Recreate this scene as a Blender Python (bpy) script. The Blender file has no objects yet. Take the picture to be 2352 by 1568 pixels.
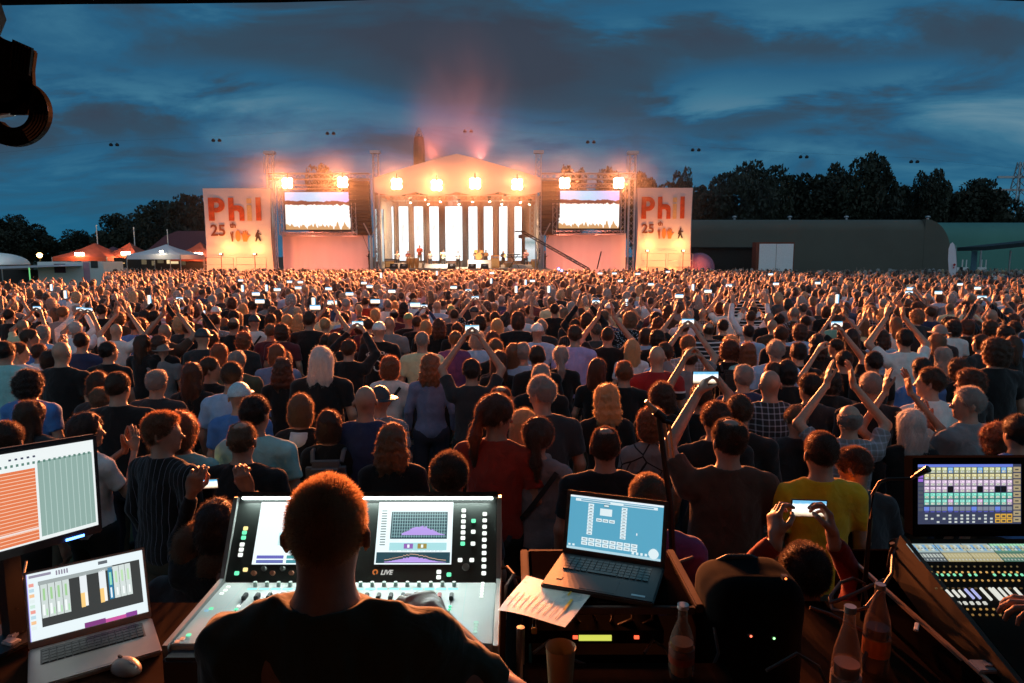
import bpy, bmesh, math, random
import numpy as np
from math import sin, cos, pi, radians, sqrt
from mathutils import Vector, Matrix

scene = bpy.context.scene
col = scene.collection
rnd = random.Random(7)

# ---------------------------------------------------------------- camera
F = 1568.0                                   # focal length in units of a 2352 x 1568 picture
PITCH = radians(7.13)
CAMZ = 2.7
cam_data = bpy.data.cameras.new('camera')
cam_data.sensor_width = 36.0
cam_data.lens = 36.0 * F / 2352.0
cam_data.clip_start = 0.05
cam_data.clip_end = 3000
cam = bpy.data.objects.new('camera', cam_data)
cam.location = (0, 0, CAMZ)
cam.rotation_euler = (pi / 2 - PITCH, 0, 0)
col.objects.link(cam)
scene.camera = cam
scene.view_settings.view_transform = 'Standard'
scene.view_settings.look = 'None'
scene.view_settings.exposure = 0.0
scene.view_settings.gamma = 1.0
scene.render.resolution_x = 1024
scene.render.resolution_y = 683
cy = scene.cycles
cy.use_denoising = True
cy.max_bounces = 5
cy.diffuse_bounces = 2
cy.glossy_bounces = 2
cy.transmission_bounces = 4
cy.transparent_max_bounces = 6
cy.volume_bounces = 0
cy.sample_clamp_indirect = 4
cy.sample_clamp_direct = 0
cy.caustics_reflective = False
cy.caustics_refractive = False
cy.use_adaptive_sampling = True
cy.adaptive_threshold = 0.02


def ray(px, py):
    xc = (px - 1176) / F
    yc = -(py - 784) / F
    return Vector((xc, cos(PITCH) + sin(PITCH) * yc, -sin(PITCH) + cos(PITCH) * yc))


def S(px, py, Y):                            # world point seen at (px, py) at world distance Y
    d = ray(px, py)
    return Vector((0, 0, CAMZ)) + d * (Y / d.y)


def SZ(px, py, z):                           # world point seen at (px, py) at height z
    d = ray(px, py)
    return Vector((0, 0, CAMZ)) + d * ((z - CAMZ) / d.z)


# ---------------------------------------------------------------- world: dusk sky with torn cloud
world = bpy.data.worlds.new('World')
scene.world = world
world.use_nodes = True
nt = world.node_tree
nt.nodes.clear()


def N(nt, t, **kw):
    n = nt.nodes.new(t)
    for k, v in kw.items():
        if k.startswith('i_'):
            key = k[2:]
            key = int(key) if key.isdigit() else key.replace('_', ' ')
            n.inputs[key].default_value = v
        else:
            setattr(n, k, v)
    return n


def ramp(nt, stops, interp='LINEAR'):
    r = nt.nodes.new('ShaderNodeValToRGB')
    r.color_ramp.interpolation = interp
    el = r.color_ramp.elements
    while len(el) > 1:
        el.remove(el[-1])
    el[0].position = stops[0][0]
    el[0].color = (*stops[0][1], 1)
    for p, c in stops[1:]:
        e = el.new(p)
        e.color = (*c, 1)
    return r


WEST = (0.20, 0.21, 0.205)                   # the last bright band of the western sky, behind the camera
BANKS = [(950, 130, 330, 70, -0.075), (1250, 215, 260, 50, -0.06), (1560, 275, 260, 40, -0.06), (620, 60, 260, 40, -0.03), (250, 300, 300, 30, -0.03), (1950, 130, 400, 40, -0.035),
         (740, 135, 130, 30, 0.05), (560, 205, 260, 45, 0.06), (1650, 225, 300, 40, 0.06), (1480, 60, 260, 50, 0.045), (1250, 300, 500, 45, 0.03), (1900, 40, 260, 40, 0.03), (2100, 200, 160, 30, 0.015), (120, 200, 160, 60, 0.03)]
L = nt.links.new
tc = N(nt, 'ShaderNodeTexCoord')
sep = N(nt, 'ShaderNodeSeparateXYZ')
L(tc.outputs['Generated'], sep.inputs[0])
zc = N(nt, 'ShaderNodeMath', operation='MAXIMUM', i_1=0.0)
L(sep.outputs['Z'], zc.inputs[0])
zp = N(nt, 'ShaderNodeMath', operation='ADD', i_1=0.22)
L(zc.outputs[0], zp.inputs[0])
dx = N(nt, 'ShaderNodeMath', operation='DIVIDE')
L(sep.outputs['X'], dx.inputs[0]); L(zp.outputs[0], dx.inputs[1])
dy = N(nt, 'ShaderNodeMath', operation='DIVIDE')
L(sep.outputs['Y'], dy.inputs[0]); L(zp.outputs[0], dy.inputs[1])
cmb = N(nt, 'ShaderNodeCombineXYZ')
L(dx.outputs[0], cmb.inputs[0]); L(dy.outputs[0], cmb.inputs[1])
mp = N(nt, 'ShaderNodeMapping')
mp.inputs['Scale'].default_value = (0.62, 0.95, 1.0)
mp.inputs['Rotation'].default_value = (0, 0, radians(-9))
mp.inputs['Location'].default_value = (1.35, 0.55, 0)
L(cmb.outputs[0], mp.inputs['Vector'])
n1 = N(nt, 'ShaderNodeTexNoise', i_Scale=2.7, i_Detail=10.0, i_Roughness=0.58, i_Distortion=0.5)
L(mp.outputs[0], n1.inputs['Vector'])
n2 = N(nt, 'ShaderNodeTexNoise', i_Scale=0.7, i_Detail=3.0, i_Roughness=0.5)
L(mp.outputs[0], n2.inputs['Vector'])
mx = N(nt, 'ShaderNodeMath', operation='ADD')
L(n1.outputs['Fac'], mx.inputs[0]); L(n2.outputs['Fac'], mx.inputs[1])
# banks of thicker and thinner cloud: (azimuth, elevation, half sizes, thickness)
ysafe = N(nt, 'ShaderNodeMath', operation='MAXIMUM', i_1=0.05)
L(sep.outputs['Y'], ysafe.inputs[0])
az = N(nt, 'ShaderNodeMath', operation='DIVIDE'); L(sep.outputs['X'], az.inputs[0]); L(ysafe.outputs[0], az.inputs[1])
el0 = N(nt, 'ShaderNodeMath', operation='DIVIDE'); L(sep.outputs['Z'], el0.inputs[0]); L(ysafe.outputs[0], el0.inputs[1])
wrp = N(nt, 'ShaderNodeMath', operation='MULTIPLY_ADD', i_1=0.22, i_2=-0.11); L(n1.outputs['Fac'], wrp.inputs[0])
el = N(nt, 'ShaderNodeMath', operation='ADD'); L(el0.outputs[0], el.inputs[0]); L(wrp.outputs[0], el.inputs[1])
for (cx, cyy, rx, ry, am) in BANKS:
    a_ = N(nt, 'ShaderNodeMath', operation='MULTIPLY_ADD', i_1=F / rx, i_2=-(cx - 1176) / rx); L(az.outputs[0], a_.inputs[0])
    b_ = N(nt, 'ShaderNodeMath', operation='MULTIPLY_ADD', i_1=F / ry, i_2=-(588 - cyy) / ry); L(el.outputs[0], b_.inputs[0])
    a2 = N(nt, 'ShaderNodeMath', operation='POWER', i_1=2.0); L(a_.outputs[0], a2.inputs[0])
    b2 = N(nt, 'ShaderNodeMath', operation='POWER', i_1=2.0); L(b_.outputs[0], b2.inputs[0])
    s2 = N(nt, 'ShaderNodeMath', operation='ADD'); L(a2.outputs[0], s2.inputs[0]); L(b2.outputs[0], s2.inputs[1])
    ng = N(nt, 'ShaderNodeMath', operation='MULTIPLY', i_1=-1.0); L(s2.outputs[0], ng.inputs[0])
    ex = N(nt, 'ShaderNodeMath', operation='EXPONENT'); L(ng.outputs[0], ex.inputs[0])
    sc2 = N(nt, 'ShaderNodeMath', operation='MULTIPLY', i_1=am * 2.6); L(ex.outputs[0], sc2.inputs[0])
    ad = N(nt, 'ShaderNodeMath', operation='ADD'); L(mx.outputs[0], ad.inputs[0]); L(sc2.outputs[0], ad.inputs[1])
    mx = ad
hf = N(nt, 'ShaderNodeMath', operation='MULTIPLY', i_1=0.5)
L(mx.outputs[0], hf.inputs[0])
cl = ramp(nt, [(0.34, (0.034, 0.047, 0.072)), (0.44, (0.028, 0.064, 0.105)), (0.50, (0.018, 0.098, 0.190)),
               (0.57, (0.038, 0.150, 0.245)), (0.68, (0.11, 0.225, 0.300))])
L(hf.outputs[0], cl.inputs[0])
# clear blue low down, cloud above
hz = N(nt, 'ShaderNodeMapRange', i_1=-0.02, i_2=0.14)
L(zc.outputs[0], hz.inputs[0])
mixh = N(nt, 'ShaderNodeMix', data_type='RGBA')
L(hz.outputs[0], mixh.inputs[0])
mixh.inputs[6].default_value = (0.010, 0.115, 0.215, 1)
L(cl.outputs[0], mixh.inputs[7])
# the Nishita sky, sun just under the horizon behind the camera, adds the last glow of the west
sky = N(nt, 'ShaderNodeTexSky')
sky.sky_type = 'NISHITA'
sky.sun_disc = False
sky.sun_elevation = radians(-2.0)
sky.sun_rotation = radians(200)
skm = N(nt, 'ShaderNodeVectorMath', operation='SCALE')
skm.inputs['Scale'].default_value = 0.012
L(sky.outputs[0], skm.inputs[0])
# western brightness behind the camera
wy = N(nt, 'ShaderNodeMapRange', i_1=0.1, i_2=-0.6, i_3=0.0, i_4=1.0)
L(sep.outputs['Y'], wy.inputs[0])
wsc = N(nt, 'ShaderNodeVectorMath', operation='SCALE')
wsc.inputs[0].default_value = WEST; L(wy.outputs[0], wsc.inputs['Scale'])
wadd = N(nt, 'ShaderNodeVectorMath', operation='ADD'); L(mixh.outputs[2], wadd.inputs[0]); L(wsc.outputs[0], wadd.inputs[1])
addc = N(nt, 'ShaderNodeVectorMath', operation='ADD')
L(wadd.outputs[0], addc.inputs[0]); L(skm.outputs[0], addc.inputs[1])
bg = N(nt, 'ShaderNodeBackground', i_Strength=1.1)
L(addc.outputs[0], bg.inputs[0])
wo = N(nt, 'ShaderNodeOutputWorld')
L(bg.outputs[0], wo.inputs[0])

# ---------------------------------------------------------------- tagging helpers
def tag(o, label=None, cat=None, group=None, kind=None):
    if label: o['label'] = label
    if cat: o['category'] = cat
    if group: o['group'] = group
    if kind: o['kind'] = kind
    return o


def thing(name, label, cat, loc=(0, 0, 0), rz=0.0, group=None):
    o = bpy.data.objects.new(name, None)
    o.empty_display_size = 0.2
    o.location = loc
    o.rotation_euler = (0, 0, rz)
    col.objects.link(o)
    return tag(o, label, cat, group)


def mesh_np(name, V, faces, mat=None, smooth=False, attr=None):
    """faces: list of int arrays (n, k), k = 3 or 4"""
    me = bpy.data.meshes.new(name)
    V = np.asarray(V, np.float32)
    me.vertices.add(len(V))
    me.vertices.foreach_set('co', V.ravel())
    fl = [np.asarray(f, np.int32) for f in faces if len(f)]
    nl = sum(f.size for f in fl)
    nf = sum(len(f) for f in fl)
    me.loops.add(nl)
    me.loops.foreach_set('vertex_index', np.concatenate([f.ravel() for f in fl]))
    me.polygons.add(nf)
    ks = np.concatenate([np.full(len(f), f.shape[1], np.int32) for f in fl])
    st = np.concatenate([[0], np.cumsum(ks)[:-1]]).astype(np.int32)
    me.polygons.foreach_set('loop_start', st)
    me.update(calc_edges=True)
    if smooth:
        me.polygons.foreach_set('use_smooth', np.ones(nf, bool))
    if attr is not None:
        a = me.color_attributes.new('Col', 'FLOAT_COLOR', 'POINT')
        c = np.ones((len(V), 4), np.float32)
        c[:, :3] = attr
        a.data.foreach_set('color', c.ravel())
    if mat is not None:
        me.materials.append(mat)
    return me


def obj(name, me, parent=None, loc=None, rot=None, mat=None):
    o = bpy.data.objects.new(name, me)
    if parent is not None: o.parent = parent
    if loc is not None: o.location = loc
    if rot is not None: o.rotation_euler = rot
    col.objects.link(o)
    if mat is not None:
        o.material_slots[0].link = 'OBJECT'
        o.material_slots[0].material = mat
    return o


class MB:
    """collects simple solids and links them as one mesh object"""
    def __init__(s): s.v = []; s.f = []

    def add(s, vs, fs):
        b = len(s.v)
        s.v += [tuple(v) for v in vs]
        s.f += [tuple(i + b for i in f) for f in fs]
        return s

    def box(s, c, d, rz=0.0, M=None):
        hx, hy, hz = d[0] / 2, d[1] / 2, d[2] / 2
        vs = [Vector((x, y, z)) for x in (-hx, hx) for y in (-hy, hy) for z in (-hz, hz)]
        if M is None: M = Matrix.Rotation(rz, 3, 'Z')
        c = Vector(c)
        return s.add([M @ v + c for v in vs], [(0, 1, 3, 2), (4, 6, 7, 5), (0, 4, 5, 1), (2, 3, 7, 6), (0, 2, 6, 4), (1, 5, 7, 3)])

    def tube(s, pts, r, n=8, cap=True):
        pts = [Vector(p) for p in pts]
        rs = r if isinstance(r, (list, tuple)) else [r] * len(pts)
        b = len(s.v)
        up = Vector((0, 0, 1))
        for i, p in enumerate(pts):
            t = (pts[min(i + 1, len(pts) - 1)] - pts[max(i - 1, 0)]).normalized()
            a = t.cross(up)
            if a.length < 0.05: a = t.cross(Vector((1, 0, 0)))
            a.normalize(); c = t.cross(a)
            for k in range(n):
                th = 2 * pi * k / n
                s.v.append(tuple(p + (a * cos(th) + c * sin(th)) * rs[i]))
        for i in range(len(pts) - 1):
            for k in range(n):
                k2 = (k + 1) % n
                s.f.append((b + i * n + k, b + i * n + k2, b + (i + 1) * n + k2, b + (i + 1) * n + k))
        if cap:
            s.f.append(tuple(b + k for k in range(n))[::-1])
            s.f.append(tuple(b + (len(pts) - 1) * n + k for k in range(n)))
        return s

    def lathe(s, prof, c=(0, 0, 0), n=16, M=None):
        b = len(s.v); c = Vector(c)
        for (r, z) in prof:
            for k in range(n):
                th = 2 * pi * k / n
                v = Vector((r * cos(th), r * sin(th), z))
                if M is not None: v = M @ v
                s.v.append(tuple(v + c))
        for i in range(len(prof) - 1):
            for k in range(n):
                k2 = (k + 1) % n
                s.f.append((b + i * n + k, b + i * n + k2, b + (i + 1) * n + k2, b + (i + 1) * n + k))
        s.f.append(tuple(b + k for k in range(n))[::-1])
        s.f.append(tuple(b + (len(prof) - 1) * n + k for k in range(n)))
        return s

    def quad(s, a, b, c, d): return s.add([a, b, c, d], [(0, 1, 2, 3)])

    def prism(s, pts, ax, t):
        """outline pts (Vectors) pushed along vector ax by t"""
        n = len(pts); o = Vector(ax) * t
        vs = [Vector(p) for p in pts]
        return s.add(vs + [p + o for p in vs], [tuple(range(n))[::-1], tuple(range(n, 2 * n))] + [(i, (i + 1) % n, n + (i + 1) % n, n + i) for i in range(n)])

    def build(s, name, mat, parent=None, smooth=False, bevel=0, loc=None, rot=None):
        me = bpy.data.meshes.new(name)
        me.from_pydata(s.v, [], s.f)
        me.update()
        bm = bmesh.new(); bm.from_mesh(me)
        bmesh.ops.recalc_face_normals(bm, faces=bm.faces)
        if bevel:
            bmesh.ops.bevel(bm, geom=bm.edges[:], offset=bevel, segments=2, affect='EDGES', clamp_overlap=True)
        bm.to_mesh(me); bm.free()
        if smooth:
            me.polygons.foreach_set('use_smooth', np.ones(len(me.polygons), bool))
            try: me.set_sharp_from_angle(angle=radians(40))
            except Exception: pass
        me.materials.append(mat)
        return obj(name, me, parent, loc, rot)


def grid_panel(name, o, u, v, mat, parent=None, off=0.0, sub=1):
    """flat rectangle with UV 0..1: corner o, edge vectors u and v"""
    o = Vector(o); u = Vector(u); v = Vector(v)
    nrm = u.cross(v).normalized() * off
    me = bpy.data.meshes.new(name)
    me.from_pydata([o + nrm, o + u + nrm, o + u + v + nrm, o + v + nrm], [], [(0, 1, 2, 3)])
    uv = me.uv_layers.new(name='UVMap')
    for i, c in enumerate([(0, 0), (1, 0), (1, 1), (0, 1)]): uv.data[i].uv = c
    me.materials.append(mat)
    return obj(name, me, parent)


# ---------------------------------------------------------------- materials
MATS = {}


def pmat(name, c, rough=0.6, metal=0.0, var=0.15, scale=8.0, emit=None, es=0.0, sheen=0.0, bump=0.0, spec=0.5, trans=0.0, alpha=None, coat=0.0):
    key = name
    if key in MATS: return MATS[key]
    m = bpy.data.materials.new(name)
    m.use_nodes = True
    nt = m.node_tree
    b = nt.nodes['Principled BSDF']
    b.inputs['Roughness'].default_value = rough
    b.inputs['Metallic'].default_value = metal
    b.inputs['Specular IOR Level'].default_value = spec
    if sheen:
        b.inputs['Sheen Weight'].default_value = sheen
        b.inputs['Sheen Roughness'].default_value = 0.5
    if coat: b.inputs['Coat Weight'].default_value = coat
    if trans: b.inputs['Transmission Weight'].default_value = trans
    if alpha is not None: b.inputs['Alpha'].default_value = alpha
    if var > 0:
        t = N(nt, 'ShaderNodeTexCoord')
        n = N(nt, 'ShaderNodeTexNoise', i_Scale=scale, i_Detail=4.0, i_Roughness=0.6)
        nt.links.new(t.outputs['Object'], n.inputs['Vector'])
        r = ramp(nt, [(0.3, tuple(x * (1 - var) for x in c)), (0.7, tuple(min(1, x * (1 + var)) for x in c))])
        nt.links.new(n.outputs['Fac'], r.inputs[0])
        nt.links.new(r.outputs[0], b.inputs['Base Color'])
        if bump:
            bp = N(nt, 'ShaderNodeBump', i_Strength=bump, i_Distance=0.01)
            nt.links.new(n.outputs['Fac'], bp.inputs['Height'])
            nt.links.new(bp.outputs[0], b.inputs['Normal'])
    else:
        b.inputs['Base Color'].default_value = (*c, 1)
    if emit is not None:
        b.inputs['Emission Color'].default_value = (*emit, 1)
        b.inputs['Emission Strength'].default_value = es
    MATS[key] = m
    return m


def emat(name, c, s):
    return pmat(name, (0.02, 0.02, 0.02), var=0, emit=c, es=s)


M_alu = pmat('aluminium', (0.42, 0.42, 0.44), 0.35, 0.9, var=0.1)
M_black = pmat('black_plastic', (0.018, 0.018, 0.020), 0.45)
M_blackmetal = pmat('black_metal', (0.02, 0.02, 0.02), 0.4, 0.3)
M_dark = pmat('dark_fabric', (0.022, 0.020, 0.020), 0.9)
M_cable = pmat('black_rubber', (0.02, 0.018, 0.016), 0.5)
M_steel = pmat('steel', (0.4, 0.4, 0.41), 0.4, 0.9)
M_white = pmat('white_paint', (0.75, 0.75, 0.74), 0.5, var=0.05)
M_wood = pmat('brown_wood', (0.20, 0.09, 0.04), 0.5, scale=14)

M_dull = pmat('dull_black', (0.008, 0.007, 0.007), 1.0, spec=0.0)
BLIND = 98000.0
SMOKE = True
# ---------------------------------------------------------------- bodies grown as one smooth surface from a distance field
def smin(a, b, k):
    h = np.clip(0.5 + 0.5 * (b - a) / k, 0, 1)
    return b + (a - b) * h - k * h * (1 - h)


def smax(a, b, k): return -smin(-a, -b, k)


def cap(P, a, b, ra, rb):
    a = np.asarray(a, np.float32); b = np.asarray(b, np.float32)
    ab = b - a
    ap = P - a
    t = np.clip((ap @ ab) / max(float(ab @ ab), 1e-9), 0, 1)
    d = ap - t[..., None] * ab
    return np.sqrt((d * d).sum(-1)) - (ra + (rb - ra) * t)


def ell(P, c, r, R=None):
    q = P - np.asarray(c, np.float32)
    if R is not None: q = q @ R
    r = np.asarray(r, np.float32)
    k0 = np.sqrt(((q / r) ** 2).sum(-1))
    k1 = np.sqrt(((q / (r * r)) ** 2).sum(-1)) + 1e-9
    return k0 * (k0 - 1) / k1


def surface_nets(fn, lo, hi, h):
    lo = np.asarray(lo, np.float32); hi = np.asarray(hi, np.float32)
    n = np.maximum(np.ceil((hi - lo) / h).astype(int) + 1, 3)
    ax = [lo[i] + h * np.arange(n[i], dtype=np.float32) for i in range(3)]
    P = np.stack(np.meshgrid(*ax, indexing='ij'), -1)
    D = fn(P.reshape(-1, 3)).reshape(n).astype(np.float32)
    return nets(D, lo, h)


def nets(D, lo, h):
    n = D.shape
    S_ = D < 0
    corners = [(i, j, k) for i in (0, 1) for j in (0, 1) for k in (0, 1)]
    def sub(A, o): return A[o[0]:n[0] - 1 + o[0], o[1]:n[1] - 1 + o[1], o[2]:n[2] - 1 + o[2]]
    cnt = sum(sub(S_, o).astype(np.int8) for o in corners)
    act = (cnt > 0) & (cnt < 8)
    ids = np.argwhere(act)
    if len(ids) == 0: return np.zeros((0, 3), np.float32), np.zeros((0, 4), np.int32)
    idx = -np.ones(act.shape, np.int32)
    idx[act] = np.arange(len(ids))
    acc = np.zeros((len(ids), 3), np.float32); w = np.zeros(len(ids), np.float32)
    for a in corners:
        for d in range(3):
            if a[d] == 1: continue
            b = list(a); b[d] = 1
            da = D[ids[:, 0] + a[0], ids[:, 1] + a[1], ids[:, 2] + a[2]]
            db = D[ids[:, 0] + b[0], ids[:, 1] + b[1], ids[:, 2] + b[2]]
            m = (da < 0) != (db < 0)
            t = np.where(m, da / np.where(np.abs(da - db) < 1e-9, 1e-9, da - db), 0)
            p = np.tile(np.array(a, np.float32), (len(ids), 1)); p[:, d] += t
            acc += p * m[:, None]; w += m
    V = (ids + acc / w[:, None]) * h + lo
    Q = []
    for d in range(3):
        e, f = [(1, 2), (2, 0), (0, 1)][d]
        A = S_; sl0 = [slice(None)] * 3; sl1 = [slice(None)] * 3
        sl0[d] = slice(0, -1); sl1[d] = slice(1, None)
        s0 = A[tuple(sl0)]; s1 = A[tuple(sl1)]
        x = np.argwhere(s0 != s1)
        ok = (x[:, e] > 0) & (x[:, f] > 0) & (x[:, e] < n[e] - 1) & (x[:, f] < n[f] - 1)
        x = x[ok]
        inside = s0[x[:, 0], x[:, 1], x[:, 2]]
        def g(de, df):
            y = x.copy(); y[:, e] += de; y[:, f] += df
            return idx[y[:, 0], y[:, 1], y[:, 2]]
        q = np.stack([g(-1, -1), g(0, -1), g(0, 0), g(-1, 0)], 1)
        q[~inside] = q[~inside][:, ::-1]
        Q.append(q)
    return V.astype(np.float32), np.concatenate(Q).astype(np.int32)


def wob(P, f, seed=0.0):
    """cheap smooth pseudo noise -1..1"""
    x, y, z = P[..., 0] * f + seed, P[..., 1] * f + seed * 1.7, P[..., 2] * f - seed
    return (np.sin(x + 1.3 * np.sin(y * 1.1)) + np.sin(y * 1.3 + 1.7 * np.sin(z * 0.9)) + np.sin(z * 1.2 + 1.1 * np.sin(x * 1.4))) / 3


def rotm(yaw=0.0, pitch=0.0, roll=0.0):
    return np.array(Matrix.Rotation(yaw, 3, 'Z') @ Matrix.Rotation(pitch, 3, 'X') @ Matrix.Rotation(roll, 3, 'Y'), np.float32)


# arm poses: (elbow, wrist, palm direction) for the right arm at +x in metres, figure faces +y and is 1.75 m tall
POSES = {
    'down': ((0.245, -0.02, 1.14), (0.255, 0.06, 0.90)),
    'fold': ((0.24, 0.02, 1.15), (0.05, 0.22, 1.20)),
    'clap': ((0.25, 0.10, 1.17), (0.05, 0.33, 1.40)),
    'claphigh': ((0.33, 0.14, 1.56), (0.10, 0.22, 1.86)),
    'phone': ((0.29, 0.13, 1.55), (0.10, 0.30, 1.80)),
    'phonehigh': ((0.30, 0.10, 1.63), (0.09, 0.20, 1.93)),
    'phonelow': ((0.24, 0.18, 1.22), (0.09, 0.38, 1.42)),
    'wave': ((0.33, 0.04, 1.62), (0.30, 0.10, 1.88)),
    'wide': ((0.44, 0.05, 1.50), (0.42, 0.12, 1.78)),
    'hip': ((0.36, -0.06, 1.18), (0.22, 0.08, 1.02)),
    'reach': ((0.27, 0.15, 1.18), (0.22, 0.42, 1.16)),
}


HS = 1.01


class Fig:
    """joints of one figure; k widens the trunk, lean bends it forward, head = (yaw, pitch)"""
    def __init__(s, poseL='down', poseR='down', k=1.0, lean=0.0, head=(0, 0), female=False, side=0.0, over=None):
        s.k = k; s.female = female
        s.hip = np.array([0, 0, 0.93])
        R = np.array(Matrix.Rotation(-lean, 3, 'X') @ Matrix.Rotation(side, 3, 'Y'))
        s.R = R
        def up(p): return s.hip + R @ (np.array(p, float) - s.hip)
        sw = (0.165 if female else 0.19) * (0.75 + 0.25 * k)
        s.chest = up((0, 0, 1.26)); s.waist = up((0, 0, 1.06)); s.neck0 = up((0, -0.015, 1.445))
        s.head = up((0, 0.0, 1.50)) + np.array([0, 0.015, 0.117])
        s.sh = {+1: up((sw, -0.005, 1.385)), -1: up((-sw, -0.005, 1.385))}
        s.el = {}; s.wr = {}
        for sg, pose in ((1, poseR), (-1, poseL)):
            e, w = POSES[pose] if isinstance(pose, str) else pose
            e = np.array(e, float) * (sg, 1, 1); w = np.array(w, float) * (sg, 1, 1)
            if isinstance(pose, str) and pose in ('down', 'fold', 'hip'):
                e[0] += sg * (k - 1) * 0.10; w[0] += sg * (k - 1) * 0.08
                e, w = up(e), up(w)
            else:
                e, w = up(e), up(w)
            s.el[sg] = e; s.wr[sg] = w
        if over:
            for kk, v in over.items():
                d, sg = kk
                getattr(s, d)[sg] = np.array(v, float)
        s.HR = rotm(head[0], head[1])
        s.pose = (poseL, poseR)
        s.hs = HS; s.fold = 1.0

    def trunk(s, P, g=0.0):
        k = s.k; f = s.female
        RT = s.R.astype(np.float32)
        d = ell(P, s.chest, (0.165 * (0.8 + 0.2 * k) * (0.93 if f else 1) + g, 0.108 * k + g, 0.20 + g), RT)
        d = smin(d, ell(P, s.waist, ((0.135 if f else 0.15) * k + g, 0.105 * k + g, 0.17 + g), RT), 0.08)
        d = smin(d, ell(P, (0, -0.01, 0.92), (0.172 * (0.7 + 0.3 * k) + g, 0.12 * k + g, 0.13 + g)), 0.07)
        for sg in (1, -1):
            a = s.neck0; b = s.sh[sg]
            d = smin(d, cap(P, a + np.array([0, 0, -0.05]), b, 0.060 + g, 0.055 + g), 0.045)
            m = a + (b - a) * 0.62
            d = smin(d, cap(P, a + np.array([0, 0, 0.012]), m + np.array([0, 0, 0.020]), 0.040 + g * 0.7, 0.034 + g), 0.04)
        return d

    def arm(s, P, sg, g=0.0, fore=True):
        ff = 0.86 if s.female else 1.0
        d = cap(P, s.sh[sg], s.el[sg], 0.052 * ff + g, 0.040 * ff + g)
        if fore:
            d = smin(d, cap(P, s.el[sg], s.wr[sg], 0.041 * ff + g * 0.7, 0.026 * ff + g * 0.7), 0.02)
        return d

    def legs(s, P, g=0.0):
        d = None
        for sg in (1, -1):
            a = cap(P, (sg * 0.095, 0, 0.90), (sg * 0.11, 0.01, 0.48), 0.088 + g, 0.058 + g)
            a = smin(a, cap(P, (sg * 0.11, 0.01, 0.48), (sg * 0.12, -0.03, 0.08), 0.056 + g, 0.038 + g), 0.03)
            a = smin(a, cap(P, (sg * 0.12, -0.04, 0.035), (sg * 0.135, 0.13, 0.03), 0.036, 0.030), 0.02)
            d = a if d is None else np.minimum(d, a)
        return d

    def q(s, P):                              # to head space
        return ((P - s.head.astype(np.float32)) @ s.HR) / s.hs

    def hd(s, P, full=True):
        q = s.q(P)
        d = ell(q, (0, -0.012, 0.030), (0.073, 0.092, 0.092))
        d = smin(d, ell(q, (0, 0.018, -0.040), (0.056, 0.066, 0.068)), 0.04)
        if full:
            d = smin(d, ell(q, (0, 0.060, -0.088), (0.024, 0.022, 0.018)), 0.02)          # chin
            d = smin(d, cap(q, (0, 0.083, 0.012), (0, 0.104, -0.022), 0.007, 0.012), 0.012)  # nose
            d = smin(d, cap(q, (-0.03, 0.074, 0.022), (0.03, 0.074, 0.022), 0.009, 0.009), 0.014)  # brow
            for sg in (1, -1):
                d = smax(d, -ell(q, (sg * 0.031, 0.090, 0.004), (0.015, 0.014, 0.010)), 0.008)
                d = smin(d, ell(q, (sg * 0.031, 0.076, 0.003), (0.012, 0.011, 0.008)), 0.003)
                d = smin(d, ell(q, (sg * 0.083, -0.016, -0.005), (0.009, 0.021, 0.032), rotm(sg * 0.45)), 0.006)  # ears
            d = smin(d, cap(q, (-0.018, 0.083, -0.052), (0.018, 0.083, -0.052), 0.006, 0.006), 0.008)  # lips
        return d

    def neck(s, P):
        a = s.neck0; b = s.head + np.array([0, -0.02, -0.04])
        r = 0.046 if s.female else 0.053
        return cap(P, a, b, r + 0.006, r)

    def body(s, P):
        d = s.trunk(P)
        d = smin(d, s.neck(P), 0.04)
        d = smin(d, s.hd(P), 0.025)
        for sg in (1, -1): d = smin(d, s.arm(P, sg), 0.02)
        d = smin(d, s.legs(P, -0.012), 0.03)
        return d

    def shirt(s, P, sleeve='short', hem=0.86, g=0.016, seed=0.0):
        d = s.trunk(P, g)
        fold = wob(P * np.array([1, 1, 0.45], np.float32), 24, seed) * 0.008 + np.abs(wob(P * np.array([1.3, 1, 0.8], np.float32), 34, seed + 3)) * 0.006 + wob(P, 70, seed) * 0.002
        if sleeve != 'none':
            for sg in (1, -1):
                full = sleeve == 'long'
                a = s.arm(P, sg, g + 0.004, fore=full)
                if not full:                      # cut at three quarters of the upper arm
                    ax = s.el[sg] - s.sh[sg]; L_ = np.linalg.norm(ax); ax = ax / L_
                    a = smax(a, (P - s.sh[sg].astype(np.float32)) @ ax.astype(np.float32) - L_ * 0.72, 0.008)
                else:
                    ax = s.wr[sg] - s.el[sg]; L_ = np.linalg.norm(ax); ax = ax / L_
                    t = (P - s.el[sg].astype(np.float32)) @ ax.astype(np.float32)
                    a = np.where(t > L_ * 0.95, np.maximum(a, t - L_ * 0.95), a)
                d = smin(d, a, 0.03)
        d = d + fold * s.fold
        n = s.neck0; r = 0.052 if s.female else 0.060
        d = smin(d, cap(P, n + np.array([0, 0, -0.05]), n + np.array([0, 0.004, 0.05]), r + 0.022, r + 0.008), 0.03)
        d = smax(d, -ell(P, n + np.array([0, 0.03, 0.118]), (0.125, 0.14, 0.088)), 0.005)
        d = np.maximum(d, hem - P[..., 2])
        return d

    def trousers(s, P, g=0.014):
        d = smin(s.legs(P, g), ell(P, (0, -0.01, 0.90), (0.18 * (0.7 + 0.3 * s.k), 0.128 * s.k, 0.13)), 0.05)
        d = d + wob(P * np.array([1, 1, 0.5], np.float32), 22) * 0.005
        d = np.maximum(d, P[..., 2] - 0.97)
        return d

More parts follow.
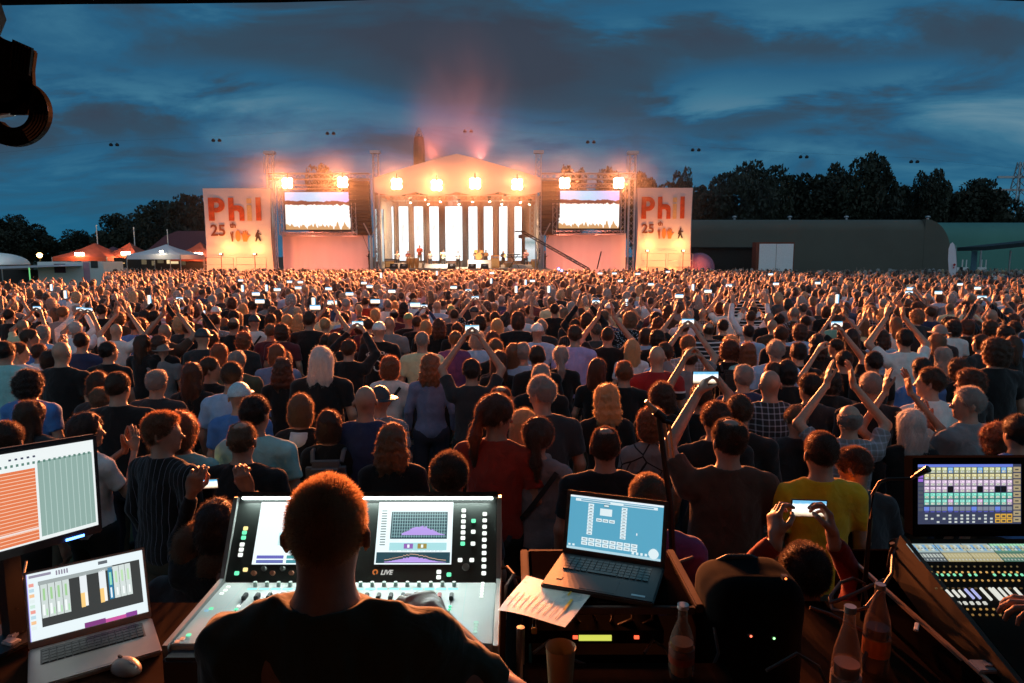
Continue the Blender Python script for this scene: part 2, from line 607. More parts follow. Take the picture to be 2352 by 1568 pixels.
    def bounds(s, pad=0.09):
        pts = [s.sh[1], s.sh[-1], s.el[1], s.el[-1], s.wr[1], s.wr[-1], s.head + [0, 0, 0.13], s.head + [0, 0.03, 0]]
        pts += [np.array([x * 0.2 * s.k, y * 0.15 * s.k, 1.0]) for x in (1, -1) for y in (1, -1)] + [s.chest + [0, 0.13 * s.k, 0], s.chest - [0, 0.13 * s.k, 0]]
        pts = np.array(pts)
        return pts.min(0) - pad, pts.max(0) + pad


# ---------------------------------------------------------------- hands
def hand_mesh(kind='open', h=0.005):
    """right hand, wrist at 0, fingers along +z, palm facing +y, thumb towards -x"""
    curl = {'open': (0.12, 0.15, 0.1), 'relax': (0.35, 0.45, 0.3), 'grip': (0.9, 1.1, 0.6), 'hold': (0.5, 0.95, 0.5), 'press': (0.25, 0.55, 0.35)}[kind]
    spread = {'open': 0.10, 'relax': 0.05, 'grip': 0.02, 'hold': 0.03, 'press': 0.13}[kind]
    fingers = []
    lens = [(0.040, 0.025, 0.020), (0.044, 0.028, 0.022), (0.040, 0.026, 0.021), (0.031, 0.020, 0.018)]
    xs = [-0.030, -0.010, 0.011, 0.030]; z0 = [0.092, 0.096, 0.092, 0.083]
    for i in range(4):
        a = 0.0; p = np.array([xs[i], 0.0, z0[i]]); ch = [p.copy()]
        sx = (i - 1.5) * spread
        for j in range(3):
            a += curl[j] * (1 + 0.08 * i)
            p = p + lens[i][j] * np.array([sin(sx), sin(a) * cos(sx), cos(a) * cos(sx)])
            ch.append(p.copy())
        fingers.append(ch)
    if kind in ('grip', 'hold'): th = [(-0.028, 0.006, 0.030), (-0.050, 0.028, 0.058), (-0.046, 0.048, 0.086), (-0.030, 0.058, 0.100)]
    elif kind == 'open': th = [(-0.026, 0.004, 0.028), (-0.055, 0.016, 0.055), (-0.072, 0.022, 0.085), (-0.080, 0.024, 0.105)]
    else: th = [(-0.026, 0.004, 0.028), (-0.052, 0.020, 0.055), (-0.060, 0.030, 0.085), (-0.058, 0.040, 0.105)]
    def fn(P):
        d = ell(P, (0.0, 0.0, 0.052), (0.043, 0.017, 0.055))
        d = smin(d, cap(P, (-0.028, 0, 0.09), (0.030, -0.001, 0.083), 0.012, 0.011), 0.012)
        d = smin(d, cap(P, (0, 0, -0.03), (0, 0, 0.02), 0.025, 0.024), 0.02)
        d = smin(d, ell(P, (-0.026, 0.010, 0.045), (0.018, 0.015, 0.030)), 0.012)
        for i, ch in enumerate(fingers):
            r = [0.0098, 0.0088, 0.0082, 0.0072]
            f = None
            for j in range(3):
                c = cap(P, ch[j], ch[j + 1], r[j] * (0.85 if i == 3 else 1), r[j + 1] * (0.85 if i == 3 else 1))
                f = c if f is None else smin(f, c, 0.003)
            d = smin(d, f, 0.005)
        f = None
        for j in range(3):
            c = cap(P, th[j], th[j + 1], [0.014, 0.0115, 0.010][j], [0.0115, 0.010, 0.0085][j])
            f = c if f is None else smin(f, c, 0.004)
        return smin(d, f, 0.008)
    return surface_nets(fn, (-0.105, -0.045, -0.05), (0.065, 0.115, 0.215), h)


HANDS = {}


def hand_at(wrist, zdir, pdir, sg, kind, h):
    """hand placed at wrist; zdir fingers, pdir palm, sg +1 right -1 left"""
    key = (kind, h)
    if key not in HANDS: HANDS[key] = hand_mesh(kind, h)
    V, Fq = HANDS[key]
    V = V.copy(); Fq = Fq.copy()
    if sg < 0: V[:, 0] *= -1; Fq = Fq[:, ::-1]
    z = np.array(zdir, float); z /= np.linalg.norm(z)
    p = np.array(pdir, float); p = p - z * (p @ z); p /= np.linalg.norm(p)
    x = np.cross(p, z)
    M = np.stack([x, p, z], 0)
    return (V @ M + np.array(wrist)).astype(np.float32), Fq


def join(parts):
    V = []; Q = []; n = 0
    for v, q in parts:
        V.append(v); Q.append(q + n); n += len(v)
    return np.concatenate(V), np.concatenate(Q)


# ---------------------------------------------------------------- hair
def hair_fn(s, style, seed):
    HR = s.HR
    def scalp(q, g, dz=0.0): return ell(q, (0, -0.014, 0.030 + dz), (0.073 + g, 0.092 + g, 0.092 + g))
    def face_cut(q, low=0.0, y0=0.045):
        # keeps the face free: in front of y0 and under the hairline
        return smax(-(q[..., 1] - y0 + (q[..., 2] - 0.05) * 0.55), -( -q[..., 2] + 0.075), 0.01) * -1.0
    def f(P):
        q = s.q(P)
        if style in ('short', 'buzz', 'spiky', 'thin'):
            g = {'short': 0.012, 'buzz': 0.005, 'spiky': 0.015, 'thin': 0.007}[style]
            d = scalp(q, g) + wob(q, 70, seed) * (0.002 if style == 'buzz' else 0.0055) + wob(q, 31, seed + 2) * (0.002 if style == 'buzz' else 0.005)
            d = smax(d, (q[..., 1] * 0.75 - q[..., 2] - 0.008) * 0.8, 0.015)        # hairline, ears and nape
            d = smax(d, -(q[..., 2] + 0.078), 0.01)
            d = smax(d, (q[..., 1] - 0.050 - np.maximum(q[..., 2] - 0.03, 0) * 0.35), 0.012)
            if style == 'thin': d = smax(d, -ell(q, (0, -0.03, 0.125), (0.050, 0.055, 0.040)), 0.01)
        elif style == 'fringe':                                                       # bald crown with a ring of hair
            d = scalp(q, 0.010) + wob(q, 70, seed) * 0.004
            d = smax(d, q[..., 2] - 0.050 + 0.15 * q[..., 1], 0.02)
            d = smax(d, (q[..., 1] * 0.75 - q[..., 2] - 0.008) * 0.8, 0.015)
            d = smax(d, -(q[..., 2] + 0.075), 0.01)
            d = smax(d, q[..., 1] - 0.015, 0.01)
        elif style in ('bob', 'curly', 'afro'):
            g = {'bob': 0.021, 'curly': 0.026, 'afro': 0.042}[style]
            d = scalp(q, g)
            d = smin(d, ell(q, (0, -0.035, -0.045), (0.080 + g * 0.7, 0.070 + g * 0.6, 0.085)), 0.04)
            d = d + wob(q, 95 if style != 'bob' else 60, seed) * (0.011 if style != 'bob' else 0.005) + wob(q * np.array([1, 1, 0.5], np.float32), 30, seed + 4) * 0.008
            d = smax(d, -(q[..., 2] + (0.115 if style != 'afro' else 0.09)), 0.02)
            d = smax(d, -ell(q, (0, 0.105, -0.045), (0.075, 0.075, 0.115)), 0.012)
        elif style in ('long', 'wavy', 'pony'):
            g = 0.022
            d = scalp(q, g)
            if style == 'pony':
                d = smax(d, (q[..., 1] * 0.75 - q[..., 2] - 0.015) * 0.8, 0.02)
                pa = np.array([0, -0.115, 0.03]); pb = np.array([0, -0.135, -0.13]); pc = np.array([0.0, -0.10, -0.30])
                d = smin(d, smin(cap(q, pa, pb, 0.028, 0.040), cap(q, pb, pc, 0.038, 0.012), 0.02), 0.02)
            else:
                L_ = -0.30 if style == 'long' else -0.24
                d = smin(d, ell(q, (0, -0.055, -0.07), (0.098, 0.062, 0.11)), 0.05)
                d = smin(d, ell(q, (0, -0.075, L_ + 0.11), (0.105, 0.045, 0.14)), 0.05)
                for sg in (1, -1):
                    d = smin(d, cap(q, (sg * 0.068, -0.01, 0.0), (sg * 0.088, -0.01, -0.17), 0.026, 0.020), 0.03)
            d = d + wob(q * np.array([1, 1, 0.35 if style != 'wavy' else 0.9], np.float32), 85, seed) * (0.007 if style != 'wavy' else 0.012) + wob(q * np.array([1, 1, 0.4], np.float32), 32, seed + 4) * 0.008
            d = smax(d, -ell(q, (0, 0.105, -0.055), (0.068, 0.075, 0.15)), 0.012)
        elif style in ('cap', 'hat'):
            d = scalp(q, 0.017, 0.004)
            d = smax(d, -(q[..., 2] - 0.022 + q[..., 1] * 0.1), 0.004)
            br = smax(ell(q, (0, 0.115, 0.030), (0.070, 0.080, 0.012)), -(q[..., 1] - 0.05), 0.004)
            if style == 'hat': br = ell(q, (0, -0.005, 0.030), (0.155, 0.170, 0.010))
            d = smin(d, br, 0.006)
        return d
    return f


def strands(s, V, Q, style, seed, n, L0=0.018, w=0.0012, flow=0.6):
    """loose hairs that stand off the surface, as slim triangles, so that light from behind catches them"""
    r = np.random.default_rng(int(seed * 97) + 5)
    if len(Q) == 0: return None
    A = V[Q[:, 0]]; B = V[Q[:, 1]]; C = V[Q[:, 2]]; D_ = V[Q[:, 3]]
    nn = np.cross(C - A, D_ - B); ar = np.linalg.norm(nn, axis=1); nn = nn / (ar[:, None] + 1e-9)
    pr = ar / ar.sum()
    k = r.choice(len(Q), n, p=pr)
    u = r.random((n, 1)); v = r.random((n, 1))
    P = A[k] * (1 - u) * (1 - v) + B[k] * u * (1 - v) + C[k] * u * v + D_[k] * (1 - u) * v
    Nn = nn[k]
    cen = s.head.astype(np.float32)
    out = P - cen; out = out / (np.linalg.norm(out, axis=1, keepdims=True) + 1e-9)
    sgn = np.sign((Nn * out).sum(1, keepdims=True)); Nn = Nn * np.where(sgn == 0, 1, sgn)
    down = np.array([0, -0.25, -1.0], np.float32)
    if style in ('short', 'spiky', 'buzz', 'thin', 'fringe'):
        L0 = L0 * {'buzz': 0.42, 'thin': 0.5, 'fringe': 0.5, 'short': 0.62, 'spiky': 0.85}[style]
        down = np.array([0, 0.9, 0.1], np.float32) @ s.HR.T
    dirv = Nn * (1 - flow) + (down - Nn * (Nn @ down)[:, None]) * flow + r.normal(0, 0.28, (n, 3))
    dirv /= np.linalg.norm(dirv, axis=1, keepdims=True)
    L_ = L0 * r.uniform(0.5, 1.3, (n, 1))
    side = np.cross(dirv, r.normal(0, 1, (n, 3))); side /= np.linalg.norm(side, axis=1, keepdims=True) + 1e-9
    base = P - Nn * 0.002
    tip = base + dirv * L_ + Nn * 0.003
    VV = np.stack([base - side * w, base + side * w, tip], 1).reshape(-1, 3).astype(np.float32)
    T = np.arange(3 * n, dtype=np.int32).reshape(-1, 3)
    return VV, T


def make_parts(fig, hair='short', sleeve='short', hem=0.86, h=0.014, hands=('relax', 'relax'), seed=0.0, palm=None, nstr=1500, hand_h=None, strand=(0.018, 0.0012), trous=True):
    """numpy meshes of a figure: body, hair, shirt, trousers"""
    lo, hi = fig.bounds()
    lo = np.array([lo[0], lo[1], 0.80]); hi = np.array(hi)
    out = {}
    parts = [surface_nets(fig.body, lo, hi, h)]
    hh = hand_h or max(0.005, h * 0.42)
    for sg in (1, -1):
        kind = hands[0] if sg < 0 else hands[1]
        if kind is None: continue
        z = fig.wr[sg] - fig.el[sg]
        pose = fig.pose[0 if sg < 0 else 1]
        if palm and palm.get(sg) is not None: pz, pp = palm[sg]; z = np.array(pz, float) if pz is not None else z
        elif isinstance(pose, str) and 'phone' in pose: pp = (-sg, 0.2, 0); z = z + np.array([-sg * 0.05, 0, 0.12])
        elif isinstance(pose, str) and pose.startswith('clap'): pp = (-sg, 0, 0); z = np.array([-sg * 0.03, 0.05, 0.2])
        elif pose == 'down': pp = (-sg, 0, 0)
        elif pose == 'fold': pp = (0, -1, 0.2)
        else: pp = (0, 1, 0.1)
        zn = z / np.linalg.norm(z)
        parts.append(hand_at(fig.wr[sg] + zn * 0.012, z, pp, sg, kind, hh))
    out['body'] = join(parts)
    if hair and hair != 'bald':
        c = fig.head
        R = np.array([0.19, 0.21, 0.17]); lo2 = c - R; hi2 = c + R
        if hair in ('long', 'wavy', 'pony'): lo2 = c - np.array([0.21, 0.26, 0.36])
        if hair in ('bob', 'curly', 'afro'): lo2 = c - np.array([0.2, 0.21, 0.19]); hi2 = c + np.array([0.2, 0.2, 0.2])
        hv = max(0.0055, h * 0.6)
        V, Q = surface_nets(hair_fn(fig, hair, seed), lo2, hi2, hv)
        st = None
        if nstr and hair not in ('cap', 'hat'):
            st = strands(fig, V, Q, hair, seed + 1, nstr, *strand, flow=0.75 if hair in ('long', 'wavy', 'bob', 'pony') else 0.45)
        out['hair'] = (V, Q, st)
    if sleeve: out['shirt'] = surface_nets(lambda P: fig.shirt(P, sleeve, hem, seed=seed), np.minimum(lo, [0, 0, hem - 0.03]), hi, h)
    if trous: out['trousers'] = surface_nets(fig.trousers, (-0.32, -0.22, -0.02), (0.32, 0.22, 1.03), max(0.022, h * 1.4))
    return out
# ---------------------------------------------------------------- ground
def ground_mat():
    m = bpy.data.materials.new('trodden_grass'); m.use_nodes = True
    nt = m.node_tree; b = nt.nodes['Principled BSDF']; b.inputs['Roughness'].default_value = 0.95
    t = N(nt, 'ShaderNodeTexCoord'); n = N(nt, 'ShaderNodeTexNoise', i_Scale=1.3, i_Detail=8.0, i_Roughness=0.7)
    nt.links.new(t.outputs['Object'], n.inputs['Vector'])
    r = ramp(nt, [(0.35, (0.030, 0.045, 0.018)), (0.55, (0.05, 0.055, 0.025)), (0.7, (0.085, 0.07, 0.04))])
    nt.links.new(n.outputs['Fac'], r.inputs[0]); nt.links.new(r.outputs[0], b.inputs['Base Color'])
    return m


_g = MB(); _g.quad((-1500, -400, 0), (1500, -400, 0), (1500, 2000, 0), (-1500, 2000, 0))
tag(_g.build('ground', ground_mat()), kind='structure')

# ---------------------------------------------------------------- trees
M_leaf = bpy.data.materials.new('leaves'); M_leaf.use_nodes = True
_nt = M_leaf.node_tree; _b = _nt.nodes['Principled BSDF']; _b.inputs['Roughness'].default_value = 0.7
_t = N(_nt, 'ShaderNodeTexCoord'); _n = N(_nt, 'ShaderNodeTexNoise', i_Scale=0.5, i_Detail=4.0)
_nt.links.new(_t.outputs['Object'], _n.inputs['Vector'])
_r = ramp(_nt, [(0.3, (0.010, 0.015, 0.008)), (0.7, (0.028, 0.036, 0.018))])
_nt.links.new(_n.outputs['Fac'], _r.inputs[0]); _nt.links.new(_r.outputs[0], _b.inputs['Base Color'])
M_bark = pmat('bark', (0.08, 0.06, 0.045), 0.95, scale=3)
rgt = np.random.default_rng(5)


def crown_mesh(seed, nl=9000, size=0.055):
    """leaf clumps in a crown of radius 1, centre at 0"""
    r = np.random.default_rng(seed)
    nc = 46
    c = r.normal(0, 1, (nc, 3)); c /= np.linalg.norm(c, axis=1, keepdims=True)
    c *= (r.uniform(0.25, 0.92, (nc, 1))) ** 0.6 * 0.80
    c[:, 2] = c[:, 2] * 0.95 + 0.05
    cr = r.uniform(0.16, 0.34, nc)
    k = r.integers(0, nc, nl)
    d = r.normal(0, 1, (nl, 3)); d /= np.linalg.norm(d, axis=1, keepdims=True)
    P = c[k] + d * cr[k][:, None] * r.uniform(0.55, 1.05, (nl, 1)) ** 0.5
    a = r.normal(0, 1, (nl, 3)); a /= np.linalg.norm(a, axis=1, keepdims=True)
    b = np.cross(a, r.normal(0, 1, (nl, 3))); b /= np.linalg.norm(b, axis=1, keepdims=True)
    s = size * r.uniform(0.5, 1.3, (nl, 1))
    V = np.stack([P - a * s, P + b * s * 0.6, P + a * s, P - b * s * 0.6], 1).reshape(-1, 3)
    Q = np.arange(4 * nl).reshape(-1, 4)
    return mesh_np('crown', V, [Q], M_leaf)


CROWNS = [crown_mesh(i) for i in range(6)]
TR = MB().tube([(0, 0, 0), (0.1, 0, 2.0), (-0.05, 0.1, 4.5)], [0.28, 0.22, 0.14], 8)
for a in range(6): TR.tube([(0, 0, 2.2 + a * 0.35), (cos(a * 1.1) * 0.6, sin(a * 1.1) * 0.6, 3.4 + a * 0.25), (cos(a * 1.1) * 1.1, sin(a * 1.1) * 1.1, 4.4 + a * 0.3)], [0.10, 0.07, 0.03], 6)
_o = TR.build('trunk', M_bark); ME_TRUNK = _o.data; bpy.data.objects.remove(_o)
ntree = 0


def tree(x, ytop, w, Y, label, lobes=None, group='trees against the dusk sky'):
    """crown seen centred at x with its top at ytop, w wide (picture units), at distance Y"""
    global ntree
    if x > 1600: Y *= 1.3
    if x > 1450 or x < 460: w *= 1.25
    top = S(x, ytop, Y)
    ww = w / F * Y
    H = top.z
    cz_h = max(H * 0.78, ww * 0.45)
    t = thing('broadleaf_tree', label, 'tree', (top.x, Y, 0), 0, group)
    c = obj('crown', CROWNS[ntree % 6], t)
    ntree += 1
    c.scale = (ww * 0.56, ww * 0.5, cz_h * 0.55)
    c.location = (0, 0, H - cz_h * 0.55)
    c.rotation_euler = (0, 0, ntree * 1.3)
    tr_ = obj('trunk', ME_TRUNK, t)
    tr_.scale = (H / 9, H / 9, H / 8)
    return t


for a in [(10, 488, 90, 95, 'dark tree at the picture edge behind the white domed tent'), (62, 500, 95, 92, 'dark pointed tree behind the white domed tent and trailer'),
          (118, 548, 80, 100, 'low dark tree behind the street lamp'), (185, 525, 90, 96, 'rounded low tree between street lamp and first flagpole'),
          (262, 483, 90, 88, 'dark bushy tree behind the first bare flagpole'), (315, 496, 80, 90, 'small dark tree behind the second bare flagpole'),
          (378, 455, 130, 84, 'broad dark tree behind the pale parasol tent'), (440, 424, 110, 80, 'tall dark tree just left of the left banner'),
          (330, 520, 150, 99, 'low dark tree filling the gap between flagpoles'), (225, 560, 150, 105, 'lowest dark tree behind the red pavilions'),
          (745, 366, 110, 92, 'tree lit orange behind the left video screen'), (800, 378, 70, 96, 'small orange-lit tree behind the left speaker array'),
          (1315, 374, 90, 90, 'tree lit orange behind the right video screen lamps'), (1400, 360, 110, 94, 'rounded orange-lit tree behind the right screen truss'),
          (1480, 378, 80, 92, 'dim reddish tree behind the right outer tower'), (1565, 380, 60, 86, 'small feathery tree above the right banner'),
          (1540, 410, 120, 98, 'low dark tree behind the right banner'), (1625, 398, 100, 84, 'low dark tree just right of the right banner'),
          (1706, 366, 120, 82, 'dark tree above the white double doors'), (1768, 353, 105, 80, 'tall rounded tree above the white double doors'),
          (1865, 386, 130, 82, 'broad dark tree above the middle of the hall'), (1932, 368, 90, 85, 'dark tree leaning against the tallest tree'),
          (1992, 340, 120, 78, 'tallest dark tree, rising above the hall roof'), (2085, 400, 90, 84, 'dark open tree right of the tallest tree'),
          (2143, 380, 80, 80, 'upright dark tree above the curved hall end'), (2258, 384, 125, 80, 'broad square-topped tree above the teal hall'),
          (1800, 430, 190, 100, 'low dark tree behind the hall above the doors'), (2040, 430, 150, 98, 'low dark tree below the tallest tree'), (2200, 440, 120, 98, 'low dark tree in the dip above the curved hall end'),
          (2335, 470, 70, 90, 'low dark tree at the picture edge under the lattice mast')]:
    tree(*a)
M_skirt = pmat('black_drape', (0.012, 0.012, 0.012), 0.95)
# ---------------------------------------------------------------- right side: halls, doors, ball, flag
M_hall = pmat('grey_green_sheet', (0.11, 0.105, 0.085), 0.8, var=0.10, scale=0.2)
M_teal = pmat('teal_sheet', (0.07, 0.20, 0.18), 0.75, var=0.08, scale=0.2)


def vault(name, label, x0, x1, Y, ztop, R, mat, depth=16):
    """barrel hall with its long side to the camera; the side wall curves back into the roof"""
    t = thing(name, label, 'hall')
    prof = [(0, 0), (0, ztop - R)] + [(R - R * cos(a), ztop - R + R * sin(a)) for a in [i * pi / 24 for i in range(1, 13)]] + [(depth - R, ztop), (depth, ztop - R), (depth, 0)]
    vs = []; fs = []
    for x in (x0, x1):
        for p in prof: vs.append((x, Y + p[0], p[1]))
    n = len(prof)
    for i in range(n - 1): fs.append((i, i + 1, n + i + 1, n + i))
    fs += [tuple(range(n)), tuple(range(n, 2 * n))]
    MB().add(vs, fs).build('shell', mat, t, smooth=True)
    rb = MB()
    return t


Yh = 70.0
zt_h = S(1900, 503, Yh).z
hall = vault('sports_hall', 'long dark grey-green hall with flat roofline and rounded end behind the crowd', S(1560, 588, Yh).x, S(2130, 588, Yh).x, Yh, zt_h, 1.2, M_hall)
# rounded end of the hall seen against the teal one
e0 = S(2120, 588, Yh).x; e1 = S(2182, 588, Yh).x
pts = [(e0, 0)] + [(e0, zt_h)] + [(e0 + (e1 - e0) * sin(a), zt_h - 3.6 + 3.6 * cos(a)) for a in [i * pi / 24 for i in range(1, 12)]] + [(e1 + 0.3, zt_h - 5), (e1 + 0.45, 0)]
MB().prism([(p[0], Yh - 0.02, p[1]) for p in pts], (0, 1, 0), 14).build('rounded_end', M_hall, hall, smooth=False)
hall2 = vault('sports_hall', 'teal-lit hall with the smooth wall beyond the feather flag', S(2105, 588, 78).x, S(2480, 588, 78).x, 78, S(2200, 509, 78).z, 2.0, M_teal)
ld = bpy.data.lights.new('hall_light', 'POINT'); ld.energy = 260; ld.color = (0.5, 1.0, 0.85); ld.shadow_soft_size = 0.3
yl = thing('yard_lamp', 'yard lamp on a pole lighting the teal hall wall', 'lamp', (S(2420, 588, 70).x, 70, 0))
MB().tube([(0, 0, 0), (0, 0, 4.4)], 0.06, 8).build('pole', M_steel, yl); MB().box((0, 0, 4.5), (0.4, 0.3, 0.15)).build('lamp_head', M_black, yl)
lo = bpy.data.objects.new('hall_light', ld); lo.location = (0, 0, 4.3); lo.parent = yl; col.objects.link(lo)
for i, px in enumerate((1687, 1814, 1944, 2131)):
    c = S(px, 500, Yh + 2)
    t = thing('roof_vent', 'pale mushroom vent on the hall roof, %s from left' % ('first', 'second', 'third', 'fourth')[i], 'vent', (c.x, Yh + 2, zt_h), group='vents on the hall roof')
    MB().lathe([(0.12, -0.05), (0.12, 0.22), (0.26, 0.30), (0.20, 0.42), (0.05, 0.46)], n=12).build('cowl', M_steel, t, smooth=True)
# doors
Yd = 62.0
a = S(1742, 618, Yd); b = S(1824, 559, Yd)
t = thing('door_container', 'white double doors in a reddish-brown framed cabin before the hall', 'cabin')
zd = b.z
MB().box(((a.x + b.x) / 2 - 0.08, Yd + 0.6, zd / 2 + 0.06), (b.x - a.x + 0.34, 1.0, zd + 0.12)).build('cabin_wall', pmat('red_brown_board', (0.20, 0.055, 0.03), 0.8), t)
for j in range(2):
    w = (b.x - a.x) / 2
    d_ = MB().box((a.x + w * (j + 0.5), Yd + 0.05, zd / 2), (w - 0.04, 0.06, zd - 0.05)).build('door', pmat('white_door', (0.88, 0.88, 0.90), 0.6, var=0.06), t, bevel=0.01)
    MB().box((a.x + w * (1 + (0.12 if j else -0.12)), Yd + 0.01, 1.1), (0.05, 0.04, 0.25)).build('handle', M_steel, d_)
# dark shed between ball and doors
a = S(1600, 618, 66); b = S(1742, 570, 66)
t = thing('dark_shed', 'low dark shed between the clear ball and the white double doors', 'shed')
MB().box(((a.x + b.x) / 2, 67, b.z / 2), (b.x - a.x, 2.4, b.z)).build('shed_wall', pmat('dark_board', (0.03, 0.022, 0.018), 0.9), t)
MB().box(((a.x + b.x) / 2, 66.9, b.z + 0.06), (b.x - a.x + 0.3, 2.9, 0.12)).build('roof', M_skirt if 'M_skirt' in globals() else M_dark, t)
# clear ball
c = S(1606, 592, 60)
m = bpy.data.materials.new('clear_purple_film'); m.use_nodes = True
_b = m.node_tree.nodes['Principled BSDF']; _b.inputs['Base Color'].default_value = (0.62, 0.28, 0.45, 1); _b.inputs['Alpha'].default_value = 0.45; _b.inputs['Roughness'].default_value = 0.15; _b.inputs['Coat Weight'].default_value = 0.6
t = thing('inflatable_ball', 'big clear plastic ball with purple sheen beside the right banner', 'ball', (c.x, 60, 0))
R = 1.35
MB().lathe([(R * sin(q), R - R * cos(q)) for q in [0.05 + i * (pi - 0.1) / 20 for i in range(21)]], (0, 0, 0.3), 28).build('outer_shell', m, t, smooth=True)
MB().lathe([(R * .72 * sin(q), R - R * .72 * cos(q)) for q in [0.05 + i * (pi - 0.1) / 16 for i in range(17)]], (0, 0, 0.3), 24).build('inner_shell', m, t, smooth=True)
MB().lathe([(0.75, 0), (0.75, 0.32)], n=20).build('base_ring', M_dark, t)
# feather flag
c = S(2191, 625, 44); top = S(2189, 556, 44)
t = thing('feather_flag', 'tall white feather flag with a small red mark standing by the teal hall', 'flag', (c.x, 44, 0))
prof = [(0.0, 0.14), (0.04, 0.30), (0.02, 0.60), (-0.06, 0.85), (-0.16, 0.96), (-0.26, 1.0), (-0.36, 0.97), (-0.42, 0.88), (-0.40, 0.70), (-0.30, 0.45), (-0.16, 0.24), (-0.08, 0.16)]
Hf = top.z
MB().prism([(p[0] * 1.25 + 0.12, 0.01 * i, p[1] * Hf) for i, p in enumerate(prof)], (0, 1, 0), 0.02).build('flag_cloth', pmat('flag_cloth', (0.88, 0.80, 0.86), 0.8, var=0.03), t)
MB().tube([(0.12, 0.03, 0), (0.17, 0.03, Hf * 0.6), (0.0, 0.03, Hf * 0.95)], 0.02, 6).build('pole', M_steel, t)
MB().box((-0.02, -0.02, Hf * 0.60), (0.12, 0.02, 0.14), M=Matrix.Rotation(0.5, 3, 'Y')).box((-0.06, -0.025, Hf * 0.55), (0.07, 0.02, 0.10)).build('emblem', pmat('red_print', (0.5, 0.03, 0.04), 0.8), t)
for i, px in enumerate((2211, 2220, 2255, 2265)):
    c = S(px, 600, 60)
    t = thing('white_post', 'thin white post, %s of four near the feather flag' % ('first', 'second', 'third', 'last')[i], 'post', (c.x, 60, 0), group='thin white posts near the feather flag')
    MB().tube([(0, 0, 0), (0, 0, S(px, 596, 60).z)], 0.05, 6).build('shaft', M_white, t)
for i, (px, w) in enumerate(((2198, 0.9), (2213, 0.7), (2255, 0.7))):
    c = S(px, 622, 55)
    t = thing('white_sign_board', 'small white board %s beside the feather flag foot' % ('left', 'middle', 'right')[i], 'sign', (c.x, 55, 0))
    MB().box((0, 0, c.z), (w, 0.05, 0.6)).build('panel', M_white, t); MB().tube([(0, 0.05, 0), (0, 0.05, c.z)], 0.04, 6).build('post', M_steel, t)
# lean-to at far right
t = thing('open_shelter', 'bluish shelter with sloping dark roof at the picture edge before the teal hall', 'shelter')
a = S(2262, 575, 60); b = S(2460, 556, 52)
MB().prism([a, (b.x, b.y, b.z), (b.x, b.y, b.z + 0.35), (a.x, a.y, a.z + 0.35)], Vector((0.3, 1, 0)), 7).build('roof', pmat('dark_roof_sheet', (0.03, 0.045, 0.05), 0.8), t)
MB().box(((a.x + b.x) / 2 + 1, 63.5, a.z / 2), (b.x - a.x - 0.5, 0.15, a.z - 0.05)).build('rear_wall', pmat('blue_sheet', (0.10, 0.20, 0.27), 0.8), t)
for px in (2262, 2330, 2400): MB().tube([(S(px, 588, 59).x, 59.5, 0), (S(px, 588, 59).x, 59.5, a.z)], 0.07, 6).build('post', M_steel, t)
# lattice mast
t = thing('lattice_mast', 'thin lattice power mast rising beyond the trees at the picture edge', 'mast')
yb_ = 160.0
for hgt in (0,):
    base = S(2325, 588, yb_); top = S(2325, 372, yb_)
    m_ = MB()
    for sx in (-1, 1):
        for sy in (-1, 1): m_.tube([(base.x + sx * 3, yb_ + sy * 3, 0), (base.x + sx * 0.4, yb_ + sy * 0.4, top.z)], 0.16, 5)
    for i in range(12):
        f0, f1 = i / 12, (i + 1) / 12
        w0, w1 = 3 - 2.6 * f0, 3 - 2.6 * f1
        for sy in (-1, 1):
            m_.tube([(base.x - w0, yb_ + sy * w0, top.z * f0), (base.x + w1, yb_ + sy * w1, top.z * f1)], 0.08, 4)
            m_.tube([(base.x + w0, yb_ + sy * w0, top.z * f0), (base.x - w1, yb_ + sy * w1, top.z * f1)], 0.08, 4)
    m_.build('lattice_frame', M_steel, t)
    for f, w in ((0.74, 7), (0.86, 5)): MB().box((base.x, yb_, top.z * f), (2 * w, 0.5, 0.5)).build('cross_arm', M_steel, t)

# ---------------------------------------------------------------- chimney tower behind the stage
t = thing('tower', 'slim brown tower with open pointed lattice cap behind the stage roof', 'tower')
Yt = 130.0
def TP(px, py): return S(px, py, Yt)
zb_ = TP(962, 330).z
c = TP(962.5, 340)
rb = (TP(976, 340).x - TP(950, 340).x) / 2
MB().lathe([(rb * 1.15, 0), (rb * 1.0, c.z), (rb * 0.85, TP(962, 318).z), (rb * 0.6, TP(962, 312).z)], (c.x, Yt, 0), 8).build('shaft', pmat('tower_brick', (0.22, 0.10, 0.06), 0.9, scale=0.6), t)
m = MB()
zt0 = TP(962, 314).z; zt1 = TP(962, 293).z
for i in range(6):
    a = i * pi / 3
    m.tube([(c.x + rb * 0.75 * cos(a), Yt + rb * 0.75 * sin(a), zt0), (c.x + 0.05 * cos(a), Yt, zt1)], 0.09, 5)
for f in (0.0, 0.4): m.tube([(c.x + rb * 0.75 * (1 - f) * cos(i * pi / 6), Yt + rb * 0.75 * (1 - f) * sin(i * pi / 6), zt0 + (zt1 - zt0) * f) for i in range(13)], 0.07, 5)
m.build('lattice_cap', M_steel, t)

